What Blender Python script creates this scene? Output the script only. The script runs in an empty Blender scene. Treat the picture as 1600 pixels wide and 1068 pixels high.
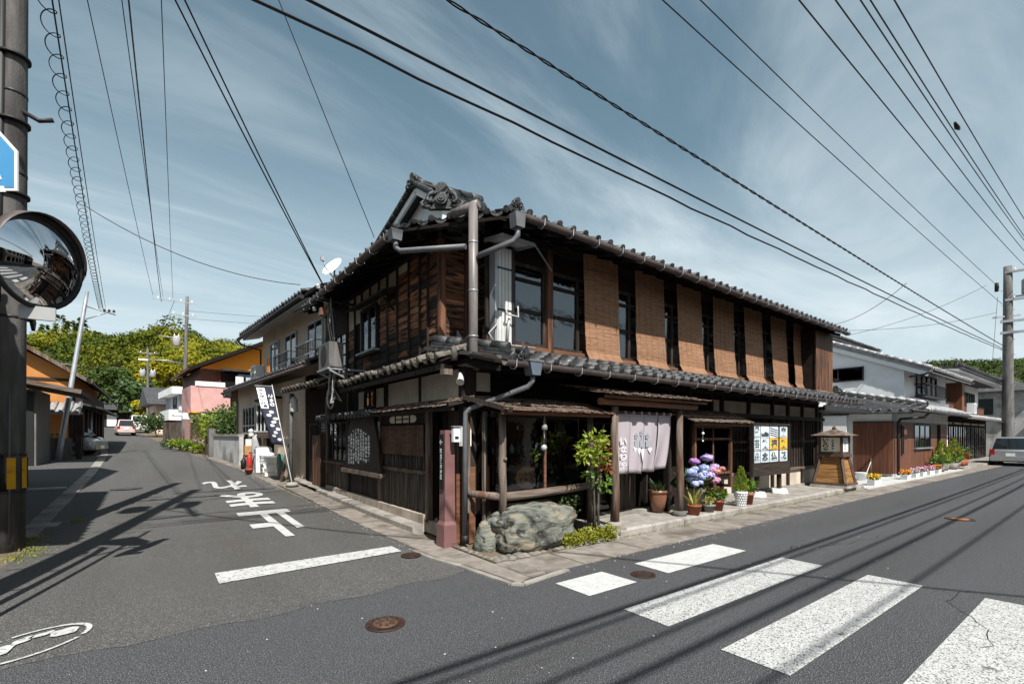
import bpy, math, random
from mathutils import Vector, Matrix
rad = math.radians
random.seed(11)
SC = bpy.context.scene
COL = SC.collection

# ------------------------------------------------------------------ camera
cam_d = bpy.data.cameras.new('camera')
cam = bpy.data.objects.new('camera', cam_d)
COL.objects.link(cam)
YAW = 52.85
cam.location = (-3.643, -5.896, 1.6)
cam.rotation_euler = (rad(90), 0, rad(YAW - 90))
cam_d.sensor_fit = 'HORIZONTAL'
cam_d.sensor_width = 36
cam_d.lens = 36 * 735 / 1600
cam_d.shift_y = (680 - 534) / 1600
cam_d.clip_start = 0.05
cam_d.clip_end = 3000
SC.camera = cam

# ------------------------------------------------------------------ sky and sun
SUN_EL = 51.0
SUN_TRAVEL = (0.27, 0.963)          # horizontal direction in which the light travels
W = bpy.data.worlds.new('World')
SC.world = W
W.use_nodes = True
nt = W.node_tree
nt.nodes.clear()
def wn(t, **k):
    n = nt.nodes.new(t)
    for a, b in k.items():
        setattr(n, a, b)
    return n
wl = nt.links.new
out = wn('ShaderNodeOutputWorld')
bg = wn('ShaderNodeBackground')
bg.inputs['Strength'].default_value = 0.082
sky = wn('ShaderNodeTexSky', sky_type='NISHITA')
sky.sun_disc = False
sky.sun_elevation = rad(SUN_EL)
# sun stands opposite to the travel direction; azimuth measured clockwise from +Y
sky.sun_rotation = math.atan2(-SUN_TRAVEL[0], -SUN_TRAVEL[1])
sky.air_density = 1.0
sky.dust_density = 1.2
sky.ozone_density = 1.0
tc = wn('ShaderNodeTexCoord')
sep = wn('ShaderNodeSeparateXYZ')
wl(tc.outputs['Generated'], sep.inputs[0])
# project the view direction on a cloud deck: (x, y) / (z + .12)
zm = wn('ShaderNodeMath', operation='MAXIMUM'); zm.inputs[1].default_value = 0.0
wl(sep.outputs['Z'], zm.inputs[0])
za = wn('ShaderNodeMath', operation='ADD'); za.inputs[1].default_value = 0.16
wl(zm.outputs[0], za.inputs[0])
dx = wn('ShaderNodeMath', operation='DIVIDE'); wl(sep.outputs['X'], dx.inputs[0]); wl(za.outputs[0], dx.inputs[1])
dy = wn('ShaderNodeMath', operation='DIVIDE'); wl(sep.outputs['Y'], dy.inputs[0]); wl(za.outputs[0], dy.inputs[1])
cmb = wn('ShaderNodeCombineXYZ'); wl(dx.outputs[0], cmb.inputs[0]); wl(dy.outputs[0], cmb.inputs[1])
mp = wn('ShaderNodeMapping')
mp.inputs['Rotation'].default_value = (0, 0, rad(-44.2))
mp.inputs['Scale'].default_value = (0.476, 1.72, 1)
mp.inputs['Location'].default_value = (-2.264, -7.996, 0)
wl(cmb.outputs[0], mp.inputs[0])
n1 = wn('ShaderNodeTexNoise'); n1.inputs['Scale'].default_value = 0.75; n1.inputs['Detail'].default_value = 7
n1.inputs['Roughness'].default_value = 0.6; n1.inputs['Distortion'].default_value = 1.3
wl(mp.outputs[0], n1.inputs['Vector'])
r1 = wn('ShaderNodeMapRange'); r1.inputs[1].default_value = 0.40; r1.inputs[2].default_value = 0.84
r1.interpolation_type = 'SMOOTHSTEP'
wl(n1.outputs['Fac'], r1.inputs[0])
# more veil towards the horizon
hz = wn('ShaderNodeMapRange'); hz.inputs[1].default_value = 0.0; hz.inputs[2].default_value = 0.50
hz.inputs[3].default_value = 0.80; hz.inputs[4].default_value = 0.0
wl(sep.outputs['Z'], hz.inputs[0])
cov = wn('ShaderNodeMath', operation='ADD', use_clamp=True)
sc1 = wn('ShaderNodeMath', operation='MULTIPLY'); sc1.inputs[1].default_value = 0.70
wl(r1.outputs[0], sc1.inputs[0]); wl(sc1.outputs[0], cov.inputs[0]); wl(hz.outputs[0], cov.inputs[1])
hsv = wn('ShaderNodeHueSaturation')
hsv.inputs['Hue'].default_value = 0.464; hsv.inputs['Saturation'].default_value = 0.84; hsv.inputs['Value'].default_value = 0.94
wl(sky.outputs[0], hsv.inputs['Color'])
mixc = wn('ShaderNodeMix', data_type='RGBA')
wl(cov.outputs[0], mixc.inputs[0])
wl(hsv.outputs[0], mixc.inputs[6])
mixc.inputs[7].default_value = (5.7, 6.5, 6.9, 1)
wl(mixc.outputs[2], bg.inputs['Color'])
wl(bg.outputs[0], out.inputs['Surface'])

sun_d = bpy.data.lights.new('sun', 'SUN')
sun_d.energy = 5.0
sun_d.angle = rad(0.5)
sun_d.color = (1.0, 0.97, 0.925)
sun = bpy.data.objects.new('sun', sun_d)
COL.objects.link(sun)
ce = math.cos(rad(SUN_EL))
sv = Vector((SUN_TRAVEL[0] * ce, SUN_TRAVEL[1] * ce, -math.sin(rad(SUN_EL))))
sun.rotation_euler = sv.to_track_quat('-Z', 'Y').to_euler()
sun.location = (0, 0, 40)

vs = SC.view_settings
vs.view_transform = 'Standard'
vs.look = 'None'
vs.exposure = 0.7
vs.gamma = 1.0
vs.use_curve_mapping = False

# ------------------------------------------------------------------ helpers
class MB:
    def __init__(s):
        s.v = []; s.f = []; s.sm = []; s.mi = []
    def add(s, vs_, fs, smooth=False, mi=0):
        b = len(s.v)
        s.v += [tuple(p) for p in vs_]
        for q in fs:
            s.f.append(tuple(b + i for i in q)); s.sm.append(smooth); s.mi.append(mi)
        return s
    def hexa(s, p, mi=0):
        return s.add(p, [(0, 3, 2, 1), (4, 5, 6, 7), (0, 1, 5, 4), (1, 2, 6, 5), (2, 3, 7, 6), (3, 0, 4, 7)], mi=mi)
    def box(s, x0, x1, y0, y1, z0, z1, mi=0):
        return s.hexa([(x0, y0, z0), (x1, y0, z0), (x1, y1, z0), (x0, y1, z0),
                       (x0, y0, z1), (x1, y0, z1), (x1, y1, z1), (x0, y1, z1)], mi)
    def bar(s, p, q, w, h, up=(0, 0, 1), mi=0):
        p = Vector(p); q = Vector(q); d = (q - p).normalized()
        u = Vector(up); sd = d.cross(u)
        if sd.length < 1e-5:
            sd = d.cross(Vector((1, 0, 0)))
        sd.normalize(); u = sd.cross(d).normalized()
        a = sd * w / 2; b = u * h / 2
        return s.hexa([p - a - b, p + a - b, q + a - b, q - a - b, p - a + b, p + a + b, q + a + b, q - a + b], mi)
    def tube(s, pts, r, n=8, cap=True, mi=0, sx=1.0):
        pts = [Vector(p) for p in pts]
        rs = r if isinstance(r, (list, tuple)) else [r] * len(pts)
        b = len(s.v); ref = None
        for i, p in enumerate(pts):
            t = (pts[min(i + 1, len(pts) - 1)] - pts[max(i - 1, 0)]).normalized()
            if ref is None:
                ref = Vector((0, 0, 1)) if abs(t.z) < .9 else Vector((1, 0, 0))
            sd = t.cross(ref)
            if sd.length < 1e-4:
                sd = t.cross(Vector((0.3, 1, 0.2)))
            sd.normalize(); ref = sd.cross(t).normalized()
            for k in range(n):
                a = 2 * math.pi * k / n
                s.v.append(tuple(p + (sd * math.cos(a) * sx + ref * math.sin(a)) * rs[i]))
        for i in range(len(pts) - 1):
            for k in range(n):
                k2 = (k + 1) % n
                s.f.append((b + i * n + k, b + i * n + k2, b + (i + 1) * n + k2, b + (i + 1) * n + k)); s.sm.append(n > 5); s.mi.append(mi)
        if cap:
            s.f.append(tuple(b + k for k in range(n))[::-1]); s.sm.append(False); s.mi.append(mi)
            e = b + (len(pts) - 1) * n
            s.f.append(tuple(e + k for k in range(n))); s.sm.append(False); s.mi.append(mi)
        return s
    def lathe(s, prof, c=(0, 0, 0), n=14, mi=0, sy=1.0):
        b = len(s.v)
        for r, z in prof:
            for k in range(n):
                a = 2 * math.pi * k / n
                s.v.append((c[0] + r * math.cos(a), c[1] + r * math.sin(a) * sy, c[2] + z))
        for i in range(len(prof) - 1):
            for k in range(n):
                k2 = (k + 1) % n
                s.f.append((b + i * n + k, b + i * n + k2, b + (i + 1) * n + k2, b + (i + 1) * n + k)); s.sm.append(True); s.mi.append(mi)
        s.f.append(tuple(b + k for k in range(n))[::-1]); s.sm.append(False); s.mi.append(mi)
        e = b + (len(prof) - 1) * n
        s.f.append(tuple(e + k for k in range(n))); s.sm.append(False); s.mi.append(mi)
        return s
    def prism(s, poly, vec, mi=0, smooth=False):
        n = len(poly); vec = Vector(vec)
        b = [Vector(p) for p in poly]; t = [p + vec for p in b]
        s.add(b + t, [tuple(range(n))[::-1], tuple(range(n, 2 * n))] + [(i, (i + 1) % n, n + (i + 1) % n, n + i) for i in range(n)], smooth, mi)
        return s
    def grid(s, fn, nu, nv, smooth=True, mi=0):
        vs_ = [fn(i / nu, j / nv) for j in range(nv + 1) for i in range(nu + 1)]
        fs = [(j * (nu + 1) + i, j * (nu + 1) + i + 1, (j + 1) * (nu + 1) + i + 1, (j + 1) * (nu + 1) + i) for j in range(nv) for i in range(nu)]
        return s.add(vs_, fs, smooth, mi)
    def sheet(s, fn, nu, nv, th, smooth=True, mi=0):
        """closed slab: fn(u,v)->(point), th = offset vector of the back"""
        th = Vector(th); m = (nu + 1) * (nv + 1)
        a = [Vector(fn(i / nu, j / nv)) for j in range(nv + 1) for i in range(nu + 1)]
        vs_ = a + [p + th for p in a]
        fs = []
        for j in range(nv):
            for i in range(nu):
                q = (j * (nu + 1) + i, j * (nu + 1) + i + 1, (j + 1) * (nu + 1) + i + 1, (j + 1) * (nu + 1) + i)
                fs.append(q); fs.append(tuple(m + k for k in q[::-1]))
        s.add(vs_, fs, smooth, mi)
        rim = [i for i in range(nu + 1)] + [j * (nu + 1) + nu for j in range(1, nv + 1)] + [nv * (nu + 1) + i for i in range(nu - 1, -1, -1)] + [j * (nu + 1) for j in range(nv - 1, 0, -1)]
        b = len(s.v) - 2 * m
        for i in range(len(rim)):
            p, q = rim[i], rim[(i + 1) % len(rim)]
            s.f.append((b + q, b + p, b + m + p, b + m + q)); s.sm.append(False); s.mi.append(mi)
        return s
    def leaf(s, p, L, w, d=None, mi=0):
        p = Vector(p)
        d = Vector(d) if d else Vector((random.gauss(0, 1), random.gauss(0, 1), random.gauss(0, .7)))
        d.normalize()
        sd = d.cross(Vector((random.gauss(0, 1), random.gauss(0, 1), random.gauss(0, 1))))
        if sd.length < 1e-4: sd = Vector((1, 0, 0))
        sd.normalize()
        return s.add([p, p + d * L * .45 + sd * w, p + d * L, p + d * L * .45 - sd * w], [(0, 1, 2, 3)], False, mi)
    def cloud(s, c, r, n, L, w=.3, shell=.45, mi=0, up=0.0):
        """n leaves spread through an ellipsoid, denser to its rim"""
        for _ in range(n):
            d = Vector((random.gauss(0, 1), random.gauss(0, 1), random.gauss(0, 1))).normalized()
            k = random.random() ** shell
            p = (c[0] + d.x * r[0] * k, c[1] + d.y * r[1] * k, c[2] + d.z * r[2] * k)
            l = L * random.uniform(.6, 1.25)
            dd = (d.x + random.gauss(0, .6), d.y + random.gauss(0, .6), d.z * .5 + random.gauss(0, .5) + up)
            s.leaf(p, l, l * w, dd, mi)
        return s
    def mesh(s, name, mat):
        me = bpy.data.meshes.new(name)
        me.from_pydata(s.v, [], s.f)
        me.polygons.foreach_set('use_smooth', s.sm)
        for m in (mat if isinstance(mat, (list, tuple)) else [mat]):
            me.materials.append(MT[m])
        if any(s.mi):
            me.polygons.foreach_set('material_index', s.mi)
        me.update()
        return me
    def build(s, name, mat, parent=None, loc=(0, 0, 0), rz=0, **tags):
        return put(name, s.mesh(name, mat), parent, loc, rz, **tags)

def put(name, me, parent=None, loc=(0, 0, 0), rz=0, rot=None, scale=None, label=None, cat=None, group=None, kind=None):
    o = bpy.data.objects.new(name, me)
    COL.objects.link(o)
    o.parent = parent
    o.location = loc
    o.rotation_euler = rot if rot else (0, 0, rz)
    if scale: o.scale = scale
    return tag(o, label, cat, group, kind)
def tag(o, label=None, cat=None, group=None, kind=None):
    if label: o['label'] = label
    if cat: o['category'] = cat
    if group: o['group'] = group
    if kind: o['kind'] = kind
    return o
def thing(name, label, cat, loc=(0, 0, 0), rz=0, group=None):
    o = bpy.data.objects.new(name, None)
    COL.objects.link(o)
    o.location = loc; o.rotation_euler = (0, 0, rz)
    o.empty_display_size = .2
    return tag(o, label, cat, group)
def copy_tree(o, parent=None):
    c = o.copy(); COL.objects.link(c); c.parent = parent
    for ch in list(o.children):
        copy_tree(ch, c)
    return c
def B(name, mat, parent, *b, **k):
    """one box part"""
    return MB().box(*b).build(name, mat, parent, **k)

def glyphs(text, w, h, o, xd, yd, bold=0.0, zf=None, stack=False):
    """mesh builder of a line (or column) of characters fitted to w x h, lower left corner o, axes xd, yd"""
    mb = MB(); o = Vector(o); xd = Vector(xd).normalized(); yd = Vector(yd).normalized()
    items = [(text, 0, 0, w, h)]
    if stack:
        n = len(text); ch = h / n
        items = [(c, 0, h - (i + 1) * ch + ch * .04, w, ch * .92) for i, c in enumerate(text)]
    for t, ox, oy, ww, hh in items:
        if t == ' ': continue
        key = (t, bold)
        if key not in GL:
            c = bpy.data.curves.new('lettering', 'FONT'); c.body = t; c.size = 1; c.offset = bold; c.resolution_u = 3
            ob = bpy.data.objects.new('lettering', c); COL.objects.link(ob)
            dg = bpy.context.evaluated_depsgraph_get()
            m = bpy.data.meshes.new_from_object(ob.evaluated_get(dg))
            GL[key] = ([tuple(v.co) for v in m.vertices], [tuple(p.vertices) for p in m.polygons])
            bpy.data.objects.remove(ob); bpy.data.meshes.remove(m); bpy.data.curves.remove(c)
        V, Fc = GL[key]
        if not V: continue
        x0 = min(v[0] for v in V); x1 = max(v[0] for v in V); y0 = min(v[1] for v in V); y1 = max(v[1] for v in V)
        P = []
        for v in V:
            q = o + xd * (ox + (v[0] - x0) / max(x1 - x0, 1e-6) * ww) + yd * (oy + (v[1] - y0) / max(y1 - y0, 1e-6) * hh)
            if zf: q.z = zf(q.x, q.y)
            P.append(q)
        mb.add(P, Fc)
    return mb
GL = {}

# ------------------------------------------------------------------ materials
MT = {}
KEEP = {'mirror', 'plaster_white', 'noren', 'noren_print', 'curtain', 'white', 'black', 'plaster', 'paint_orange', 'forest', 'forest_dark', 'camphor', 'leaf', 'leaf_dark', 'leaf_bright', 'dark', 'tile_silver', 'cloth_grey', 'sign_blue', 'frosted', 'car_silver', 'plastic_white', 'paper', 'paper_warm', 'fl_blue', 'fl_violet', 'fl_pink', 'fl_purple', 'siding_red', 'plank_side', 'wood_red'}
def mk(name, c1, c2=None, sc=4.0, st=(1, 1, 1), ro=.8, bu=0.0, bs=60.0, me=0.0, sp=.3, rnd=0.0, c3=None, s3=1.5, t3=(.5, .62), st3=(1, 1, 1),
       c4=None, s4=300.0, t4=(.6, .7), em=None, tr=0.0, det=5, dis=0.0, coat=0.0, lo=.35, hi=.65):
    m = bpy.data.materials.new(name); m.use_nodes = True
    t = m.node_tree; N = t.nodes; L = t.links.new
    p = N['Principled BSDF']
    p.inputs['Roughness'].default_value = ro
    p.inputs['Metallic'].default_value = me
    p.inputs['Specular IOR Level'].default_value = sp
    p.inputs['Coat Weight'].default_value = coat
    K = 1.0 if name in KEEP else .76
    c1, c2, c3, c4 = [tuple(x * K for x in q) if q else None for q in (c1, c2, c3, c4)]
    c = lambda q: (q[0], q[1], q[2], 1)
    tcd = N.new('ShaderNodeTexCoord'); oi = N.new('ShaderNodeObjectInfo')
    mu = N.new('ShaderNodeVectorMath'); mu.operation = 'MULTIPLY_ADD'
    L(oi.outputs['Random'], mu.inputs[0]); mu.inputs[1].default_value = (37, 53, 71) if rnd else (0, 0, 0)
    L(tcd.outputs['Object'], mu.inputs[2])
    def noise(scale, stretch, detail=5, distort=0.0):
        mpn = N.new('ShaderNodeMapping'); mpn.inputs['Scale'].default_value = stretch
        L(mu.outputs[0], mpn.inputs[0])
        n = N.new('ShaderNodeTexNoise'); n.inputs['Scale'].default_value = scale; n.inputs['Detail'].default_value = detail
        n.inputs['Distortion'].default_value = distort
        L(mpn.outputs[0], n.inputs['Vector'])
        return n
    def ramp(n, a, b):
        r = N.new('ShaderNodeMapRange'); r.inputs[1].default_value = a; r.inputs[2].default_value = b
        L(n.outputs['Fac'], r.inputs[0]); return r.outputs[0]
    def mix(f, a, b):
        x = N.new('ShaderNodeMix'); x.data_type = 'RGBA'
        L(f, x.inputs[0])
        for i, q in ((6, a), (7, b)):
            if isinstance(q, tuple): x.inputs[i].default_value = c(q)
            else: L(q, x.inputs[i])
        return x.outputs[2]
    colr = c1
    if c2: colr = mix(ramp(noise(sc, st, det, dis), lo, hi), c1, c2)
    if c3: colr = mix(ramp(noise(s3, st3, 6), *t3), colr, c3)
    if c4: colr = mix(ramp(noise(s4, (1, 1, 1), 2), *t4), colr, c4)
    if rnd:
        h = N.new('ShaderNodeHueSaturation')
        r = N.new('ShaderNodeMapRange'); r.inputs[3].default_value = 1 - rnd; r.inputs[4].default_value = 1 + rnd
        L(oi.outputs['Random'], r.inputs[0]); L(r.outputs[0], h.inputs['Value'])
        if isinstance(colr, tuple): h.inputs['Color'].default_value = c(colr)
        else: L(colr, h.inputs['Color'])
        colr = h.outputs[0]
    if isinstance(colr, tuple): p.inputs['Base Color'].default_value = c(colr)
    else: L(colr, p.inputs['Base Color'])
    if bu:
        b = N.new('ShaderNodeBump'); b.inputs['Strength'].default_value = bu; b.inputs['Distance'].default_value = .02
        L(noise(bs, st, 4).outputs['Fac'], b.inputs['Height']); L(b.outputs[0], p.inputs['Normal'])
    if em:
        p.inputs['Emission Color'].default_value = c(em[0]); p.inputs['Emission Strength'].default_value = em[1]
    if tr:
        o = N['Material Output']; tl = N.new('ShaderNodeBsdfTranslucent'); ms = N.new('ShaderNodeMixShader')
        ms.inputs[0].default_value = tr
        if isinstance(colr, tuple): tl.inputs[0].default_value = c(colr)
        else: L(colr, tl.inputs[0])
        L(p.outputs[0], ms.inputs[1]); L(tl.outputs[0], ms.inputs[2]); L(ms.outputs[0], o.inputs['Surface'])
    MT[name] = m
    return m
def mk_glass(name, tint=(.75, .8, .82), ior=1.7, ro=.02, wavy=.0):
    m = bpy.data.materials.new(name); m.use_nodes = True
    t = m.node_tree; N = t.nodes; L = t.links.new
    N.remove(N['Principled BSDF'])
    o = N['Material Output']; a = N.new('ShaderNodeBsdfTransparent'); g = N.new('ShaderNodeBsdfGlossy'); f = N.new('ShaderNodeFresnel'); x = N.new('ShaderNodeMixShader')
    a.inputs[0].default_value = (*tint, 1); g.inputs['Roughness'].default_value = ro; g.inputs['Color'].default_value = (.95, .97, 1, 1)
    f.inputs['IOR'].default_value = ior
    if wavy:
        tcn = N.new('ShaderNodeTexCoord'); n = N.new('ShaderNodeTexNoise'); n.inputs['Scale'].default_value = 6
        b = N.new('ShaderNodeBump'); b.inputs['Strength'].default_value = wavy; b.inputs['Distance'].default_value = .02
        L(tcn.outputs['Object'], n.inputs['Vector']); L(n.outputs['Fac'], b.inputs['Height']); L(b.outputs[0], g.inputs['Normal'])
    L(f.outputs[0], x.inputs[0]); L(a.outputs[0], x.inputs[1]); L(g.outputs[0], x.inputs[2]); L(x.outputs[0], o.inputs['Surface'])
    MT[name] = m

# roads and ground
mk('asphalt', (.020, .021, .024), (.108, .110, .115), sc=95, det=5, ro=.86, bu=.55, bs=75, sp=.25, c3=(.046, .046, .048), s3=.9, t3=(.42, .70), st3=(.12, 1.1, 1), c4=(.33, .33, .33), s4=125, t4=(.585, .67), lo=.36, hi=.66)
mk('asphalt_old', (.040, .040, .039), (.134, .132, .127), sc=100, det=5, ro=.88, bu=.4, bs=90, sp=.25, c3=(.070, .066, .060), s3=.8, t3=(.42, .70), st3=(1.1, .14, 1), c4=(.34, .33, .31), s4=130, t4=(.585, .67), lo=.36, hi=.66)
mk('paint_new', (.64, .64, .62), (.54, .54, .52), sc=9, ro=.7, bu=.25, bs=90, c3=(.20, .198, .195), s3=48, t3=(.60, .68))
mk('paint_worn', (.62, .62, .60), (.52, .52, .50), sc=9, ro=.7, bu=.4, bs=90, c3=(.11, .11, .11), s3=85, t3=(.52, .60), c4=(.10, .10, .10), s4=5, t4=(.66, .74))
mk('paint_faded', (.62, .62, .60), (.50, .50, .48), sc=9, ro=.75, bu=.3, bs=90, c3=(.125, .118, .108), s3=30, t3=(.56, .66))
mk('concrete', (.29, .265, .235), (.40, .37, .33), sc=5, ro=.9, bu=.35, bs=60, c3=(.19, .17, .145), s3=2.2, t3=(.5, .7), c4=(.16, .15, .13), s4=70, t4=(.62, .7), rnd=.10)
mk('slab', (.215, .185, .155), (.30, .265, .23), sc=7, ro=.92, bu=.5, bs=90, c3=(.13, .11, .09), s3=2.5, t3=(.5, .68), c4=(.36, .33, .3), s4=150, t4=(.62, .7), rnd=.14)
mk('concrete_pale', (.52, .52, .50), (.60, .60, .57), sc=4, ro=.85, bu=.15, bs=80, c3=(.42, .41, .39), s3=1.4, t3=(.5, .7), rnd=.04)
mk('plinth', (.42, .35, .275), (.52, .45, .365), sc=4, ro=.92, bu=.3, bs=50, c3=(.26, .205, .155), s3=2.4, t3=(.48, .68), rnd=.08)
mk('earth', (.14, .11, .075), (.20, .165, .115), sc=6, ro=.95, bu=.5, bs=40)
mk('grass_far', (.05, .075, .02), (.10, .12, .035), sc=.6, ro=.95)
mk('moss', (.13, .16, .03), (.24, .23, .05), sc=40, ro=.95)
mk('iron', (.045, .028, .022), (.085, .048, .034), sc=20, ro=.62, bu=.3, bs=70, me=.4, sp=.4)
mk('iron_pattern', (.20, .115, .075), (.13, .075, .05), sc=24, ro=.6, bu=.3, bs=80, me=.35)
mk('iron_orange', (.42, .17, .06), (.3, .12, .05), sc=22, ro=.7)
mk('stone_cobble', (.26, .235, .20), (.17, .165, .15), sc=7, ro=.85, bu=.5, bs=30, rnd=.35)
# woods
mk('wood_black', (.016, .012, .010), (.046, .032, .024), sc=2.2, st=(14, 14, 1.0), ro=.78, bu=.5, bs=6, rnd=.30, det=8, c3=(.10, .078, .062), s3=2.0, t3=(.58, .72), st3=(9, 9, .8))
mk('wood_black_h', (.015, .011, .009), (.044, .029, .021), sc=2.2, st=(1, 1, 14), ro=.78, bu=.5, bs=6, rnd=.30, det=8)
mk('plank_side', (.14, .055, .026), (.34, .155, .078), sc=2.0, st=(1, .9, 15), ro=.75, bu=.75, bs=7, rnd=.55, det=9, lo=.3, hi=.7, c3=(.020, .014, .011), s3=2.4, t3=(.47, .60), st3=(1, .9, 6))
mk('plank_low', (.060, .044, .034), (.17, .138, .112), sc=2.0, st=(18, 18, .9), ro=.8, bu=.6, bs=6, rnd=.30, det=9, c3=(.028, .020, .016), s3=1.8, t3=(.46, .64), st3=(10, 10, .7))
mk('wood_red', (.075, .032, .018), (.185, .082, .040), sc=2.0, st=(14, 14, .9), ro=.65, bu=.4, bs=6, rnd=.16, det=8, c3=(.030, .016, .012), s3=1.6, t3=(.48, .62), st3=(10, 10, .6))
mk('wood_post', (.10, .072, .055), (.24, .19, .155), sc=2.2, st=(11, 11, .8), ro=.8, bu=.7, bs=6, rnd=.12, det=9, c3=(.12, .055, .032), s3=1.4, t3=(.5, .62), st3=(4, 4, .8))
mk('wood_post_h', (.10, .072, .055), (.25, .20, .165), sc=2.2, st=(.8, 11, 11), ro=.8, bu=.7, bs=6, rnd=.12, det=9, c3=(.11, .055, .032), s3=1.4, t3=(.5, .62), st3=(.8, 4, 4))
mk('wood_beam', (.13, .055, .028), (.23, .105, .055), sc=2, st=(.8, 12, 12), ro=.7, bu=.4, bs=6, rnd=.1, det=8)
mk('lantern_wood', (.07, .042, .030), (.14, .092, .066), sc=2.4, st=(10, 10, 1), ro=.75, bu=.4, bs=6, rnd=.15, det=8)
mk('lantern_board', (.30, .145, .045), (.46, .245, .085), sc=2.0, st=(1.2, 1.2, 12), ro=.6, bu=.3, bs=6, rnd=.12, det=8, c3=(.21, .095, .03), s3=2, t3=(.5, .66), st3=(1, 1, 8))
mk('siding_red', (.088, .032, .018), (.155, .060, .032), sc=2.0, st=(14, 14, .8), ro=.6, bu=.3, bs=6, rnd=.16, det=8)
mk('bark', (.17, .115, .085), (.32, .24, .19), sc=3, st=(14, 2, 14), ro=.9, bu=.9, bs=7, det=9, c3=(.065, .042, .03), s3=5, t3=(.5, .62), st3=(5, 1, 5), rnd=.25)
mk('reed', (.38, .180, .080), (.62, .375, .240), sc=2.2, st=(3, 3, 120), ro=.7, det=8, tr=.25, lo=.3, hi=.7, c3=(.22, .115, .055), s3=2.2, t3=(.5, .72), st3=(2.2, 2.2, 40), rnd=.10)
mk('reed_dark', (.085, .038, .022), (.25, .145, .095), sc=2.0, st=(2, 2, 90), ro=.75, det=8, c3=(.05, .028, .02), s3=1.4, t3=(.5, .7))
# plaster, paint
mk('plaster', (.46, .40, .32), (.58, .52, .43), sc=2.5, ro=.92, bu=.2, bs=40, c3=(.36, .295, .225), s3=1.2, t3=(.48, .7))
mk('plaster_beige', (.72, .57, .43), (.80, .65, .51), sc=2, ro=.9, bu=.15, bs=60, c3=(.60, .47, .35), s3=.9, t3=(.5, .72), st3=(1, 1, .4))
mk('plaster_white', (.72, .73, .73), (.80, .80, .79), sc=1.5, ro=.85, bu=.08, bs=60, c3=(.62, .63, .63), s3=.8, t3=(.52, .75))
mk('plaster_block', (.48, .48, .46), (.62, .61, .59), sc=2, ro=.9, bu=.3, bs=30, c3=(.24, .23, .21), s3=1.1, t3=(.5, .68))
mk('soffit', (.50, .475, .43), (.58, .55, .50), sc=2, ro=.9)
mk('clay_orange', (.52, .21, .055), (.60, .27, .085), sc=1.5, ro=.9, bu=.3, bs=20, c3=(.38, .17, .07), s3=1.5, t3=(.58, .68))
mk('paint_orange', (.72, .235, .018), (.76, .27, .03), sc=3, ro=.8)
mk('paint_pink', (.62, .34, .31), (.68, .40, .37), sc=2, ro=.85, c3=(.52, .27, .25), s3=.9, t3=(.55, .75))
mk('metal_pink', (.200, .098, .092), (.250, .125, .117), sc=5, ro=.5, bu=.08, bs=80, sp=.45, c3=(.165, .080, .074), s3=3, t3=(.5, .7))
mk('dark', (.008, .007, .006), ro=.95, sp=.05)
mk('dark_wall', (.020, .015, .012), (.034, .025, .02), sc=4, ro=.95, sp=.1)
mk('dark_timber', (.009, .007, .006), (.022, .016, .013), sc=5, st=(1, 1, 8), ro=.9, sp=.12, rnd=.2)  # near-black timber, colour lowered to deepen the shade under eaves
# tiles, metals
mk('pole_shaded', (.085, .080, .075), (.150, .143, .135), sc=3, st=(3, 3, .5), ro=.85, bu=.4, bs=40, c3=(.05, .045, .042), s3=1.6, t3=(.48, .66), st3=(3, 3, .35))  # darker copy of the pole concrete, weaker light put into its colour
mk('tile', (.022, .023, .026), (.066, .066, .068), sc=9, ro=.55, bu=.35, bs=45, sp=.45, rnd=.40, c3=(.18, .17, .145), s3=10, t3=(.58, .70))
mk('tile_old', (.10, .088, .072), (.21, .185, .15), sc=8, ro=.78, bu=.5, bs=45, sp=.3, rnd=.36, c3=(.055, .046, .038), s3=6, t3=(.5, .64))
mk('tile_silver', (.25, .25, .255), (.36, .36, .36), sc=7, ro=.42, bu=.2, bs=45, sp=.5, rnd=.14)
mk('tile_brown', (.14, .055, .035), (.20, .085, .055), sc=6, ro=.6, rnd=.2)
mk('gutter_brown', (.080, .062, .058), (.120, .092, .084), sc=6, ro=.5, sp=.4, c3=(.19, .16, .14), s3=4, t3=(.6, .75))
mk('pipe_brown', (.15, .130, .122), (.215, .190, .180), sc=3, st=(6, 6, 1), ro=.45, sp=.45, c3=(.28, .235, .21), s3=2.5, t3=(.55, .72), st3=(5, 5, 1))
mk('pipe_grey', (.115, .118, .128), (.155, .158, .168), sc=5, ro=.5, sp=.4)
mk('pipe_blue', (.10, .13, .16), (.14, .17, .2), sc=5, ro=.4, sp=.4)
mk('galv', (.42, .44, .46), (.52, .54, .56), sc=4, ro=.45, me=.5, c3=(.33, .33, .33), s3=2, t3=(.5, .7))
mk('steel_dark', (.035, .035, .038), ro=.5, me=.3, sp=.4)
mk('pole_concrete', (.125, .120, .114), (.21, .203, .194), sc=3, st=(3, 3, .5), ro=.85, bu=.35, bs=40, c3=(.14, .125, .11), s3=1.6, t3=(.5, .68), st3=(3, 3, .35))
mk('black', (.012, .012, .012), ro=.55)
mk('yellow', (.80, .42, .01), (.68, .34, .01), sc=9, ro=.6, c3=(.3, .18, .03), s3=9, t3=(.66, .72))
mk('white', (.78, .78, .76), ro=.5)
mk('white_dirty', (.62, .62, .6), (.72, .72, .70), sc=3, ro=.6, c3=(.46, .44, .4), s3=2, t3=(.52, .7))
mk('sign_blue', (.055, .22, .42), (.07, .25, .46), sc=3, ro=.35)
mk('sign_white', (.80, .80, .80), ro=.4)
mk('mirror', (.62, .63, .65), ro=.015, me=1.0)
mk('cable', (.012, .012, .013), ro=.6)
mk('cable_white', (.55, .55, .52), (.38, .37, .35), sc=14, ro=.6)
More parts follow.
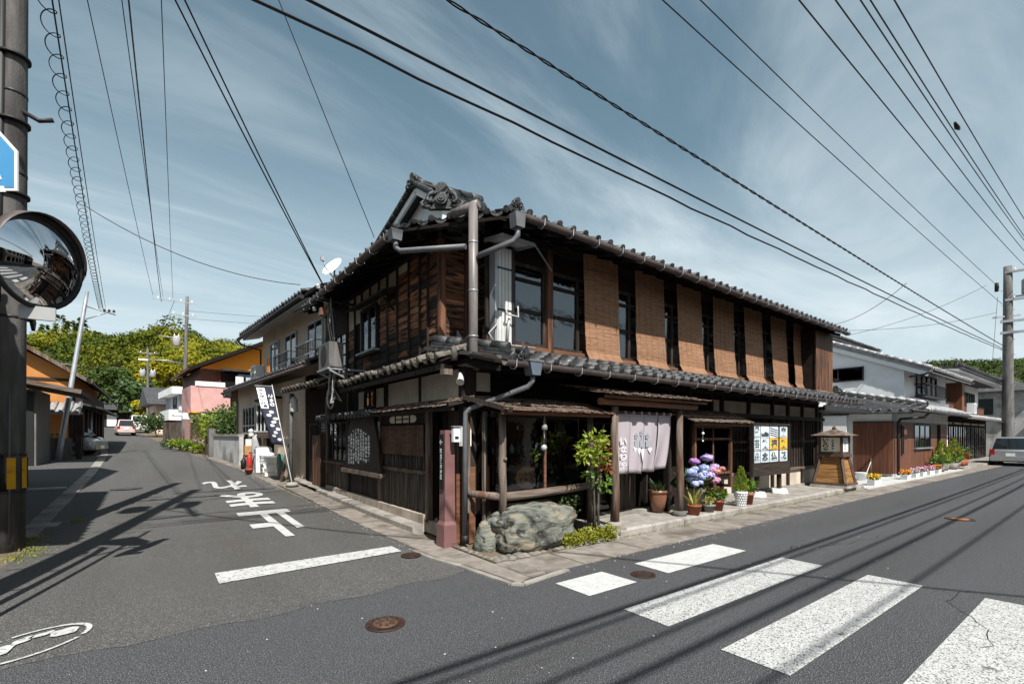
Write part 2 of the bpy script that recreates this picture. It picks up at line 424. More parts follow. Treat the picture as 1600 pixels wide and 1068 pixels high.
mk('ink', (.012, .013, .016), ro=.8, sp=.1)
mk('ink_grey', (.10, .12, .14), (.03, .035, .045), sc=9, ro=.8)
mk('paper', (.48, .56, .61), (.60, .65, .68), sc=2, ro=.6, c3=(.42, .5, .56), s3=4, t3=(.5, .72), rnd=.06)
mk('paper_warm', (.70, .63, .50), (.78, .72, .60), sc=2, ro=.6)
mk('paper_yellow', (.80, .44, .03), (.85, .55, .08), sc=3, ro=.6)
mk('noren', (.40, .35, .375), (.46, .41, .435), sc=3, st=(1, 1, .5), ro=.9, tr=.22, bu=.1, bs=160)
mk('noren_print', (.66, .65, .66), ro=.9, tr=.2)
mk('noren_teal', (.42, .46, .50), ro=.9, tr=.2)
mk('wood_round', (.70, .33, .14), (.80, .42, .20), sc=3, st=(1, 1, 6), ro=.5)
mk('pot_terra', (.30, .085, .045), (.38, .125, .07), sc=6, ro=.7, c3=(.22, .07, .04), s3=5, t3=(.5, .7))
mk('pot_brown', (.26, .12, .07), (.18, .08, .045), sc=5, ro=.35, sp=.5)
mk('pot_dark', (.05, .055, .06), (.08, .085, .09), sc=6, ro=.5)
mk('pot_stone', (.22, .205, .18), (.30, .28, .25), sc=9, ro=.8, bu=.3, bs=40)
mk('leaf', (.065, .125, .018), (.125, .20, .030), sc=6, ro=.5, tr=.25, sp=.35)
mk('leaf_dark', (.025, .055, .014), (.06, .10, .024), sc=6, ro=.5, tr=.2, sp=.35)
mk('leaf_yellow', (.30, .29, .045), (.46, .42, .11), sc=8, ro=.5, tr=.25)
mk('leaf_bright', (.14, .21, .02), (.25, .29, .03), sc=5, ro=.5, tr=.3)
mk('leaf_red', (.26, .075, .025), (.36, .15, .05), sc=6, ro=.5, tr=.25)
mk('leaf_moss', (.22, .25, .02), (.34, .33, .035), sc=9, ro=.6, tr=.25)
mk('fl_blue', (.36, .43, .72), (.56, .62, .84), sc=14, ro=.6, tr=.2)
mk('fl_violet', (.46, .36, .68), (.62, .54, .80), sc=14, ro=.6, tr=.2)
mk('fl_purple', (.44, .16, .54), (.60, .34, .68), sc=14, ro=.6, tr=.2)
mk('fl_pink', (.62, .24, .42), (.74, .42, .52), sc=14, ro=.6, tr=.2)
mk('fl_salmon', (.75, .26, .22), (.8, .42, .36), sc=14, ro=.6, tr=.2)
mk('fl_yellow', (.85, .58, .01), (.8, .45, .01), sc=9, ro=.6)
mk('fl_orange', (.85, .25, .01), (.8, .36, .02), sc=9, ro=.6)
mk('fl_white', (.8, .76, .74), (.7, .45, .55), sc=9, ro=.6)
mk('trunk', (.09, .07, .055), (.16, .13, .105), sc=5, st=(6, 6, 1), ro=.9, bu=.6, bs=12)
mk('forest', (.080, .100, .011), (.21, .205, .018), sc=.075, det=3, ro=.8, sp=.1, tr=.2, c3=(.045, .075, .014), s3=.05, t3=(.52, .64), lo=.38, hi=.6)
mk('forest_dark', (.032, .055, .014), (.065, .095, .022), sc=.3, ro=.8, sp=.1, tr=.15)
mk('camphor', (.19, .19, .010), (.38, .32, .018), sc=.5, ro=.7, sp=.15, tr=.3, c3=(.06, .085, .008), s3=.3, t3=(.5, .65))
mk('hillside', (.035, .045, .012), (.06, .07, .016), sc=.2, ro=.95)
mk('rock', (.225, .235, .195), (.085, .090, .075), sc=2.1, st=(1, 1, 1.9), dis=2.6, ro=.8, bu=1.0, bs=16, det=12, c3=(.30, .255, .185), s3=2.6, t3=(.53, .68), st3=(1, 1, 2.0), c4=(.06, .05, .046), s4=7, t4=(.585, .64), lo=.38, hi=.62)
mk('plastic_white', (.66, .68, .68), (.72, .74, .74), sc=3, ro=.5)
mk('plastic_green', (.05, .25, .2), ro=.5)
mk('plastic_red', (.52, .03, .025), ro=.4)
mk('plastic_grey', (.36, .36, .36), (.42, .42, .41), sc=4, ro=.55)
mk('car_silver', (.36, .37, .38), ro=.32, me=.55, sp=.5, coat=.5)
mk('car_white', (.74, .74, .73), ro=.35, sp=.5, coat=.5)
mk('car_pink', (.70, .52, .50), ro=.35, sp=.5, coat=.5)
mk('tyre', (.015, .015, .015), ro=.85)
mk('lamp_red', (.40, .012, .01), ro=.25, sp=.5)
mk('lamp_clear', (.65, .66, .68), ro=.15, sp=.5)
mk('cloth_grey', (.32, .34, .37), (.40, .42, .45), sc=3, ro=.9)
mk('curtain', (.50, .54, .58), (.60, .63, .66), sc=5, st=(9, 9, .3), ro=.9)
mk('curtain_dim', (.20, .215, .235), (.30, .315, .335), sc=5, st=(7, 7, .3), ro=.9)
mk('frosted', (.34, .37, .40), (.40, .43, .455), sc=2, ro=.18, sp=.5)
mk('shop_goods', (.60, .36, .16), (.45, .22, .10), sc=9, ro=.6, rnd=.6)
mk('banner', (.030, .034, .055), (.045, .05, .075), sc=6, ro=.9)
mk('plate_dark', (.02, .014, .012), (.04, .026, .02), sc=3, st=(1, 2, 9), ro=.6, det=7)
mk('car_glass', (.015, .018, .02), ro=.05, sp=.8)
mk_glass('glass', (.82, .85, .86), 1.55, .015, .05)
mk_glass('glass_old', (.82, .86, .88), 2.1, .03, .12)
mk_glass('glass_dark', (.30, .32, .33), 1.7, .02, .1)
# ------------------------------------------------------------------ terrain, roads, pavement
def gz(y):
    """height of the land: level at the crossing, rising along the side street"""
    if y < 1: return 0.0
    if y < 5: return 0.028 * (y - 1) ** 2 / 8
    if y < 30: return 0.028 * (y - 3)
    if y < 75: return 0.756 + 0.042 * (y - 30)
    return 2.646 + 0.012 * (y - 75)
def interp(tab, y):
    if y <= tab[0][0]: return tab[0][1]
    for (a, b), (c, d) in zip(tab, tab[1:]):
        if y <= c: return b + (d - b) * (y - a) / (c - a)
    return tab[-1][1]
EDGE_R = [(-1.15, -.72), (4.9, -.76), (7.9, -.92), (13.9, -1.12), (19.9, -1.6), (25.3, -2.3), (33.8, -3.05), (50, -4.45), (66, -5.9), (90, -8)]
EDGE_L = [(-1.15, -5.3), (3.1, -5.08), (6.7, -5.12), (14.8, -5.22), (24.3, -5.5), (36, -6.25), (50, -7.55), (66, -8.9), (90, -11)]
ys = [-900, -300, -100, -40, -12, -4, 0, 1, 2, 3, 4, 5, 8, 12, 16, 20, 25, 30, 40, 50, 60, 75, 110, 200, 400, 900]
xs = [-900, -300, -100, -40, -15, -5, 0, 10, 30, 60, 120, 300, 900]
mb = MB()
mb.add([(x, y, gz(y) - .035) for y in ys for x in xs], [(j * len(xs) + i, j * len(xs) + i + 1, (j + 1) * len(xs) + i + 1, (j + 1) * len(xs) + i) for j in range(len(ys) - 1) for i in range(len(xs) - 1)])
ground = mb.build('ground', 'earth', kind='structure')
# main street (wide, newer asphalt)
main_road = MB().grid(lambda u, v: (-60 + 200 * u, -9.5 + 8.55 * v, 0.0), 20, 2, False).build('road', 'asphalt', kind='structure')
tag(main_road, 'wide grey asphalt street with the zebra crossing')
# side street
st = [-1.15 + .5 * i for i in range(13)] + [6 + i * 2 for i in range(43)]
mb = MB()
seam = MB(); N_ = 46
seam.v += [(-5.3 + 4.58 * i / N_, -1.16 + .035 * math.sin(i * .7) - .10 * math.sin(i / N_ * 3.1) + random.uniform(-.014, .014), .0035) for i in range(N_ + 1)] + [(-5.3 + 4.58 * i / N_, -1.0, .0035) for i in range(N_ + 1)]
for i in range(N_): seam.f.append((i, i + 1, N_ + 2 + i, N_ + 1 + i)); seam.sm.append(False); seam.mi.append(0)
for y in st: mb.v += [(interp(EDGE_L, y), y, gz(y) + .004), ((interp(EDGE_L, y) + interp(EDGE_R, y)) / 2, y, gz(y) + .005 + .007 * min(1, max(0, (y + 1.15) / 4))), (interp(EDGE_R, y), y, gz(y) + .004)]
for j in range(len(st) - 1):
    for i in range(2):
        mb.f.append((j * 3 + i, j * 3 + i + 1, j * 3 + i + 4, j * 3 + i + 3)); mb.sm.append(False); mb.mi.append(0)
side_road = mb.build('road', 'asphalt_old', kind='structure'); seam.build('seam', 'asphalt_old', side_road)
tag(side_road, 'narrow worn asphalt side street with the stop lettering')
def zr(x, y): return gz(y) + .0135

# painted markings, sheets just above the asphalt
def stripe(pts, mat, parent, name='crosswalk_stripe', z=.006):
    a, b, c, d = [Vector((p[0], p[1], 0)) for p in pts]
    m = MB().grid(lambda u, v: tuple((a * (1 - u) + b * u) * (1 - v) + (d * (1 - u) + c * u) * v + Vector((0, 0, z))), 4, 2, False)
    return m.build(name, mat, parent)
stripe([(-.20, -2.63), (.54, -2.63), (.53, -2.13), (-.20, -2.13)], 'paint_new', main_road)
stripe([(1.10, -2.64), (2.88, -2.66), (2.90, -2.16), (1.12, -2.14)], 'paint_new', main_road)
stripe([(-.22, -3.55), (2.88, -3.60), (2.90, -3.12), (-.21, -3.07)], 'paint_worn', main_road)
stripe([(-.28, -4.52), (2.86, -4.55), (2.87, -4.06), (-.28, -4.04)], 'paint_worn', main_road)
stripe([(-.28, -5.50), (2.86, -5.52), (2.86, -5.02), (-.28, -5.0)], 'paint_worn', main_road)
stripe([(-.28, -6.48), (2.86, -6.5), (2.86, -6.0), (-.28, -5.98)], 'paint_worn', main_road)
stripe([(-3.10, .02), (-.95, .17), (-.94, .53), (-3.10, .50)], 'paint_faded', side_road, 'stop_line', .016)
for ch, x0, x1, y0, y1 in (('止', -2.38, -1.46, 2.08, 4.78), ('ま', -2.42, -1.50, 5.35, 7.75), ('れ', -2.58, -1.58, 8.45, 10.7)):
    g = glyphs(ch, x1 - x0, y1 - y0, (x1, y1, 0), (-1, 0, 0), (0, -1, 0), .03 if ch == '止' else .024, lambda x, y: zr(x, y) + .010)
    g.build('road_lettering', 'paint_new', side_road)
# footprints in a ring (waiting mark for children)
ft = Vector((-4.42, -.82, .010))
def mark(fn, n, name):
    mb = MB(); mb.add([fn(i) for i in range(n)], [tuple(range(n))]); return mb.build(name, 'paint_faded', side_road)
ax = Vector((.74, .67, 0)); ay = Vector((-.67, .74, 0))
mb = MB()
for i in range(40):
    if i in (9, 21, 22, 33): continue
    a0, a1 = 2 * math.pi * i / 40, 2 * math.pi * (i + .96) / 40
    P = [ft + ax * .42 * k * math.cos(a) + ay * .27 * k * math.sin(a) for a, k in ((a0, 1), (a1, 1), (a1, .9), (a0, .9))]
    mb.add([p + Vector((0, 0, .006)) for p in P], [(0, 1, 2, 3)])
mb.build('footprint_ring', 'paint_faded', side_road)
for c, rx, ry, tl in (((-.17, .06), .15, .075, .3), ((.045, .115), .09, .04, .3), ((.24, -.02), .10, .075, .1), ((.16, .095), .085, .035, -.1)):
    o2 = ft + ax * c[0] + ay * c[1]
    u = ax * math.cos(tl) + ay * math.sin(tl); v = ay * math.cos(tl) - ax * math.sin(tl)
    mark(lambda i: tuple(o2 + u * rx * math.cos(i * math.pi / 8) + v * ry * math.sin(i * math.pi / 8) * (1 + .2 * math.sin(i * 1.7)) + Vector((0, 0, .007))), 16, 'footprint')

# manhole covers
def manhole(x, y, r, label, pat='iron_pattern', base='iron', fancy=True):
    z = (0 if y < -1.15 else zr(x, y))
    t = thing('manhole_cover', label, 'manhole cover', (x, y, z), .35)
    MB().lathe([(r, 0), (r, .012), (r * .93, .014), (r * .91, .010), (0.001, .010)], n=32).build('rim', base, t)
    MB().lathe([(r * .62, .010), (r * .62, .016), (r * .56, .017), (.001, .017)], n=28).build('plate', pat, t)
    if fancy:
        m = MB()
        for k in range(7):
            a = k * 2 * math.pi / 7 + .2
            for rr in (.30, .44):
                c = Vector((math.cos(a + rr) * r * rr, math.sin(a + rr) * r * rr, .0175))
                m.lathe([(r * .075, 0), (r * .06, .006), (.001, .007)], c, 7)
        for k in range(14):
            a = k * 2 * math.pi / 14
            m.bar((math.cos(a) * r * .72, math.sin(a) * r * .72, .014), (math.cos(a) * r * .84, math.sin(a) * r * .84, .014), r * .07, .006)
        m.build('relief', base, t, kind='stuff')
    return t
manhole(-2.09, -2.07, .165, 'round rusty manhole cover with flower relief in the middle of the crossing')
manhole(.82, -2.50, .14, 'dark manhole cover between the two short crossing stripes', 'iron')
manhole(-.95, -.13, .13, 'dark manhole cover at the right end of the stop line', 'iron')
manhole(8.6, -3.9, .22, 'small orange manhole cover far out on the wide street', 'iron_orange', 'iron', False)
manhole(-4.25, 10.0, .33, 'grey manhole cover on the side street beyond the pole shadow', 'asphalt', 'asphalt', False)

# hairline cracks and loose grit
random.seed(41)
def crack(x, y, dx, dy, n, parent, z0):
    m = MB(); P = [Vector((x, y, 0))]
    for _ in range(n): P.append(P[-1] + Vector((dx + random.gauss(0, .05), dy + random.gauss(0, .05), 0)))
    for i, p in enumerate(P): p.z = (gz(p.y) + z0)
    for a, b in zip(P, P[1:]):
        s_ = (b - a).cross(Vector((0, 0, 1))).normalized() * random.uniform(.0015, .004)
        m.add([a - s_, b - s_, b + s_, a + s_], [(0, 1, 2, 3)])
    m.build('crack', 'black', parent)
for a in ((3.4, -3.0, .12, -.02, 30), (1.3, -5.2, .12, .02, 14), (7.5, -3.1, .14, .02, 26)): crack(*a, main_road, .0085)
gr = MB()
for _ in range(420):
    if random.random() < .5: x, y = random.uniform(-.5, 12), -1.80 + random.gauss(0, .10)
    elif random.random() < .6: y = random.uniform(0, 12); x = interp(EDGE_R, y) + random.gauss(-.05, .10)
    else: x, y = random.uniform(-4.8, 6), random.uniform(-4.5, -1.2)
    r = random.uniform(.003, .009); z = gz(y) + (.012 if y > -1.1 else .006)
    gr.add([(x - r, y - r * .6, z), (x + r, y - r * .8, z), (x + r * .7, y + r, z), (x - r * .8, y + r * .9, z), (x, y, z + r)], [(0, 1, 4), (1, 2, 4), (2, 3, 4), (3, 0, 4)])
gr.build('grit', 'concrete_pale', kind='stuff', label='loose pale grit scattered on the asphalt', cat='grit')

# gutter slabs (concrete strips along both fronts), one block each
gut = thing('gutter', 'brown concrete gutter slabs along both shop fronts', None); gut['kind'] = 'structure'
def slab(poly, z0, z1, parent, mat='slab', name='slab'):
    poly = [Vector((p[0], p[1], z0)) for p in poly]
    return MB().prism(poly, (0, 0, z1 - z0)).build(name, mat, parent)
g = .006
y = .1
while y < 9.2:
    y2 = y + .6
    x0, x1 = -.74 - .02 * (y > 6) * (y - 6), -.30
    slab([(x0 + g, y + g), (x1, y + g), (x1, y2 - g), (x0 - .004, y2 - g)], gz(y) - .05, gz(y) + .018 + random.uniform(-.003, .003), gut)
    y = y2
y = 9.2
while y < 21:
    y2 = y + .75
    def xo(q): return interp(EDGE_R, q)
    def xi(q): return xo(q) + (.55 if q < 14 else .40)
    slab([(xo(y), y + g), (xi(y), y + g), (xi(y2), y2 - g), (xo(y2), y2 - g)], gz(y) - .05, gz(y) + .03, gut)
    y = y2
x = -.02
while x < 14:
    x2 = x + .62
    slab([(x + g, -1.78), (x2 - g, -1.78), (x2 - g, -1.13), (x + g, -1.13)], -.04, .014 + random.uniform(-.003, .003), gut)
    x = x2
while x < 42:
    x2 = x + 1.2
    slab([(x + g, -1.75), (x2 - g, -1.75), (x2 - g, -1.22), (x + g, -1.22)], -.04, .014, gut)
    x = x2
# chamfered corner slabs
for poly in ([(-.74, .085), (-.30, .085), (-.30, -.42), (-.72, -.42)], [(-.72, -.435), (-.30, -.435), (-.30, -.92), (-.62, -.92)],
             [(-.62, -.935), (-.30, -.935), (-.30, -1.40), (-.56, -1.40)], [(-.29, -1.13), (-.03, -1.13), (-.03, -1.78), (-.29, -1.78)]):
    slab(poly, -.04, .016, gut)
slab([(-.56, -1.415), (-.30, -1.415), (-.30, -1.80), (-.52, -1.90)], -.04, .015, gut)
# pale kerb edging round the corner
for a, b in (((-.80, .1), (-.78, -.42)), ((-.78, -.42), (-.68, -.93)), ((-.68, -.93), (-.60, -1.86)), ((-.60, -1.87), (-.50, -1.96)), ((-.50, -1.95), (.25, -1.84))):
    MB().bar((*a, .006), (*b, .006), .07, .03).build('kerb_edge', 'concrete', gut)
# storm-grate lid set into the corner
MB().box(-.27, -.05, -1.72, -1.30, .012, .022).build('drain_lid', 'slab', gut)

# raised walk in front of the shop
walk = thing('pavement', 'pale concrete walk in front of the shop with a rounded kerb', None); walk['kind'] = 'structure'
x = 2.1
while x < 12.9:
    x2 = min(x + 1.8, 13.0)
    MB().box(x + .004, x2 - .004, -.93, .02, -.02, .135).build('slab', 'concrete', walk)
    x = x2
x = 2.0
while x < 12.95:
    x2 = min(x + .9, 13.0)
    MB().prism([(x + .004, -1.11, -.02), (x + .004, -.936, -.02), (x + .004, -.936, .14), (x + .004, -1.07, .14), (x + .004, -1.11, .11)], (x2 - x - .008, 0, 0)).build('kerb_block', 'concrete', walk)
    x = x2
# ledge along the side street front
led = thing('kerb', 'grey kerb ledge along the side street front', None); led['kind'] = 'structure'
y = 1.2
while y < 9.0:
    y2 = y + .95
    z = gz(y)
    MB().prism([(-.30, y + .004, z - .04), (-.10, y + .004, z - .04), (-.10, y + .004, z + .13), (-.27, y + .004, z + .13), (-.30, y + .004, z + .10)], (0, .942, .004)).build('kerb_block', 'concrete', led)
    y = y2
# moss and weeds in the joints (nobody could count it)
mb = MB()
for _ in range(500):
    x = random.uniform(2.0, 12.5)
    mb.leaf((x, -1.125 + random.gauss(0, .012), .016), random.uniform(.015, .04), .008, (random.gauss(0, .5), random.gauss(-.3, .4), .8))
for cx, cy, n, s in ((-5.12, 4.0, 120, .10), (-5.0, 3.3, 90, .07), (-4.75, 5.4, 80, .06), (-5.05, 2.8, 160, .12)):
    for _ in range(n):
        x, y = cx + random.gauss(0, s), cy + random.gauss(0, s * 1.4)
        mb.leaf((x, y, gz(y) + .005), random.uniform(.015, .05), .008, (random.gauss(0, .6), random.gauss(0, .6), .8))
for _ in range(160):
    y = random.uniform(1.2, 9)
    mb.leaf((-.305 + random.gauss(0, .01), y, gz(y) + .02), random.uniform(.015, .035), .007, (random.gauss(-.4, .4), random.gauss(0, .5), .8))
mb.build('moss', 'leaf_moss', kind='stuff', label='yellow green moss growing in the kerb joints', cat='moss')
# left verge: paved forecourt with pale dividing kerb
yard = MB()
yl = [3.0 + .8 * i for i in range(30)]
for yy in yl: yard.v += [(-14, yy, gz(yy) + .0), (interp(EDGE_L, yy) - .30, yy, gz(yy) + .0)]
for j in range(len(yl) - 1):
    yard.f.append((2 * j, 2 * j + 1, 2 * j + 3, 2 * j + 2)); yard.sm.append(False); yard.mi.append(0)
yard = yard.build('pavement', 'asphalt_old', kind='structure', label='asphalt forecourt left of the side street')
lk = thing('kerb', 'pale edging stones along the left side of the street', None); lk['kind'] = 'structure'
y = 4.2
while y < 30:
    y2 = y + .9
    a, b = interp(EDGE_L, y), interp(EDGE_L, y2)
    MB().hexa([(a - .28, y + .006, gz(y) - .03), (a, y + .006, gz(y) - .03), (b, y2 - .006, gz(y2) - .03), (b - .28, y2 - .006, gz(y2) - .03),
               (a - .28, y + .006, gz(y) + .02), (a, y + .006, gz(y) + .02), (b, y2 - .006, gz(y2) + .02), (b - .28, y2 - .006, gz(y2) + .02)]).build('kerb_block', 'slab' if y < 9 or y > 22 else 'concrete', lk)
    y = y2
B('kerb_block', 'concrete_pale', lk, -8.6, -5.5, 10.9, 11.05, gz(11) - .03, gz(11) + .035)
B('drain_lid', 'concrete', lk, -5.35, -4.95, 5.0, 5.45, gz(5.2) - .02, gz(5.2) + .028)
# white concrete apron before the white house
apr = thing('pavement', 'white concrete forecourt before the white house', None); apr['kind'] = 'structure'
for x0, x1 in ((13.03, 15.6), (15.61, 18.2), (18.21, 20.8), (20.81, 23.4), (23.41, 26.0)):
    B('slab', 'concrete_pale', apr, x0, x1, -1.20, 3.0 if x0 < 18 else -.3, -.02, .05)
sw = thing('pavement', 'grey kerbed walk before the dark wooden shops', None); sw['kind'] = 'structure'
for k in range(8):
    B('slab', 'concrete', sw, 26.02 + k * 2, 28.0 + k * 2, -1.2, .2, -.02, .13)
# ------------------------------------------------------------------ the old wooden shop on the corner
def FB(mb, face, base, a0, a1, z0, z1, d0, d1):
    """box on a wall face; L: plane x=base, outward -x, a along y; R: plane y=base, outward -y, a along x"""
    if face == 'L': return mb.box(base - d1, base - d0, a0, a1, z0, z1)
    return mb.box(a0, a1, base - d1, base - d0, z0, z1)
def fb(name, mat, parent, face, base, a0, a1, z0, z1, d0, d1):
    return FB(MB(), face, base, a0, a1, z0, z1, d0, d1).build(name, mat, parent)

# tile shapes: x across, y up the slope from the front edge, z up
def s_prof(x, w):
    k = x / w
    if k < .66: return -.022 * math.sin(math.pi * k / .66)
    return .048 * math.sin(math.pi * (k - .66) / .34)
def tile_mesh(w=.285, L=.30, mat='tile', front=False, name='tile', lift=.03):
    mb = MB()
    mb.sheet(lambda u, v: (u * w, v * L, s_prof(u * w, w) + lift * (1 - v)), 8, 1, (0, 0, -.022))
    if front:
        mb.sheet(lambda u, v: (u * w * .66, -.002, s_prof(u * w * .66, w) + lift - .022 - v * .055 * math.sin(math.pi * min(max(u, .06), .94))), 5, 1, (0, .018, 0))
        c = (w * .83, -.012, lift + .008)
        n = 12
        ring = [(c[0] + .047 * math.cos(2 * math.pi * i / n), c[1], c[2] + .047 * math.sin(2 * math.pi * i / n)) for i in range(n)]
        mb.prism(ring[::-1], (0, .03, 0))
        ring = [(c[0] + .03 * math.cos(2 * math.pi * i / 8), c[1] - .008, c[2] + .03 * math.sin(2 * math.pi * i / 8)) for i in range(8)]
        mb.prism(ring[::-1], (0, .01, 0))
    return mb.mesh(name, mat)
def slope_euler(along, up_plan, slope):
    a = Vector((*along, 0)).normalized(); th = math.atan(slope)
    u = Vector((up_plan[0] * math.cos(th), up_plan[1] * math.cos(th), math.sin(th)))
    n = a.cross(u)
    return Matrix((a, u, n)).transposed().to_euler(), a, u
def tile_roof(parent, origin, along, up_plan, slope, cols, rows, mf, mbody, w=.285, L=.27, jit=.006):
    e, a, u = slope_euler(along, up_plan, slope)
    o = Vector(origin)
    for r in range(rows):
        for c in range(cols):
            p = o + a * (c * w) + u * (r * L) + Vector((random.gauss(0, jit), random.gauss(0, jit), random.gauss(0, jit * .7)))
            put('tile', mf if r == 0 else mbody, parent, p, rot=(e.x + random.gauss(0, .015), e.y + random.gauss(0, .012), e.z + random.gauss(0, .01)))
T_F = tile_mesh(front=True); T_B = tile_mesh()
TO_F = tile_mesh(.27, .30, 'tile_old', True); TO_B = tile_mesh(.27, .30, 'tile_old')

H = thing('wooden_shop_house', 'weathered two storey dark wooden shop on the corner with tiled roofs and reed blinds', 'house')

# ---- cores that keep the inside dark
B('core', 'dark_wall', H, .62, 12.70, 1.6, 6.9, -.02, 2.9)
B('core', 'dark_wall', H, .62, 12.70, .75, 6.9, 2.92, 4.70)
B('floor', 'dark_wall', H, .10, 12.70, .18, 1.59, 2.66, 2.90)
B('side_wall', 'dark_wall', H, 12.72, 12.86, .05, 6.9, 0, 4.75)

# ================= upper roof
roof = MB()
ex, ey, ez, sl = -.71, -.66, 4.70, .42
th = Vector((0, 0, -.05))
def slabpoly(mb, pts): mb.prism([Vector(p) + th for p in pts], (0, 0, .05))
slabpoly(roof, [(.36, ey, ez), (12.98, ey, ez), (12.98, 3.3, ez + sl * 3.96), (3.25, 3.3, ez + sl * 3.96), (1.0, 1.05, ez + sl * 1.71)])
slabpoly(roof, [(ex, 6.6, ez), (ex, .73, ez), (1.0, 1.05, ez + sl * 1.71), (3.25, 3.3, ez + sl * 3.96), (3.25, 6.6, ez + sl * 3.96)])
slabpoly(roof, [(.36, ey, ez), (1.0, 1.05, ez + sl * 1.71), (ex, .73, ez)])
UR = roof.build('roof', 'dark_timber', H)
cover = MB()
cover.hexa([(.5, -.1, ez + sl * .56 + .01), (12.96, -.1, ez + sl * .56 + .01), (12.96, 3.3, ez + sl * 3.96 + .01), (3.25, 3.3, ez + sl * 3.96 + .01),
            (.5, -.1, ez + sl * .56 + .06), (12.96, -.1, ez + sl * .56 + .06), (12.96, 3.3, ez + sl * 3.96 + .06), (3.25, 3.3, ez + sl * 3.96 + .06)])
cover.build('roof_covering', 'tile', UR)
tile_roof(UR, (.38, ey - .03, ez + .035), (1, 0), (0, 1), sl, 44, 2, T_F, T_B)
tile_roof(UR, (ex - .03, 6.55, ez + .035), (0, -1), (1, 0), sl, 20, 2, T_F, T_B)
ca = Vector((1.07, -1.39)).normalized(); cu = Vector((1.39, 1.07)).normalized()
tile_roof(UR, (ex - .02, .73, ez + .04), (ca.x, ca.y), (cu.x, cu.y), .36, 6, 2, T_F, T_B)
# rafters under the eaves
for i in range(28):
    x = .55 + i * .45
    MB().bar((x, ey + .06, ez - .09), (x, .3, ez - .09 + sl * .9), .055, .07).build('rafter', 'dark_timber', UR)
for i in range(13):
    y = .95 + i * .45
    MB().bar((ex + .06, y, ez - .09), (.2, y, ez - .09 + sl * .85), .055, .07).build('rafter', 'dark_timber', UR)
for i in range(5):
    q = Vector((ex + .07, .73)) + ca * (.2 + i * .34)
    MB().bar((q.x + .05, q.y + .05, ez - .09), (q.x + cu.x * .9, q.y + cu.y * .9, ez + .22), .055, .07).build('rafter', 'dark_timber', UR)
B('eave_beam', 'wood_black_h', H, .42, 12.75, .06, .20, 4.72, 4.86)

# hip ridge with its end ornament
def ridge(parent, p, q, layers=3, w=.24, r=.085, seg=.27, mat='tile'):
    p = Vector(p); q = Vector(q); d = (q - p); n = max(1, int(d.length / seg)); d.normalize()
    for k in range(n):
        a = p + d * (k * seg); b = p + d * ((k + .97) * seg)
        for l in range(layers):
            z = Vector((0, 0, l * .045))
            MB().bar(a + z, b + z, w - l * .03 + random.uniform(-.012, .012), .036).build('ridge_tile', mat, parent)
        z = Vector((0, 0, layers * .045 + .01))
        MB().tube([a + z, b + z], [r, r * .94], 10).build('ridge_tile', mat, parent)
def ornament(parent, p, face, s=1.0, mat='tile'):
    """ridge end tile: shouldered plate, round boss, curled wings, ball on top; face = plan direction it looks to"""
    f = Vector((*face, 0)).normalized(); sd = Vector((-f.y, f.x, 0)); p = Vector(p); up = Vector((0, 0, 1))
    def P(a, b, c=0): return p + sd * a * s + up * b * s + f * c * s
    sil = [(-.26, 0), (.26, 0), (.30, .10), (.20, .14), (.19, .24), (.11, .32), (-.11, .32), (-.19, .24), (-.20, .14), (-.30, .10)]
    o = MB().prism([P(a, b, -.05) for a, b in sil], f * .09 * s).build('ridge_ornament', mat, parent)
    m = MB()
    for cx, cz, rr, dd in ((0, .17, .115, .12), (0, .17, .07, .15), (0, .17, .03, .17)):
        m.prism([P(cx + rr * math.cos(k * math.pi / 8), cz + rr * math.sin(k * math.pi / 8), .03) for k in range(16)], f * (dd - .03) * s)
    m.tube([P(0, .36, -.30), P(0, .37, -.05), P(0, .36, .10)], [.10 * s, .125 * s, .12 * s], 12)
    for g in (-1, 1):
        m.tube([P(g * .15, .30, .06), P(g * .25, .25, .07), P(g * .29, .16, .07), P(g * .24, .10, .08), P(g * .18, .13, .08)], [.05 * s, .045 * s, .04 * s, .034 * s, .025 * s], 8)
        m.tube([P(g * .22, .02, .05), P(g * .36, .03, .06), P(g * .40, .11, .05), P(g * .34, .15, .06)], [.045 * s, .04 * s, .034 * s, .02 * s], 8)
    m.build('boss', mat, parent)
ridge(UR, (-.22, .24, 5.0), (.72, .52, 5.24), 4)
ornament(UR, (-.30, .20, 4.90), (-.62, -.78), .76)
ornament(UR, (.42, -.66, 4.80), (.1, -1), .30)
ridge(UR, (.45, -.5, 4.82), (.9, .35, 5.10), 1, .18, .06)

# ---- small white gable of the hip-and-gable roof
GAB = MB().prism([(.80, 2.2, 5.6), (.80, 4.5, 5.6), (.80, 4.5, 6.06), (.80, 2.85, 6.58), (.80, 2.2, 6.16)], (1.4, 0, 0)).build('gable_wall', 'plaster_white', H)
for y1, z1 in ((4.95, 5.98), (2.05, 6.08)):
    MB().hexa([(.52, 2.85, 6.60), (2.4, 2.85, 6.60), (2.4, y1, z1), (.52, y1, z1), (.52, 2.85, 6.68), (2.4, 2.85, 6.68), (2.4, y1, z1 + .08), (.52, y1, z1 + .08)]).build('gable_roof', 'tile', H)
    MB().bar((.56, 2.85, 6.54), (.56, y1, z1 - .06), .05, .13).build('bargeboard', 'white', H)
    for k in range(9):
        q = Vector((.50, 2.85 + (y1 - 2.85) * k / 9, 6.69 + (z1 - 6.60) * k / 9))
        MB().tube([q, q + Vector((0, (y1 - 2.85) / 9 * .97, (z1 - 6.6) / 9 * .97))], [.06, .053], 8).build('verge_tile', 'tile', GAB)
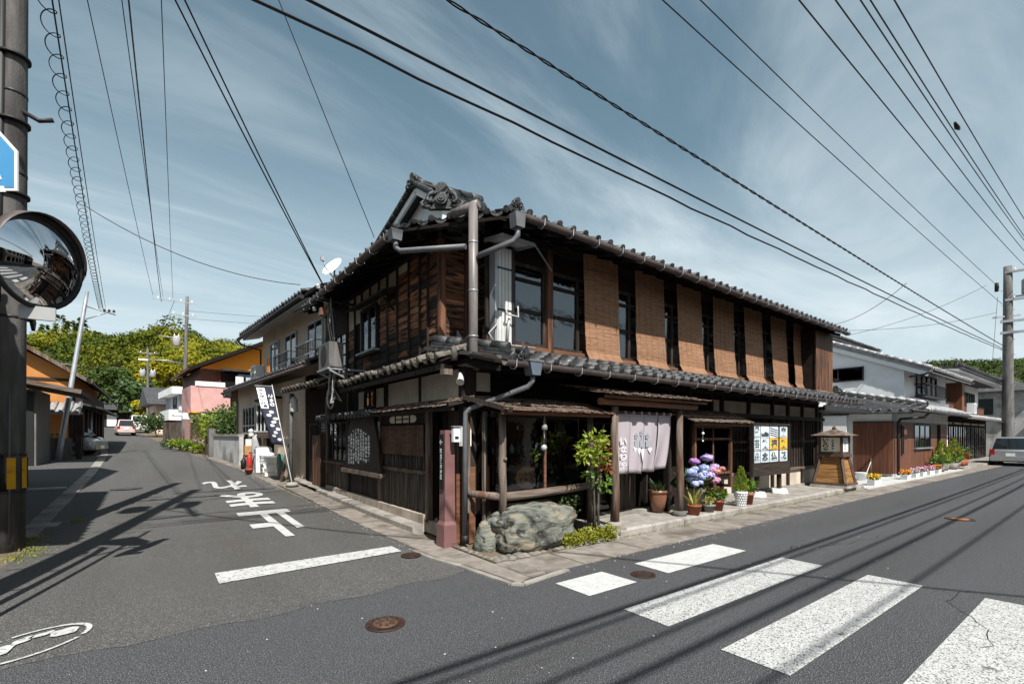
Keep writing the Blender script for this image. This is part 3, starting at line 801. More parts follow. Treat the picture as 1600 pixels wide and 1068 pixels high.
MB().hexa([(.0, 1.0, 5.02), (.0, 4.4, 5.02), (.78, 4.4, 5.62), (.78, 1.6, 5.62), (.0, 1.0, 5.08), (.0, 4.4, 5.08), (.78, 4.4, 5.70), (.78, 1.6, 5.70)]).build('roof_covering', 'tile', UR)
ridge(GAB, (.6, 2.85, 6.70), (2.3, 2.85, 6.68), 1, .2, .06)
ornament(GAB, (.50, 2.85, 6.60), (-1, -.2), .55)

# ================= upper side wall (x = 0): scorched horizontal planks between battens
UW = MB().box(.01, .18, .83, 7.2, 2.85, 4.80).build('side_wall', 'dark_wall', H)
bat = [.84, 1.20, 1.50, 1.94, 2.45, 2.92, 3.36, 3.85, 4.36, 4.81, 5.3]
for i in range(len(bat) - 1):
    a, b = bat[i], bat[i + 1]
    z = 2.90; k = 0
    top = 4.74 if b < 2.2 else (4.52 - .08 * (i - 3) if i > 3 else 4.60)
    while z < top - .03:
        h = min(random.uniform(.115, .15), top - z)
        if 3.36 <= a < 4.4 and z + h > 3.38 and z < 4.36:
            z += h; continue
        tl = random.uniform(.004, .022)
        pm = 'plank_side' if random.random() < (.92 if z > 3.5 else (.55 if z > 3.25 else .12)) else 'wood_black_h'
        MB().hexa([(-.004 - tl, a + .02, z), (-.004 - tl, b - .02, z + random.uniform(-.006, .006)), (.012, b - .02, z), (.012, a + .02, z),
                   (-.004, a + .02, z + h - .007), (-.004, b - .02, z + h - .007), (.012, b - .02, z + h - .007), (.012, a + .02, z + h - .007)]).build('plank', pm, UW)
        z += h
    if b >= 2.2:
        MB().box(-.006, .012, a + .02, b - .02, top, 4.74).build('plaster_panel', 'plaster', UW)
for b in bat[1:]:
    z0 = 4.40 if 3.3 < b < 4.4 else 2.88
    MB().box(-.045, .0, b - .02, b + .02, z0, 4.74).build('batten', 'wood_black', UW)
MB().box(-.05, .06, .74, .84, 2.86, 4.74).build('corner_post', 'wood_red', H)
fb('top_rail', 'wood_black_h', H, 'L', 0, .84, 7.2, 4.742, 4.82, -.05, .05)
# notch at the corner: boards facing the main street, glazed return
NW = MB().box(.06, .5, .83, .95, 2.85, 4.8).build('corner_wall', 'dark_wall', H)
z = 2.9
while z < 4.7:
    h = random.uniform(.13, .17)
    MB().box(.065, .44, .805, .829, z, z + h - .008).build('plank', 'plank_side', NW); z += h
MB().box(.44, .53, .74, .829, 2.86, 4.8).build('corner_post', 'wood_red', H)
def window(parent, face, base, a0, a1, z0, z1, cols=2, rows=(.33, .66), fr=.045, frame='wood_black', glass='glass_old', back=None, sill=None, depth=.05, mull=.03, curtain_d=.12):
    w = FB(MB(), face, base, a0, a1, z0, z0 + fr, 0, depth)
    FB(w, face, base, a0, a1, z1 - fr, z1, 0, depth)
    FB(w, face, base, a0, a0 + fr, z0 + fr, z1 - fr, 0, depth); FB(w, face, base, a1 - fr, a1, z0 + fr, z1 - fr, 0, depth)
    W_ = w.build('window', frame, parent)
    xsq = [a0 + fr + (a1 - a0 - 2 * fr) * i / cols for i in range(cols + 1)]
    zs = [z0 + fr] + [z0 + (z1 - z0) * r for r in rows] + [z1 - fr]
    for i in range(1, cols):
        fb('mullion', frame, W_, face, base, xsq[i] - mull / 2, xsq[i] + mull / 2, z0 + fr, z1 - fr, .004, depth - .008)
    for i in range(cols):
        for zz in zs[1:-1]:
            fb('glazing_bar', frame, W_, face, base, xsq[i] + mull / 2, xsq[i + 1] - mull / 2, zz - mull / 2, zz + mull / 2, .008, depth - .012)
        for j in range(len(zs) - 1):
            fb('pane', glass, W_, face, base, xsq[i] + .004, xsq[i + 1] - .004, zs[j] + .003, zs[j + 1] - .003, .014 + .0005 * j, .020 + .0005 * j)
    if back:
        fb('curtain', back, W_, face, base, a0 + fr, a1 - fr, z0 + fr, z1 - fr, -curtain_d - .01, -curtain_d)
    if sill:
        fb('sill', sill, W_, face, base, a0 - .06, a1 + .06, z0 - .04, z0 - .002, 0, depth + .08)
    return W_
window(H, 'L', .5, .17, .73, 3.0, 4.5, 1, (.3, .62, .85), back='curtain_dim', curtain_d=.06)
B('corner_wall', 'dark_wall', H, .5, .6, .2, .8, 4.5, 4.8)
B('corner_wall', 'dark_wall', H, .5, .6, .2, .8, 2.85, 3.0)
# side window with little hood and sliding frosted panes
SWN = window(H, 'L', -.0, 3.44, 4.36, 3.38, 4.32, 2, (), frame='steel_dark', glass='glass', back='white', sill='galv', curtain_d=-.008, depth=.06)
hood = MB().hexa([(-.34, 2.35, 4.24), (-.34, 4.52, 4.28), (-.01, 4.52, 4.40), (-.01, 2.35, 4.36), (-.34, 2.35, 4.275), (-.34, 4.52, 4.315), (-.01, 4.52, 4.435), (-.01, 2.35, 4.395)]).build('window_hood', 'wood_black_h', H)
for k in range(9):
    y = 2.45 + k * .24
    MB().bar((-.33, y, 4.29), (-.03, y, 4.40), .03, .02).build('hood_batten', 'wood_post', hood)
MB().bar((-.28, 2.6, 4.25), (-.02, 2.6, 3.98), .03, .04).build('bracket', 'wood_black', hood)
# rear part of the side wall: slats and a gridded window
z = 5.32
for k in range(16):
    y = 5.32 + k * .115
    MB().box(-.022, .0, y, y + .10, 4.1, 4.74).build('plank', 'wood_black', UW)
window(H, 'L', 0, 5.35, 6.25, 3.0, 4.08, 2, (.25, .5, .75), back='curtain', curtain_d=-.008)
window(H, 'L', 0, 6.3, 6.9, 3.0, 4.08, 1, (.25, .5, .75), back='curtain_dim', curtain_d=-.008)

# ================= upper front (y = .15): sliding sashes behind reed blinds
posts = [.86, 1.68, 3.11, 4.54, 5.97, 7.40, 8.83, 10.26, 11.45]
for x in posts:
    B('post', 'wood_red' if x > 1 else 'wood_black', H, x - .055, x + .055, .05, .20, 2.96, 4.74)
for a, b in zip(posts, posts[1:]):
    a2, b2 = a + .058, b - .058
    B('transom_board', 'dark_timber', H, a2, b2, .12, .16, 4.42, 4.74)
    cur = random.random() < .75 or a < 3
    wnd = window(H, 'R', .16, a2, b2, 3.06, 4.41, 2 if a > 1.2 else 1, (.43, .80), back=None, glass='glass_old', mull=.06, fr=.06)
    if cur:
        B('curtain', 'curtain', wnd, a2 + .05, b2 - .05, .18, .19, 3.10, random.choice([3.95, 4.36, 3.6, 4.36]))
    B('sill', 'wood_beam', H, a2, b2, .03, .14, 2.98, 3.058)
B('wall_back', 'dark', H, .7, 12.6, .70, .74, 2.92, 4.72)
# projecting shutter box at the far end, vertical boards
SBX = B('shutter_box', 'dark_wall', H, 11.52, 12.76, -.36, .14, 2.92, 4.66)
x = 11.50
for k in range(9):
    w = .139
    MB().box(x, x + w - .008, -.392, -.362, 2.92, 4.64).build('plank', 'wood_red', SBX); x += w
B('sill', 'wood_post_h', SBX, 11.46, 12.80, -.42, -.30, 2.86, 2.918)
# white shutter panel at the corner with its tin hood
SH = B('shutter_panel', 'white_dirty', H, .53, .80, -.02, .14, 3.02, 4.50)
for z0, z1 in ((3.05, 3.52), (3.55, 4.16), (4.19, 4.47)):
    for k in range(4):
        MB().box(.545 + k * .062, .595 + k * .062, -.034, -.021, z0, z1).build('panel_strip', 'white_dirty', SH)
for zz in (3.535, 4.175):
    MB().box(.53, .80, -.04, -.021, zz - .012, zz + .012).build('panel_rail', 'steel_dark', SH)
B('shutter_jamb', 'steel_dark', H, .80, .845, -.03, .15, 3.0, 4.52)
B('shutter_jamb', 'galv', H, .48, .52, -.03, .12, 3.0, 4.45)
tin = MB().hexa([(.38, -.36, 4.52), (.98, -.36, 4.52), (.98, .12, 4.60), (.38, .12, 4.60), (.38, -.36, 4.545), (.98, -.36, 4.545), (.98, .12, 4.625), (.38, .12, 4.625)]).build('shutter_hood', 'white_dirty', H)
MB().bar((.98, -.36, 4.53), (1.66, .0, 4.36), .02, .02).build('hood_stay', 'galv', tin)
for p, q in (((.38, -.36, 4.51), (.98, -.36, 4.51)), ((.38, -.36, 4.51), (.38, .1, 4.58)), ((.98, -.36, 4.51), (.98, .1, 4.58))):
    MB().bar(p, q, .035, .04).build('hood_frame', 'galv', tin)
cb = MB()
cb.tube([(.66, -.05, 3.55), (.64, -.12, 3.48), (.60, -.14, 3.45), (.86, -.12, 3.44), (.88, -.08, 3.62)], .014, 6)
cb.tube([(.50, -.06, 3.30), (.30, -.12, 3.12), (.42, -.10, 3.0), (.7, -.1, 2.99), (1.2, -.12, 3.0)], .010, 6)
cb.tube([(.68, -.06, 3.0), (.69, -.08, 3.28), (.71, -.08, 3.40)], .022, 6)
cb.build('conduit', 'cable_white', H)

# ================= pent roof over the ground floor front
pr = MB()
pr.prism([(-.22, .62, 2.93), (-.1, -.84, 2.56), (13.42, -.84, 2.56), (13.42, .14, 2.97), (.2, .14, 2.97)], (0, 0, .04))
PR = pr.build('pent_roof', 'dark_timber', H)
tile_roof(PR, (.18, -.86, 2.62), (1, 0), (0, 1), .40, 46, 3, T_F, T_B)
for i in range(30):
    x = .3 + i * .45
    MB().bar((x, -.80, 2.53), (x, .0, 2.85), .05, .06).build('rafter', 'dark_timber', PR)
# rolled verge ridge at the corner end
ridge(PR, (-.20, .60, 2.97), (.36, -.80, 2.70), 2, .24, .08)
ornament(PR, (.38, -.86, 2.62), (.3, -1), .42)
for k in range(5):
    f = k / 5
    MB().bar((-.36 + .56 * f, .52 - 1.4 * f, 2.90 - .27 * f), (-.36 + .56 * (f + .19), .52 - 1.4 * (f + .19), 2.90 - .27 * (f + .19)), .2, .05).build('verge_tile', 'tile', PR)
MB().prism([(-.30, .62, 2.72), (-.02, -.82, 2.46), (.02, -.82, 2.60), (-.24, .62, 2.92)], (.05, .01, 0)).build('verge_board', 'dark_timber', PR)

# ================= gutters and downpipes
def half_gutter(name, p, q, r, mat, parent):
    p = Vector(p); q = Vector(q); d = (q - p).normalized(); sd = d.cross(Vector((0, 0, 1))).normalized()
    def fn(u, v):
        a = math.pi * (1 + v)
        return p + (q - p) * u + sd * math.cos(a) * r + Vector((0, 0, math.sin(a) * r))
    return MB().sheet(fn, 1, 8, (0, 0, .008)).build(name, mat, parent)
GU = half_gutter('gutter', (.42, -.735, 4.68), (12.95, -.735, 4.66), .065, 'gutter_brown', H)
for i in range(22):
    x = .8 + i * .57
    MB().tube([(x, -.82, 4.70), (x, -.81, 4.61), (x + .01, -.735, 4.585), (x, -.66, 4.63), (x, -.63, 4.68)], .008, 5).build('gutter_hook', 'galv', GU)
GL2 = half_gutter('gutter', (.0, -.93, 2.58), (13.45, -.93, 2.56), .065, 'gutter_brown', H)
for i in range(22):
    x = .15 + i * .61
    MB().tube([(x, -1.0, 2.60), (x, -.99, 2.51), (x + .01, -.93, 2.485), (x, -.86, 2.50), (x, -.84, 2.55)], .008, 5).build('gutter_hook', 'galv', GL2)
GS = half_gutter('gutter', (-.80, 6.5, 4.66), (-.80, .80, 4.66), .06, 'gutter_brown', H)
for i in range(9):
    y = 1.0 + i * .62
    MB().tube([(-.88, y, 4.68), (-.86, y, 4.58), (-.80, y, 4.565), (-.72, y, 4.62)], .008, 5).build('gutter_hook', 'galv', GS)
MB().prism([(-.86, .68, 4.50), (-.72, .68, 4.50), (-.70, .68, 4.66), (-.88, .68, 4.66)], (0, .16, 0)).build('gutter_box', 'pipe_grey', H)
MB().prism([(.30, -.80, 4.48), (.44, -.80, 4.48), (.46, -.80, 4.68), (.28, -.80, 4.68)], (0, .15, 0)).build('gutter_box', 'pipe_grey', H)
MB().tube([(-.79, .74, 4.52), (-.79, .74, 4.40), (-.74, .68, 4.34), (-.16, -.22, 4.26)], .040, 10).build('side_pipe', 'pipe_grey', H)
MB().tube([(.37, -.73, 4.50), (.37, -.73, 4.38), (.32, -.70, 4.30), (-.06, -.38, 4.10)], .040, 10).build('side_pipe', 'pipe_grey', H)
MB().tube([(-.24, .02, 4.78), (-.02, -.34, 4.86)], .062, 12).build('corner_gutter', 'pipe_brown', H)
DP = MB().tube([(-.08, -.29, 4.86), (-.08, -.29, 3.6), (-.08, -.29, 2.80), (-.04, -.25, 2.70), (.08, -.12, 2.62), (.13, -.06, 2.60)], [.066, .066, .062, .062, .062, .058], 14).build('downpipe', 'pipe_brown', H)
for zz in (4.30, 3.62, 2.98):
    MB().lathe([(.070, 0), (.070, .02)], (-.08, -.29, zz), 14).build('pipe_clip', 'galv', DP)
# rain head on the lower gutter, slanting pipe, corner downpipe
MB().prism([(.40, -1.02, 2.42), (.54, -1.02, 2.42), (.58, -1.02, 2.60), (.36, -1.02, 2.60)], (0, .16, 0)).build('rain_head', 'pipe_blue', H)
MB().box(.34, .60, -1.03, -.85, 2.60, 2.63).build('rain_head_lid', 'pipe_grey', H)
MB().tube([(.47, -.94, 2.42), (.46, -.94, 2.34), (.42, -.90, 2.27), (-.13, -.30, 1.98), (-.17, -.24, 1.92), (-.17, -.22, 1.7), (-.17, -.22, .20)], [.036] * 5 + [.036, .036], 10).build('downpipe', 'pipe_grey', H)
MB().lathe([(.05, 0), (.05, .12)], (-.17, -.22, .08), 10).build('pipe_foot', 'black', H)

# ================= ground floor, side street face (x = 0)
LW = MB().box(.02, .16, 1.2, 9.0, .1, 2.9).build('side_wall', 'dark_wall', H)
pl = MB().box(-.11, .01, 1.2, 3.2, gz(2), .285).build('plinth', 'plinth', H)
MB().box(-.10, .01, 3.21, 5.2, gz(4), .29).build('plinth', 'plinth', H)
MB().box(-.09, .01, 5.21, 6.9, gz(6), .30).build('plinth', 'plinth', H)
MB().box(-.06, .02, .74, 1.19, .0, .2).build('plinth', 'plinth', H)
def vplanks(parent, face, base, a0, a1, z0, z1, w, mat, d=.02, jit=.006):
    a = a0; n = max(1, round((a1 - a0) / w)); w = (a1 - a0) / n
    for i in range(n):
        dd = d + random.uniform(-jit, jit)
        FB(MB(), face, base, a, a + w - .005, z0, z1 + random.uniform(-.01, .004), .0, dd).build('plank', mat, parent)
        a += w
def post(name, mat, face, base, a, w, z0, z1, d): return fb(name, mat, H, face, base, a - w / 2, a + w / 2, z0, z1, -.02, d)
post('post', 'wood_black', 'L', 0, .06, .15, .1, 2.9, .07)
post('post', 'wood_post', 'L', 0, 1.18, .11, .16, 2.05, .06)
post('post', 'wood_post', 'L', 0, 3.27, .12, .29, 2.10, .06)
post('post', 'wood_black', 'L', 0, 5.25, .12, .30, 2.60, .05)
post('post', 'wood_post', 'L', 0, 6.95, .12, .20, 2.60, .06)
vplanks(LW, 'L', .02, 1.24, 3.20, .287, .93, .115, 'plank_low', .035)
fb('rail', 'wood_post_h', H, 'L', 0, 1.24, 3.2, .935, 1.0, -.015, .055)
for k in range(22):
    y = 1.30 + k * .088
    MB().box(-.012, .012, y, y + .03, 1.005, 1.30).build('lattice_slat', 'plank_low', LW)
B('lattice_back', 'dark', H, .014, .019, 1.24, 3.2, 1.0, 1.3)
bl = MB()
for k in range(46):
    z = 1.25 + k * .0116
    bl.box(-.062 + random.uniform(-.004, .004), -.054, 1.30, 3.18, z, z + .0098)
BL = bl.build('bamboo_blind', 'reed_dark', label='dark brown bamboo blind hanging on the side street wall under a bark awning', cat='blind')
for y in (1.5, 1.9, 2.3, 2.7, 3.05):
    MB().box(-.068, -.0665, y, y + .004, 1.25, 1.785).build('blind_cord', 'reed', BL)
B('transom', 'wood_black_h', H, -.03, .02, 1.24, 3.2, 1.80, 2.02)
for y0, y1, cv in ((1.62, 1.86, 1), (1.93, 2.17, 0), (2.24, 2.48, 0), (2.55, 2.79, -1)):
    n = 10; P = []
    pts = [(y0, 1.83), (y1, 1.83), (y1, 1.96), (y0, 1.96)]
    if cv == 1: pts = [(y1, 1.83), (y1, 1.96)] + [(y1 - .12 - .12 * math.sin(t * math.pi / 6), 1.895 + .065 * math.cos(t * math.pi / 6)) for t in range(7)]
    if cv == -1: pts = [(y0, 1.96), (y0, 1.83)] + [(y0 + .12 + .12 * math.sin(t * math.pi / 6), 1.895 - .065 * math.cos(t * math.pi / 6)) for t in range(7)]
    MB().prism([(-.036, a, b) for a, b in pts], (.004, 0, 0)).build('transom_paper', 'paper_warm', H)
    if cv == 0: MB().box(-.040, -.0365, y0, y1, 1.885, 1.905).build('transom_bar', 'wood_black', H)
# corner doorway
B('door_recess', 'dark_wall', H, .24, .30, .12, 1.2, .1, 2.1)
dr = MB().box(.19, .235, .55, 1.12, .16, 1.98).build('door', 'wood_black', H)
for k in range(5):
    MB().box(.17, .189, .60 + k * .11, .62 + k * .11, .9, 1.9).build('lattice_slat', 'wood_black', dr)
B('door_board', 'wood_red', H, -.02, .02, .15, .26, .12, 1.98)
B('door_board', 'wood_black', H, -.02, .03, .26, .50, .12, 1.98)
B('threshold', 'plinth', H, -.05, .2, .5, 1.18, .0, .14)
# plaster band over the awning
for y0, y1 in ((.16, 1.47), (1.55, 2.90)):
    B('plaster_panel', 'plaster', H, -.012, .018, y0, y1, 2.13, 2.60)
for y in (1.51, 2.95):
    post('post', 'wood_black', 'L', 0, y, .07, 2.1, 2.72, .03)
B('rail', 'wood_black_h', H, -.04, .02, .1, 5.3, 2.06, 2.125)
for y0, y1 in ((3.2, 3.55), (4.2, 4.6)):
    B('plaster_panel', 'plaster', H, -.008, .018, y0, y1, 2.18, 2.56)
window(H, 'L', 0, 3.58, 4.17, 2.18, 2.56, 2, (), back=None, glass='glass_dark')
# tile awning along the side
ta = MB().hexa([(-.50, -.12, 2.62), (-.50, 4.45, 2.62), (.0, 4.45, 2.84), (.0, -.12, 2.84), (-.50, -.12, 2.65), (-.50, 4.45, 2.65), (.0, 4.45, 2.87), (.0, -.12, 2.87)]).build('tile_awning', 'dark_timber', H)
tile_roof(ta, (-.54, 4.42, 2.68), (0, -1), (1, 0), .42, 17, 2, TO_F, TO_B, w=.268, L=.255, jit=.012)
for k in range(9):
    y = .0 + k * .52
    MB().bar((-.48, y, 2.60), (.0, y, 2.80), .05, .06).build('rafter', 'wood_black', ta)
MB().bar((-.46, -.10, 2.56), (-.46, 4.42, 2.56), .05, .07).build('awning_beam', 'wood_black', ta)
MB().tube([(-.10, -.16, 2.86), (-.10, 1.2, 2.875), (-.10, 3, 2.87), (-.10, 4.45, 2.88)], .06, 10).build('ridge_tile', 'tile_old', ta)
MB().box(-.50, -.36, -.20, -.10, 2.44, 2.52).build('beam_end', 'wood_post', ta)
MB().lathe([(.05, 0), (.045, .1), (.03, .2)], (-.30, -.14, 2.66), 8).build('finial', 'tile_old', ta)
# ragged bark awning beneath
def bark_roof(parent, x0, x1, yf, zf, yb, zb, n, face='R', th_=.05, name='bark_awning'):
    """strips of bark running down the slope, uneven along the front"""
    base = MB()
    if face == 'R':
        base.hexa([(x0, yf, zf), (x1, yf, zf), (x1, yb, zb), (x0, yb, zb), (x0, yf, zf + .02), (x1, yf, zf + .02), (x1, yb, zb + .02), (x0, yb, zb + .02)])
    else:
        base.hexa([(yf, x0, zf), (yf, x1, zf), (yb, x1, zb), (yb, x0, zb), (yf, x0, zf + .02), (yf, x1, zf + .02), (yb, x1, zb + .02), (yb, x0, zb + .02)])
    bo = base.build(name, 'dark_timber', parent)
    sh = MB()
    for lay in range(3):
        for i in range(n):
            a = x0 + (x1 - x0) * (i + random.uniform(-.3, .3)) / n; w = (x1 - x0) / n * random.uniform(.9, 1.5)
            f0 = random.uniform(-.05, .02) + lay * .28; f1 = f0 + random.uniform(.45, .62)
            f1 = min(f1, 1)
            dz = .022 + lay * .016 + random.uniform(0, .014); sk = random.uniform(-.02, .02)
            ya, yb_ = yf + (yb - yf) * f0, yf + (yb - yf) * f1
            za, zb_ = zf + (zb - zf) * f0 + dz + .012, zf + (zb - zf) * f1 + dz - .004
            q = [(a, ya, za - .014), (a + w, ya + random.uniform(-.02, .02), za - .014), (a + w + sk, yb_, zb_ - .012), (a + sk, yb_, zb_ - .012),
                 (a, ya, za), (a + w, ya, za), (a + w + sk, yb_, zb_), (a + sk, yb_, zb_)]
            if face == 'L': q = [(p[1], p[0], p[2]) for p in q]
            sh.hexa(q)
    s = sh.build('bark_strips', 'bark', bo, kind='stuff')
    return bo
ba = bark_roof(H, -.22, 2.75, -.42, 2.0, .0, 2.12, 34, 'L')
MB().bar((-.36, -.2, 1.98), (-.36, 2.75, 1.98), .045, .055).build('awning_beam', 'wood_black', ba)
MB().bar((-.44, -.20, 2.03), (.02, -.20, 2.14), .06, .06).build('awning_end', 'wood_black', ba)
ta2 = MB().hexa([(-.38, 2.8, 1.99), (-.38, 6.7, 1.99), (.0, 6.7, 2.11), (.0, 2.8, 2.11), (-.38, 2.8, 2.01), (-.38, 6.7, 2.01), (.0, 6.7, 2.13), (.0, 2.8, 2.13)]).build('tile_awning', 'dark_timber', H)
TS = tile_mesh(.20, .22, 'tile', True, lift=.02)
tile_roof(ta2, (-.40, 6.68, 2.03), (0, -1), (1, 0), .32, 19, 1, TS, TS, w=.205, L=.19)
# poem board in the middle of the side front
PB = MB().prism([(-.16, 2.92, .86), (-.16, 5.12, .86), (-.16, 4.95, 1.45), (-.16, 4.72, 1.98), (-.16, 3.32, 1.98), (-.16, 3.08, 1.45)], (.04, 0, 0)).build('poem_board', 'plate_dark', label='black wooden board covered in columns of white brush lettering', cat='sign')
kana = 'あいうえおかきくけこさしすせそたちつてとなにぬねのはひふへほまみむめもやゆよらりるれろわをん日本心人山川花月'
for i in range(9):
    y = 3.55 + i * .155
    n = random.randint(7, 10)
    zt = 1.80 - abs(i - 4) * .045 + random.uniform(-.05, .02); zb = .98 + random.uniform(-.04, .16)
    txt = ''.join(random.choice(kana) for _ in range(n))
    glyphs(txt, .128, zt - zb, (-.164, y + .064, zb), (0, -1, 0), (0, 0, 1), .075, stack=True).build('lettering', 'white', PB)
MB().box(-.20, -.11, 2.84, 5.25, .77, .855).build('board_rail', 'wood_post_h', PB)
MB().box(-.17, -.10, 3.3, 4.75, 2.0, 2.02).build('board_top', 'galv', PB)
B('paper_strip', 'paper', H, -.075, -.068, 3.22, 3.33, 1.35, 1.88)
glyphs('営業中', .05, .3, (-.0765, 3.30, 1.5), (0, -1, 0), (0, 0, 1), 0, stack=True).build('lettering', 'ink', H)
vplanks(LW, 'L', .02, 3.34, 5.18, .292, .77, .12, 'wood_black', .03)
vplanks(LW, 'L', .02, 5.32, 6.88, .302, .90, .12, 'plank_low', .03)
window(H, 'L', 0, 5.34, 6.86, .95, 1.94, 4, (.62,), back='curtain', sill='wood_post', curtain_d=-.008, mull=.04)
fb('sill', 'wood_post_h', H, 'L', 0, 5.30, 6.9, .90, .945, 0, .09)
# entrance further along: plank wing and dark doorway with slatted light
DW = MB().box(-.16, -.06, 7.05, 7.85, .2, 1.62).build('door_wing', 'wood_black', H)
vplanks(DW, 'L', -.16, 7.05, 7.85, .2, 1.60, .13, 'wood_red', .02)
window(H, 'L', 0, 7.05, 7.6, 1.62, 2.0, 1, (.2, .4, .6, .8), glass='frosted')
B('door', 'wood_black', H, .0, .03, 8.0, 8.9, .2, 1.95)
for k in range(6):
    MB().box(-.02, -.001, 8.05 + k * .14, 8.07 + k * .14, .9, 1.9).build('lattice_slat', 'wood_black', H)
B('side_wall', 'dark_wall', H, .02, .2, 9.0, 9.3, .2, 2.9)
B('step', 'plinth', H, -.3, 0, 7.0, 8.9, .1, .22)
# ================= ground floor, main street face (y = 0)
FW = MB().box(2.0, 12.7, .06, .16, .1, 2.62).build('front_wall', 'dark_wall', H)
B('front_wall', 'dark_timber', H, .10, 2.2, .02, .16, 1.95, 2.62)
post('post', 'wood_black', 'R', 0, .06, .13, .1, 2.9, .05)
B('plaster_panel', 'plaster', H, .13, .40, -.012, .015, 2.26, 2.54)
for k in range(7):
    B('plank', 'dark_timber', H, .42, 2.3, -.03 + .012 * (k % 2), .018, 2.0 + k * .078, 2.073 + k * .078)
B('rail', 'wood_black_h', H, .1, 12.7, -.05, .015, 2.555, 2.63)
for x in (4.2, 4.95, 5.7, 6.6, 7.06, 8.35, 9.65, 10.6, 11.55, 12.62):
    B('post', 'wood_black', H, x - .05, x + .05, -.04, .055, .14, 2.55)
pan = [(6.66, 7.0), (7.12, 8.29), (8.41, 9.59), (9.71, 10.54), (10.66, 11.49), (11.61, 12.56)]
for a, b in pan:
    B('plaster_panel', 'plaster', H, a, b, .02, .055, 2.14, 2.44)
B('rail', 'wood_black_h', H, 6.5, 12.8, -.16, .05, 2.04, 2.135)
# battened board wall
x = 6.96
while x < 12.55:
    MB().box(x, x + .165, .035, .058, .70, 2.04).build('plank', 'wood_black', FW)
    MB().box(x - .014, x + .014, .005, .034, .70, 2.04).build('batten', 'wood_black', FW)
    x += .17
B('rail', 'wood_post_h', H, 6.96, 12.6, -.05, .055, .62, .69)
for a, b in ((4.3, 4.9), (5.76, 6.54), (6.66, 7.0), (7.12, 8.29), (8.41, 9.59), (9.71, 10.54), (10.66, 11.49), (11.61, 12.56)):
    B('plaster_panel', 'plaster', H, a, b, .015, .057, .14, .615)
B('plinth', 'concrete', H, 6.6, 12.7, -.06, .014, .137, .20)
# display window bay with round log posts
DWN = B('display_bay', 'dark_wall', H, .12, 2.0, -.40, .9, .45, .76)
B('bay_back', 'wood_beam', H, .12, 2.05, .62, .68, .4, 2.0)
B('bay_ceiling', 'dark_timber', H, .05, 2.05, -.50, .9, 1.96, 2.0)
B('bay_side', 'dark_timber', H, 2.02, 2.10, -.45, .9, .2, 1.96)
for name, x0, x1, z0, z1 in (('bay_rail', .10, 2.0, .76, .80), ('bay_rail', .10, 2.0, 1.86, 1.95)):
    B(name, 'wood_black_h', H, x0, x1, -.52, -.46, z0, z1)
B('glass_pane', 'glass', H, .30, 1.05, -.498, -.492, .80, 1.86)
B('glass_pane', 'glass', H, 1.09, 1.95, -.498, -.492, .80, 1.86)
B('bay_mullion', 'wood_beam', H, 1.05, 1.09, -.515, -.475, .80, 1.86)
B('glass_pane', 'glass', H, .125, .131, -.44, .5, .80, 1.86)
B('glass_pane', 'glass', H, .14, .26, -.497, -.491, .80, 1.86)
MB().tube([(.19, -.62, .30), (.195, -.625, .9), (.18, -.62, 1.2), (.195, -.615, 1.5), (.19, -.61, 1.92)], [.062, .055, .062, .052, .055], 10).build('log_post', 'wood_post', H)
MB().tube([(.19, -.665, 1.25), (.185, -.70, 1.29)], [.03, .022], 7).build('branch_knot', 'wood_post', H)
MB().tube([(1.96, -.60, .20), (1.955, -.61, .8), (1.965, -.60, 1.3), (1.96, -.59, 1.92)], [.06, .05, .055, .05], 10).build('log_post', 'wood_post', H)
MB().tube([(.20, -.60, .74), (.8, -.615, .755), (1.4, -.60, .77), (1.98, -.60, .80)], [.065, .062, .060, .058], 10).build('log_rail', 'wood_post_h', H)
MB().tube([(.17, -.60, .75), (-.02, -.32, .77), (-.10, -.18, .78)], [.055, .052, .05], 10).build('log_rail', 'wood_post', H)
B('post', 'wood_post', H, -.14, -.07, -.20, -.12, .5, 2.0)
B('post', 'wood_post', H, .10, .16, -.30, -.24, .1, 1.95)
ba2 = bark_roof(H, .02, 2.16, -.92, 1.93, .0, 2.14, 46, 'R')
MB().bar((.02, -.84, 1.915), (2.14, -.84, 1.915), .05, .06).build('awning_beam', 'wood_beam', ba2)
MB().bar((-.20, -.22, 2.14), (.08, -.98, 1.93), .05, .06).build('awning_end', 'wood_black', ba2)
MB().bar((.02, -.93, 1.95), (2.14, -.93, 1.95), .02, .025).build('awning_cane', 'reed_dark', ba2)
# entrance: log posts, beam, bark canopy
for x, zt in ((2.24, 2.07), (4.03, 2.07)):
    MB().tube([(x - .01, -.87, .15), (x + .012, -.875, .7), (x - .008, -.865, 1.3), (x, -.87, zt)], [.075, .068, .064, .058], 12).build('log_post', 'wood_post', H)
    MB().lathe([(.14, 0), (.13, .06), (.09, .09)], (x - .01, -.87, .135), 9).build('post_stone', 'stone_cobble', H)
MB().tube([(1.80, -.95, 2.13), (3.0, -.96, 2.14), (4.42, -.95, 2.13)], [.055, .06, .055], 10).build('canopy_beam', 'wood_beam', H)
ba3 = bark_roof(H, 1.78, 4.62, -1.12, 2.22, .0, 2.42, 40, 'R')
MB().bar((1.8, -1.06, 2.20), (4.6, -1.06, 2.20), .04, .04).build('awning_beam', 'wood_beam', ba3)
MB().bar((2.20, -.80, 1.99), (4.0, -.80, 1.985), .025, .025).build('curtain_rod', 'wood_beam', H)
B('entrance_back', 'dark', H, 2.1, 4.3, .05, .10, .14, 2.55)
B('entrance_door', 'plank_low', H, 3.25, 3.85, -.02, .045, .14, 1.85)
window(H, 'R', .045, 2.25, 3.2, .16, 1.85, 2, (.35, .7), glass='glass_dark')
B('step', 'concrete', H, 2.3, 4.2, -.25, .0, .136, .19)
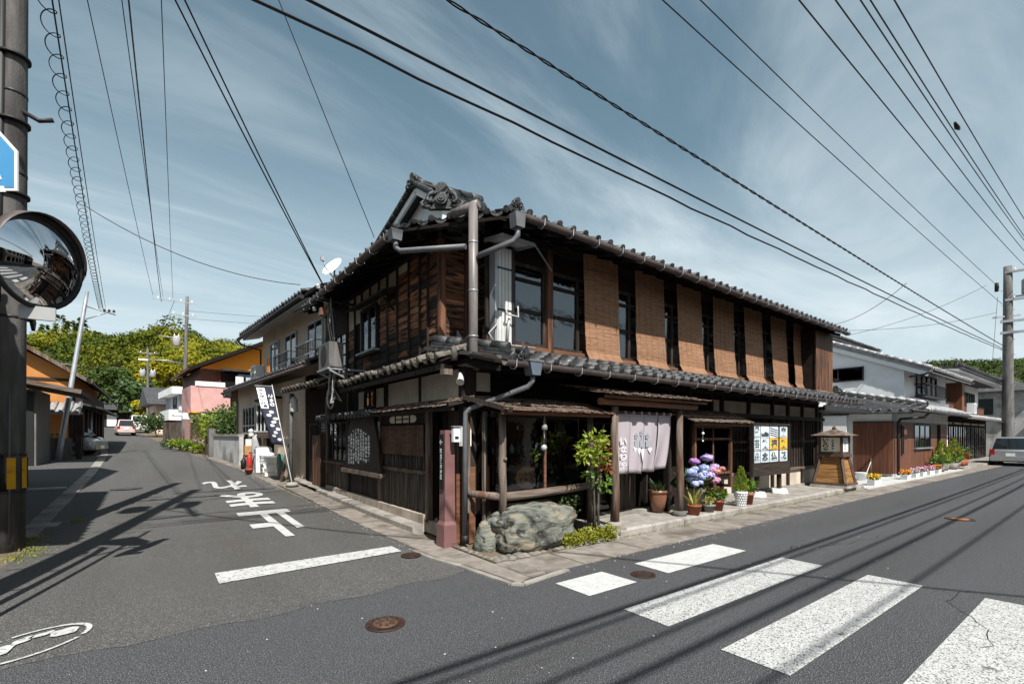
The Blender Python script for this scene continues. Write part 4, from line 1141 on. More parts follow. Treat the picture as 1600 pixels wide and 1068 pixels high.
B('entrance_side', 'dark_timber', H, 4.22, 4.28, -.5, .05, .14, 2.1)
# small window bay with its own bark awning
SBY = B('window_bay', 'dark_timber', H, 5.40, 6.90, -.30, .0, .62, .74)
B('bay_back', 'dark_wall', H, 5.40, 6.90, .02, .045, .7, 1.95)
for x in (5.42, 6.88):
    B('bay_post', 'wood_red', H, x - .035, x + .035, -.34, -.27, .42, 1.84)
B('bay_rail', 'wood_red', H, 5.46, 6.84, -.33, -.28, .74, .79)
B('bay_rail', 'wood_red', H, 5.46, 6.84, -.33, -.28, 1.50, 1.55)
B('bay_rail', 'wood_red', H, 5.46, 6.84, -.33, -.28, 1.76, 1.82)
B('bay_mullion', 'wood_red', H, 6.12, 6.16, -.325, -.285, .79, 1.76)
B('glass_pane', 'glass', H, 5.46, 6.12, -.312, -.306, .79, 1.76)
B('glass_pane', 'glass', H, 6.16, 6.84, -.312, -.306, .79, 1.76)
B('noticeboard', 'paper_warm', H, 6.40, 6.62, -.10, -.09, .85, 1.48)
B('noticeboard', 'plaster', H, 6.22, 6.36, -.10, -.09, 1.0, 1.5)
ba4 = bark_roof(H, 4.85, 7.30, -.66, 1.86, .0, 2.12, 44, 'R')
MB().bar((4.95, -.58, 1.83), (7.25, -.58, 1.83), .04, .05).build('awning_beam', 'wood_beam', ba4)
B('bracket', 'wood_black', H, 6.85, 6.91, -.27, .0, .42, .48)
MB().lathe([(.05, 0), (.06, .03), (.05, .06), (.01, .07)], (7.05, -.1, 1.62), 12).build('wall_lamp', 'white', H)
# ------------------------------------------------------------------ things hung on and standing before the shop
from mathutils import noise as MN
# seven reed blinds, each of some 160 separate reeds
prof = [(.03, 4.87), (.015, 4.2), (-.005, 3.6), (-.03, 3.3), (-.033, 3.1), (-.10, 2.97), (-.18, 2.87)]
def blind_curve(n):
    pts = []
    seg = [((Vector(prof[i + 1]) - Vector(prof[i])).length) for i in range(len(prof) - 1)]
    tot = sum(seg)
    for k in range(n):
        d = tot * k / n; i = 0
        while d > seg[i] and i < len(seg) - 1: d -= seg[i]; i += 1
        p = Vector(prof[i]).lerp(Vector(prof[i + 1]), d / seg[i]); pts.append(p)
    return pts, tot / n
lab = ['first reed blind from the corner, longest in view', 'second reed blind from the corner', 'third reed blind from the corner', 'fourth reed blind from the corner, middle of the row',
       'fifth reed blind from the corner', 'sixth reed blind from the corner, next to the last', 'seventh reed blind from the corner, beside the brown boards']
for b in range(7):
    x0 = 2.43 + 1.437 * b + random.uniform(-.02, .02); x1 = x0 + .93
    n = 172; pts, step = blind_curve(n); nk = n - random.choice((0, 2, 5, 9, 3, 12))
    mb = MB(); ph = random.uniform(0, 9); kick = random.uniform(-.05, .04); tw = random.uniform(-.035, .035)
    for k, p in enumerate(pts[:nk]):
        wob = .012 * math.sin(k * .05 + ph) ; f = k / n
        y = p[0] + kick * f * f + wob * f; z = p[1] + random.uniform(-.0012, .0012)
        q = pts[min(k + 1, n - 1)] - pts[max(k - 1, 0)]; q = q.normalized()
        t = Vector((0, q[0], q[1])) * step * .43
        nn = Vector((0, q[1], -q[0])) * .003
        a = Vector((x0 + random.uniform(-.006, .006) + .03 * f * math.sin(ph), y + random.uniform(-.003, .003), z))
        c = Vector((x1 + random.uniform(-.006, .006) + .03 * f * math.sin(ph), y + tw * f * f + random.uniform(-.003, .003), z + random.uniform(-.003, .003) + tw * .3 * f))
        mb.hexa([a - t - nn, c - t - nn, c + t - nn, a + t - nn, a - t + nn, c - t + nn, c + t + nn, a + t + nn])
    o = mb.build('reed_blind', 'reed', label=lab[b] + ', over the pent roof', cat='blind', group='reed blinds along the upper floor')
    for f in (.1, .3, .5, .7, .9):
        x = x0 + (x1 - x0) * f
        MB().tube([(x + .03 * (k / 12) * math.sin(ph), pts[min(int(n * k / 12), n - 1)][0] - .008, pts[min(int(n * k / 12), n - 1)][1]) for k in range(13)], .0018, 4, False).build('blind_cord', 'reed_dark', o)
    MB().tube([(x0 - .01, .03, 4.875), (x1 + .01, .03, 4.875)], .012, 6).build('head_rail', 'reed', o)

# noren: five cloth panels
NR = thing('shop_curtain', 'faded mauve split door curtain with white lettering hanging between log posts', 'curtain', (3.1, -.80, 1.98))
def cloth(x0, x1, zb, ph, lean, dy):
    def fn(u, v):
        x = x0 + (x1 - x0) * u + lean * v * v
        return (x - 3.1, -.012 + .03 * math.sin(u * 5 + ph + v * 2) * v + dy * v * v, -.02 - (zb * v) + .015 * math.sin(u * 3.1 + ph) * v)
    return MB().sheet(fn, 10, 14, (0, .004, 0))
pn = [(2.33, 2.69, 1.00, .2, -.04, -.02), (2.695, 3.06, 1.0, 1.4, -.045, .0), (3.06, 3.10, .99, 1.9, -.05, .0), (3.10, 3.47, .985, 2.2, -.05, .03), (3.48, 3.84, .955, 3.6, -.10, .06)]
pn = [(2.33, 2.69, 1.00, .2, -.06, -.02), (2.695, 3.075, 1.0, 1.4, -.05, .0), (3.08, 3.45, .985, 2.2, -.06, .03), (3.47, 3.84, .955, 3.6, -.12, .06)]
PNL = [cloth(*a).build('curtain_panel', 'noren', NR) for a in pn]
for k in range(8):
    x = 2.36 + k * .21
    MB().box(x - 3.1 - .014, x - 3.1 + .014, -.03, .012, -.03, .028).build('curtain_loop', 'noren', NR)
glyphs('いなりや', .16, .52, (-.71, -.058, -.93), (1, 0, 0), (0, 0, 1), .03, stack=True).build('lettering', 'noren_print', PNL[0])
# white hills mixing print with painted light patches, and three printed rising stems
mb = MB(); mb2 = MB()
for cx, cz, w, h in ((-.30, -.62, .10, .10), (-.19, -.66, .10, .12), (-.10, -.72, .09, .20), (.10, -.64, .14, .09)):
    mb.prism([(cx - w / 2, -.033, cz + h * .3), (cx, -.033, cz - h * .5), (cx + w / 2, -.033, cz + h * .4), (cx + w * .2, -.033, cz + h * .62), (cx - w * .25, -.033, cz + h * .55)][::-1], (0, .003, 0))
for cx, dz in ((-.27, 0), (-.13, .05), (.03, .0)):
    mb2.box(cx - .05, cx + .05, -.035, -.032, -.58, -.46)
    for a in range(5):
        an = a * 2 * math.pi / 5
        ctr = Vector((cx + .035 * math.cos(an), -.034, -.39 + dz + .035 * math.sin(an)))
        mb2.prism([ctr + Vector((.02 * math.cos(t), 0, .02 * math.sin(t))) for t in [i * math.pi / 4 for i in range(8)]][::-1], (0, .002, 0))
    mb2.box(cx - .006, cx + .006, -.035, -.032, -.46, -.34 + dz)
mb.build('crest_and_light', 'noren_print', PNL[1]); mb2.build('crest_and_light', 'noren_teal', PNL[1])

# display window contents
def goods(name, label, cat, builder, loc, group=None):
    t = thing(name, label, cat, loc, 0, group); builder(t); return t
def oval(t):
    n = 22
    P = [(.22 * math.cos(2 * math.pi * i / n) * (1 + .06 * math.sin(3 * i)), 0, .17 + .165 * math.sin(2 * math.pi * i / n) * (1 + .05 * math.cos(2 * i))) for i in range(n)]
    MB().prism(P[::-1], (0, .03, 0)).build('plaque', 'wood_round', t)
    glyphs('いなりや', .33, .14, (-.165, -.004, .12), (1, 0, 0), (0, 0, 1), .02).build('lettering', 'ink', t)
goods('wooden_sign', 'round wooden plaque with black brush lettering behind the shop window', 'sign', oval, (.78, -.455, .80))
def jar(t, mat, r, h):
    MB().lathe([(r * .7, 0), (r, h * .15), (r, h * .7), (r * .6, h * .85), (r * .62, h)], n=12).build('body', mat, t)
    MB().lathe([(r * .7, h), (r * .7, h * 1.08), (.002, h * 1.1)], n=12).build('lid', 'white_dirty', t)
goods('jar', 'small pale jar in the shop window beside the round plaque', 'jar', lambda t: jar(t, 'white_dirty', .05, .16), (1.18, -.40, .77))
goods('carved_figure', 'orange carved figure standing in the shop window', 'figurine', lambda t: (MB().lathe([(.07, 0), (.09, .10), (.05, .18), (.06, .24), (.02, .29)], n=10).build('body', 'wood_round', t), MB().lathe([(.045, .27), (.05, .31), (.01, .35)], n=10).build('head', 'fl_orange', t)), (1.36, -.40, .77))
goods('tea_canister', 'tall brown canister right of the carved figure in the shop window', 'canister', lambda t: jar(t, 'shop_goods', .06, .26), (1.50, -.38, .77))
goods('gourd', 'yellow gourd at the right end of the shop window', 'gourd', lambda t: MB().lathe([(.05, 0), (.075, .06), (.07, .11), (.035, .15), (.03, .18), (.005, .2)], n=10).build('body', 'paper_yellow', t), (1.66, -.38, .77))
def shelf(t):
    MB().box(-.85, .85, -.12, .12, 0, .025).build('board', 'wood_beam', t)
    for x in (-.6, .0, .6): MB().box(x - .015, x + .015, -.1, .1, -.5, 0).build('support', 'wood_black', t)
sh = goods('shelf', 'wooden shelf with small wares inside the shop window', 'shelf', shelf, (1.05, .45, 1.28))
for i in range(11):
    x = .35 + i * .135
    h = random.uniform(.06, .18)
    MB().lathe([(.03, 0), (.045, h * .3), (.04, h * .7), (.015, h), (.016, h * 1.15)], n=8).build('bottle', random.choice(['shop_goods', 'pot_brown', 'pot_stone', 'white_dirty']), loc=(x, .45, 1.306),
        label='small dim bottle on the shelf inside the shop window', cat='bottle', group='bottles on the window shelf')
B('lattice_door', 'wood_beam', H, .9, 1.0, .5, .55, .8, 1.95); B('lattice_door', 'wood_beam', H, 1.55, 1.6, .5, .55, .8, 1.95); B('lattice_door', 'wood_beam', H, .3, .34, .5, .55, .8, 1.95)
def bell(t):
    MB().lathe([(.045, -.08), (.042, -.03), (.025, 0), (.004, .012)], n=12).build('cup', 'pot_stone', t)
    MB().tube([(0, 0, .01), (0, 0, .12)], .003, 4).build('cord', 'cable_white', t)
    MB().tube([(0, 0, -.08), (0, 0, -.20)], .004, 4).build('clapper', 'cable_white', t)
goods('wind_bell', 'small grey wind bell hanging under the bark awning of the shop window', 'bell', bell, (.82, -.78, 1.76))
goods('wind_chime', 'wind chime with pale ball under the awning of the small window', 'bell', lambda t: (MB().tube([(0, 0, .1), (0, 0, -.18)], .004, 5).build('cord', 'cable_white', t), MB().lathe([(.004, -.05), (.03, -.03), (.03, .0), (.004, .02)], n=8).build('ball', 'white', t), MB().lathe([(.004, -.19), (.022, -.18), (.004, -.15)], n=6).build('weight', 'white', t)), (5.42, -.50, 1.66))
goods('glass_ball', 'pale blue glass ball hanging on a cord in the shop window', 'ornament', lambda t: (MB().tube([(0, 0, .04), (0, 0, .40)], .005, 5).build('cord', 'cable_white', t), MB().lathe([(.004, -.05), (.035, -.035), (.05, 0), (.035, .035), (.004, .05)], n=12).build('ball', 'frosted', t)), (1.0, -.56, 1.42))

# big boulder and its small neighbour
def rock(name, c, r, seed, label, p=2.6, mat='rock', nu=40, nv=24, amp=.10):
    mb = MB()
    def fn(u, v):
        a = 2 * math.pi * u; b = math.pi * (v - .5)
        d = Vector((math.cos(a) * math.cos(b), math.sin(a) * math.cos(b), math.sin(b)))
        k = (abs(d.x) ** p + abs(d.y) ** p + abs(d.z) ** p) ** (-1 / p)
        k *= 1 + amp * MN.noise(d * 1.6 + Vector((seed, 0, 0))) + amp * .6 * MN.noise(d * 4.1 + Vector((0, seed, 0))) - amp * .9 * max(0, .16 - abs(MN.noise(d * 2.3 + Vector((seed, seed, 0))))) * 3 + amp * .3 * MN.noise(d * 9 + Vector((0, 0, seed)))
        return (c[0] + d.x * r[0] * k, c[1] + d.y * r[1] * k, c[2] + d.z * r[2] * k)
    return mb.grid(fn, nu, nv).build(name, mat, label=label, cat='rock')
bo = rock('boulder', (.66, -.74, .295), (.66, .34, .31), 3.3, 'large green and tan veined boulder lying before the shop window', 3.6, amp=.13, nu=72, nv=40)
bo.rotation_euler = (0, 0, 0)
rock('small_rock', (.0, -.52, .16), (.17, .17, .27), 8.1, 'small pointed grey rock left of the big boulder', 2.2, nu=20, nv=14, amp=.22)
for i, (x, y, r) in enumerate(((2.02, -.86, .13), (2.20, -1.02, .11), (2.06, -1.06, .08), (1.86, -.68, .12))):
    rock('small_rock', (x, y, .10), (r, r * .8, r * .7), 20 + i * 3, ['grey stone beside the left entrance post', 'pale green stone at the start of the concrete walk', 'smallest stone between moss and concrete walk', 'reddish stone under the leafy shrub'][i], 2.3, nu=14, nv=9, amp=.2)
# cobbles set round the boulder
bed = MB().prism([(-.28, -.05, .0), (-.28, -1.12, .0), (2.0, -1.12, .0), (2.08, -.05, .0)], (0, 0, .03)).build('planting_bed', 'earth', kind='structure', label='earth bed round the boulder')
cob = []
for s in range(4):
    mb = MB()
    def fn(u, v):
        a = 2 * math.pi * u; b = math.pi / 2 * v
        k = 1 + .25 * MN.noise(Vector((math.cos(a) * 1.3 + s * 5, math.sin(a) * 1.3, v)))
        return (math.cos(a) * math.cos(b) * k, math.sin(a) * math.cos(b) * k * .75, math.sin(b) * .55)
    cob.append(mb.grid(fn, 9, 3).mesh('cobble', 'stone_cobble'))
random.seed(5)
for i in range(19):
    x = -.22 + i * .112 + random.uniform(-.02, .02)
    for row in range(2):
        if row == 1 and i > 14: continue
        r = random.uniform(.05, .082)
        put('cobble', random.choice(cob), bed, (x + row * .05, -1.075 + row * .105 + random.uniform(-.012, .012), .022), rz=random.uniform(0, 6), scale=(r, r, r))
for i in range(7):
    put('cobble', random.choice(cob), bed, (-.24 + random.uniform(-.02, .02), -.96 + i * .12, .022), rz=random.uniform(0, 6), scale=(.05, .05, .05))

# leafy shrub by the entrance
SHB = thing('leafy_shrub', 'tall thin stemmed shrub with green and reddish leaves beside the shop window', 'shrub', (1.82, -.86, .05))
for k in range(6):
    a = k * 1.1
    tx, ty = -.12 + .10 * math.cos(a), -.06 + .10 * math.sin(a)
    MB().tube([(.05 * math.cos(a), .05 * math.sin(a), 0), (tx * .3 + .03 * math.sin(a * 3), ty * .4, .45), (tx * .6, ty * .8, .9), (tx * 1.2, ty * 1.2, 1.35 + .08 * math.sin(k * 2))], [.022, .018, .014, .008], 6).build('stem', 'trunk', SHB)
g1, g2, g3 = MB(), MB(), MB()
for cx, cy, cz, r, n in ((-.22, -.10, 1.42, .20, 90), (-.05, -.08, 1.50, .17, 70), (-.36, -.12, 1.28, .14, 60), (-.15, -.16, 1.22, .17, 70)):
    g1.cloud((cx, cy, cz), (r, r, r * .8), n, .11, .22, .4, up=-.25)
for cx, cy, cz, r, n in ((.02, -.10, 1.12, .17, 90), (.08, -.06, 1.40, .12, 50), (.12, -.1, 1.02, .10, 40)):
    g2.cloud((cx, cy, cz), (r, r, r * .7), n, .07, .3, .5, up=-.2)
for cx, cy, cz, r, n in ((.0, -.10, .86, .14, 70), (-.28, -.08, .98, .07, 24), (.05, -.1, .78, .10, 40)):
    g3.cloud((cx, cy, cz), (r, r, r * .9), n, .10, .22, .4, up=-.4)
g1.build('leaves', 'leaf_bright', SHB); g2.build('leaves', 'leaf_red', SHB); g3.build('leaves', 'leaf', SHB)
mb = MB()
for x, y, r in ((1.15, -1.05, .14), (1.38, -1.08, .17), (1.62, -1.05, .18), (1.84, -1.06, .16), (1.5, -.95, .18), (1.75, -.92, .17), (1.98, -1.0, .12), (1.0, -1.09, .09)):
    mb.cloud((x, y, .09), (r, r * .8, .13), 240, .045, .4, .5, up=.6)
mb.build('ground_cover', 'leaf_moss', kind='stuff', label='yellow green ground cover spilling over the edge by the boulder', cat='plant')
mb = MB()
for _ in range(140):
    x = random.uniform(1.25, 1.62)
    mb.leaf((x, -.62 + random.gauss(0, .08), random.uniform(.40, .66)), .05, .018)
mb.build('ivy', 'leaf_dark', kind='stuff', label='dark ivy creeping over the right end of the boulder', cat='plant')

# flower pots
def pot(label, loc, r, h, mat, prof=None, group='flower pots before the shop'):
    t = thing('flower_pot', label, 'flower pot', loc, random.uniform(0, 3), group)
    p = prof or [(.72, 0), (.95, .80), (1.06, .82), (1.08, 1.0), (.92, 1.0), (.86, .86), (.01, .84)]
    MB().lathe([(a * r, b * h) for a, b in p], n=18).build('pot', mat, t)
    return t
random.seed(21)
P1 = pot('large brown glazed pot with dark strappy plant beside the entrance', (4.0, -.42, .14), .17, .42, 'pot_brown', [(.62, 0), (.9, .5), (1.0, .78), (.96, .86), (1.08, .88), (1.08, 1), (.9, 1), (.01, .92)])
m = MB()
for k in range(26):
    a = k * 2.4; l = random.uniform(.18, .34)
    m.leaf((.05 * math.cos(a), .05 * math.sin(a), .38), l, .022, (math.cos(a) * .7, math.sin(a) * .7, 1.1))
m.build('leaves', 'leaf_dark', P1)
HY = pot('grey stone pot overflowing with blue, violet and pink hydrangea heads', (4.72, -.72, .14), .22, .46, 'pot_stone')
m = MB()
m.cloud((0, 0, .62), (.36, .30, .20), 170, .17, .36, .5, up=.1)
m.build('leaves', 'leaf_dark', HY)
def to_local(t, w):
    return Matrix.Rotation(-t.rotation_euler.z, 4, 'Z') @ (Vector(w) - t.location)
heads = [((4.56, -.95, .72), .09, 'fl_violet'), ((5.12, -.9, .80), .09, 'fl_violet'), ((4.36, -.98, .70), .085, 'fl_blue'), ((4.33, -.92, .92), .12, 'fl_blue'), ((4.52, -1.0, .84), .12, 'fl_blue'), ((4.42, -.85, .78), .11, 'fl_blue'), ((4.62, -1.02, .98), .11, 'fl_blue'), ((4.72, -1.05, .84), .12, 'fl_violet'),
         ((4.62, -.80, 1.10), .11, 'fl_purple'), ((4.98, -.85, 1.16), .13, 'fl_violet'), ((4.86, -1.0, .94), .10, 'fl_pink'), ((5.06, -1.0, .90), .10, 'fl_salmon'), ((4.92, -1.04, .74), .10, 'fl_pink'), ((5.26, -.85, .98), .10, 'fl_violet'), ((4.80, -.88, .98), .10, 'fl_blue')]
heads = [(w, r * .86, c) for w, r, c in heads] + [((w[0] + random.uniform(-.12, .12), w[1] + random.uniform(-.08, .08), w[2] + random.uniform(-.10, .06)), r * random.uniform(.45, .6), c) for w, r, c in heads]
for w, r, c in heads:
    m = MB(); p = to_local(HY, w)
    for _ in range(210):
        d = Vector((random.gauss(0, 1), random.gauss(0, 1), random.gauss(.3, 1))).normalized()
        rk = r * random.uniform(.60, 1.14); q = p + Vector((d.x * rk, d.y * rk, d.z * rk * .66))
        t1 = d.cross(Vector((.3, .8, .5))).normalized(); t2 = d.cross(t1); s = random.uniform(.017, .026)
        a0 = random.random() * 3
        for pp in range(2):
            u = t1 * math.cos(a0 + pp * 1.57) * s + t2 * math.sin(a0 + pp * 1.57) * s; v = d.cross(u) * .55
            m.add([q - u + d * .004, q - v, q + u + d * .004, q + v], [(0, 1, 2, 3)])
    m.build('flower_head', c, HY, kind='stuff')
    MB().tube([(0, 0, .45), tuple((p + Vector((0, 0, .45))) * .5), tuple(p)], .006, 5).build('stem', 'leaf', HY)
B('plant_stand', 'wood_black', None, 4.52, 4.54, -.74, -.70, .136, .14) if False else None
VG = pot('terracotta pot with yellow striped sword leaves at the kerb', (4.28, -1.0, .14), .13, .19, 'pot_terra')
m = MB()
for k in range(15):
    a = k * 2.4 + random.uniform(-.3, .3); l = random.uniform(.30, .50); t_ = random.uniform(.25, .9)
    d = Vector((math.cos(a) * t_, math.sin(a) * t_, 1)).normalized(); sd = d.cross(Vector((0, 0, 1))).normalized()
    p0 = Vector((.03 * math.cos(a), .03 * math.sin(a), .16)); w = .022
    p1 = p0 + d * l * .5; p2 = p0 + d * l + Vector((d.x, d.y, -.5)) * .08
    m.add([p0 - sd * w * .6, p0 + sd * w * .6, p1 + sd * w, p1 - sd * w, p2], [(0, 1, 2, 3), (3, 2, 4)])
m.build('leaves', 'leaf_yellow', VG)
def bushy(t, z, r, hgt, n, L, mat, w=.3):
    m = MB(); m.cloud((0, 0, z), (r, r, hgt), n, L, w, .5, up=.4); m.build('leaves', mat, t)
    MB().tube([(0, 0, z - hgt), (0, 0, z)], .008, 5).build('stem', 'trunk', t)
q = pot('low stone bowl with pale sprouting plant at the kerb', (4.80, -1.0, .14), .11, .14, 'pot_stone'); bushy(q, .20, .10, .08, 70, .06, 'leaf_yellow')
q = pot('red terracotta pot with dark green bush at the kerb', (5.12, -1.0, .14), .11, .20, 'pot_terra'); bushy(q, .29, .17, .12, 170, .085, 'leaf')
q = pot('stone pot with yellow green bush behind the stone bowl', (4.92, -.80, .14), .12, .20, 'pot_stone'); bushy(q, .30, .16, .13, 140, .08, 'leaf_bright')
q = pot('charcoal square pot with reddish plant', (5.62, -.72, .14), .14, .25, 'pot_dark'); bushy(q, .30, .12, .07, 80, .07, 'leaf_red')
WP = pot('white quilted pot with a tall yellow green cone cypress', (6.05, -.98, .14), .125, .30, 'plastic_white', [(.72, 0), (.98, .86), (1.04, .88), (1.04, 1), (.9, 1), (.01, .94)])
m = MB()
for k in range(620):
    f = random.random() ** 1.3; a = random.uniform(0, 6.283); r = .135 * (1 - f) ** .75 * (1.05 if f > .06 else .6) * random.uniform(.65, 1.06) + .008
    m.leaf((r * math.cos(a), r * math.sin(a), .29 + f * .50), .055, .012, (math.cos(a) * .5, math.sin(a) * .5, 1))
m.build('leaves', 'leaf_bright', WP)
m = MB()
for row in range(5):
    for k in range(14):
        a = 2 * math.pi * (k + .5 * (row % 2)) / 14; z = .03 + row * .05; r = .125 * (.72 + .26 * z / .26) + .002
        c_ = Vector((r * math.cos(a), r * math.sin(a), z)); t_ = Vector((-math.sin(a), math.cos(a), 0)) * .02; u_ = Vector((0, 0, .022)); n_ = Vector((math.cos(a), math.sin(a), 0)) * .006
        m.add([c_ - t_, c_ - u_, c_ + t_, c_ + u_, c_ + n_], [(0, 1, 4), (1, 2, 4), (2, 3, 4), (3, 0, 4)])
m.build('quilting', 'plastic_white', WP)
q = pot('terracotta pot with leafy green plant right of the white pot', (6.42, -.95, .14), .11, .24, 'pot_terra'); bushy(q, .38, .16, .15, 110, .11, 'leaf', .36)

# poster board on posts
NB = thing('notice_board', 'dark wooden notice board with twelve ink drawn posters', 'notice board', (8.38, -.56, .14))
MB().box(-.94, .94, .0, .05, .52, 1.72).build('panel', 'plate_dark', NB)
for z0, z1 in ((.50, .82), (1.70, 1.76)):
    MB().box(-.96, .96, -.025, .06, z0, z1).build('frame_rail', 'wood_black_h', NB)
for x in (-.95, .95): MB().box(x - .03, x + .03, -.02, .055, .50, 1.76).build('frame_stile', 'wood_black', NB)
for x in (-.55, .62):
    MB().box(x - .05, x + .05, .06, .14, 0, 1.6).build('leg', 'wood_black', NB)
    MB().prism([(x - .16, -.06, 0), (x + .16, -.06, 0), (x + .12, -.03, .12), (x - .12, -.03, .12)], (0, .24, 0)).build('footing', 'plastic_white', NB)
colx = [(-.92, -.60), (-.57, -.15), (-.12, .33), (.42, .84)]
rowz = [(1.41, 1.70), (1.11, 1.40), (.82, 1.09)]
marks = [['墨', '', '', '変'], ['芸', '笑', '福', '笑'], ['舟', '念', '仏', '花']]
random.seed(9)
for r, (z0, z1) in enumerate(rowz):
    for c, (x0, x1) in enumerate(colx):
        tilt = random.uniform(-.006, .006)
        mat = 'paper_yellow' if r == 1 and c > 1 else 'paper'
        p = MB().hexa([(x0, -.004, z0 + tilt), (x1, -.004, z0 - tilt), (x1, -.0005, z0 - tilt), (x0, -.0005, z0 + tilt), (x0, -.004, z1 + tilt), (x1, -.004, z1 - tilt), (x1, -.0005, z1 - tilt), (x0, -.0005, z1 + tilt)]).build('poster', mat, NB)
        w = x1 - x0
        if marks[r][c]:
            glyphs(marks[r][c], w * .72, (z1 - z0) * .74, (x0 + w * .14, -.0055, z0 + (z1 - z0) * .16), (1, 0, 0), (0, 0, 1), .035).build('brush_drawing', 'ink_grey', p)
            m = MB()
            if r == 2:
                for k in range(3):
                    zz = z0 + .03 + k * .03
                    m.prism([(x0 + w * .08, -.0052, zz), (x1 - w * .08, -.0052, zz + .004), (x1 - w * .12, -.0052, zz + .014), (x0 + w * .1, -.0052, zz + .01)], (0, .0008, 0))
            else:
                m.prism([(x0 + w * .1, -.0052, z0 + .02), (x1 - w * .1, -.0052, z0 + .015), (x1 - w * .12, -.0052, z0 + .03), (x0 + w * .12, -.0052, z0 + .034)], (0, .0008, 0))
            m.build('brush_stroke', 'ink', p)
        else:
            m = MB(); zc = (z0 + z1) / 2
            if c == 1: m.prism([(x0 + .02, -.0052, z0 + .02), (x1 - .02, -.0052, z0 + .02), (x1 - .02, -.0052, zc - .04), (x0 + w * .55, -.0052, zc + .0), (x0 + w * .3, -.0052, zc - .06), (x0 + .02, -.0052, zc - .03)], (0, .0008, 0))
            else:
                for k in range(4): m.prism([(x0 + .03, -.0052, zc + .10 - k * .055), (x1 - .02, -.0052, zc + .04 - k * .05), (x1 - .02, -.0052, zc + .015 - k * .05), (x0 + .03, -.0052, zc + .07 - k * .055)], (0, .0008, 0))
            m.build('brush_drawing', 'ink_grey', p)

# lantern stand
LN = thing('lantern_stand', 'tall wooden lantern stand with paper sign panels and shingled cap on the kerb', 'lantern', (11.88, -.72, .14))
def sq(h, z): return [(-h, -h, z), (h, -h, z), (h, h, z), (-h, h, z)]
MB().hexa(sq(.47, 0) + sq(.45, .07)).build('base', 'concrete', LN)
for s in (-1, 1):
    MB().box(-.44, .44, s * .40 - .045, s * .40 + .045, .072, .13).build('sill_beam', 'lantern_wood', LN)
    MB().box(s * .40 - .045, s * .40 + .045, -.352, .352, .072, .13).build('sill_beam', 'lantern_wood', LN)
    for t_ in (-1, 1):
        MB().bar((s * .39, t_ * .39, .13), (s * .26, t_ * .26, .86), .065, .065).build('corner_post', 'lantern_wood', LN)
nb = 7
for k in range(nb):
    z0 = .135 + k * .102; z1 = z0 + .099; h0 = .372 - (z0 - .13) * .178; h1 = .372 - (z1 - .13) * .178
    for ax_ in range(4):
        M4 = Matrix.Rotation(ax_ * math.pi / 2, 4, 'Z')
        pts = [(-h0 + .01, -h0, z0), (h0 - .01, -h0, z0), (h0 - .01, -h0 + .02, z0), (-h0 + .01, -h0 + .02, z0), (-h1 + .01, -h1, z1), (h1 - .01, -h1, z1), (h1 - .01, -h1 + .02, z1), (-h1 + .01, -h1 + .02, z1)]
        MB().hexa([M4 @ Vector(p) for p in pts]).build('board', 'lantern_board', LN)
MB().hexa(sq(.33, .86) + sq(.33, .93)).build('shelf', 'lantern_wood', LN)
for sx in (-1, 1):
    for sy in (-1, 1):
        MB().box(sx * .27 - .03, sx * .27 + .03, sy * .27 - .03, sy * .27 + .03, .931, 1.46).build('lamp_post', 'lantern_wood', LN)
for z0, z1 in ((.931, 1.0), (1.40, 1.459)):
    for s in (-1, 1):
        MB().box(-.238, .238, s * .27 - .025, s * .27 + .025, z0, z1).build('lamp_rail', 'lantern_wood', LN)
        MB().box(s * .27 - .025, s * .27 + .025, -.238, .238, z0, z1).build('lamp_rail', 'lantern_wood', LN)
B('lamp_core', 'dark_wall', LN, -.235, .235, -.235, .235, .94, 1.45)
MB().box(-.268, -.256, -.236, .236, 1.002, 1.398).build('sign_panel', 'paper_warm', LN)  # cream here, white on the street side: sun difference put into the colours
MB().box(-.236, .236, -.268, -.256, 1.002, 1.398).build('sign_panel', 'white', LN)
glyphs('いなりや', .15, .36, (-.2695, .20, 1.02), (0, -1, 0), (0, 0, 1), .04, stack=True).build('lettering', 'ink', LN)
glyphs('お食事処', .065, .30, (-.2695, -.02, 1.06), (0, -1, 0), (0, 0, 1), .02, stack=True).build('lettering', 'ink', LN)
glyphs('いなりや', .14, .34, (-.07, -.2695, 1.03), (1, 0, 0), (0, 0, 1), .02, stack=True).build('lettering', 'ink', LN)
for k in range(4):
    h0 = .46 - k * .11; z0 = 1.46 + k * .045
    MB().hexa(sq(h0, z0) + sq(h0 - .10, z0 + .05)).build('cap_course', 'wood_post_h', LN)
MB().lathe([(.06, 0), (.05, .05), (.025, .08), (.01, .10)], (0, 0, 1.64), 8).build('finial', 'lantern_wood', LN)

# pink guide post with arrow plate
PP = thing('guide_post', 'dusky pink metal guide post with a narrow black direction plate at the corner', 'signpost', (-.30, .06, .016))
MB().hexa([(-.115, -.115, 0), (.115, -.115, 0), (.115, .115, 0), (-.115, .115, 0), (-.108, -.108, .31), (.108, -.108, .31), (.108, .108, .31), (-.108, .108, .31)]).build('base', 'metal_pink', PP)
MB().hexa([(-.108, -.108, .311), (.108, -.108, .311), (.108, .108, .311), (-.108, .108, .311), (-.085, -.085, .365), (.085, -.085, .365), (.085, .085, .365), (-.085, .085, .365)]).build('collar', 'metal_pink', PP)
MB().hexa([(-.084, -.084, .366), (.084, -.084, .366), (.084, .084, .366), (-.084, .084, .366), (-.075, -.075, 1.66), (.075, -.075, 1.66), (.075, .075, 1.66), (-.075, .075, 1.66)]).build('shaft', 'metal_pink', PP)
MB().lathe([(.012, 0), (.012, .004), (.001, .005)], (.05, -.117, .06), 8).build('bolt', 'galv', PP)
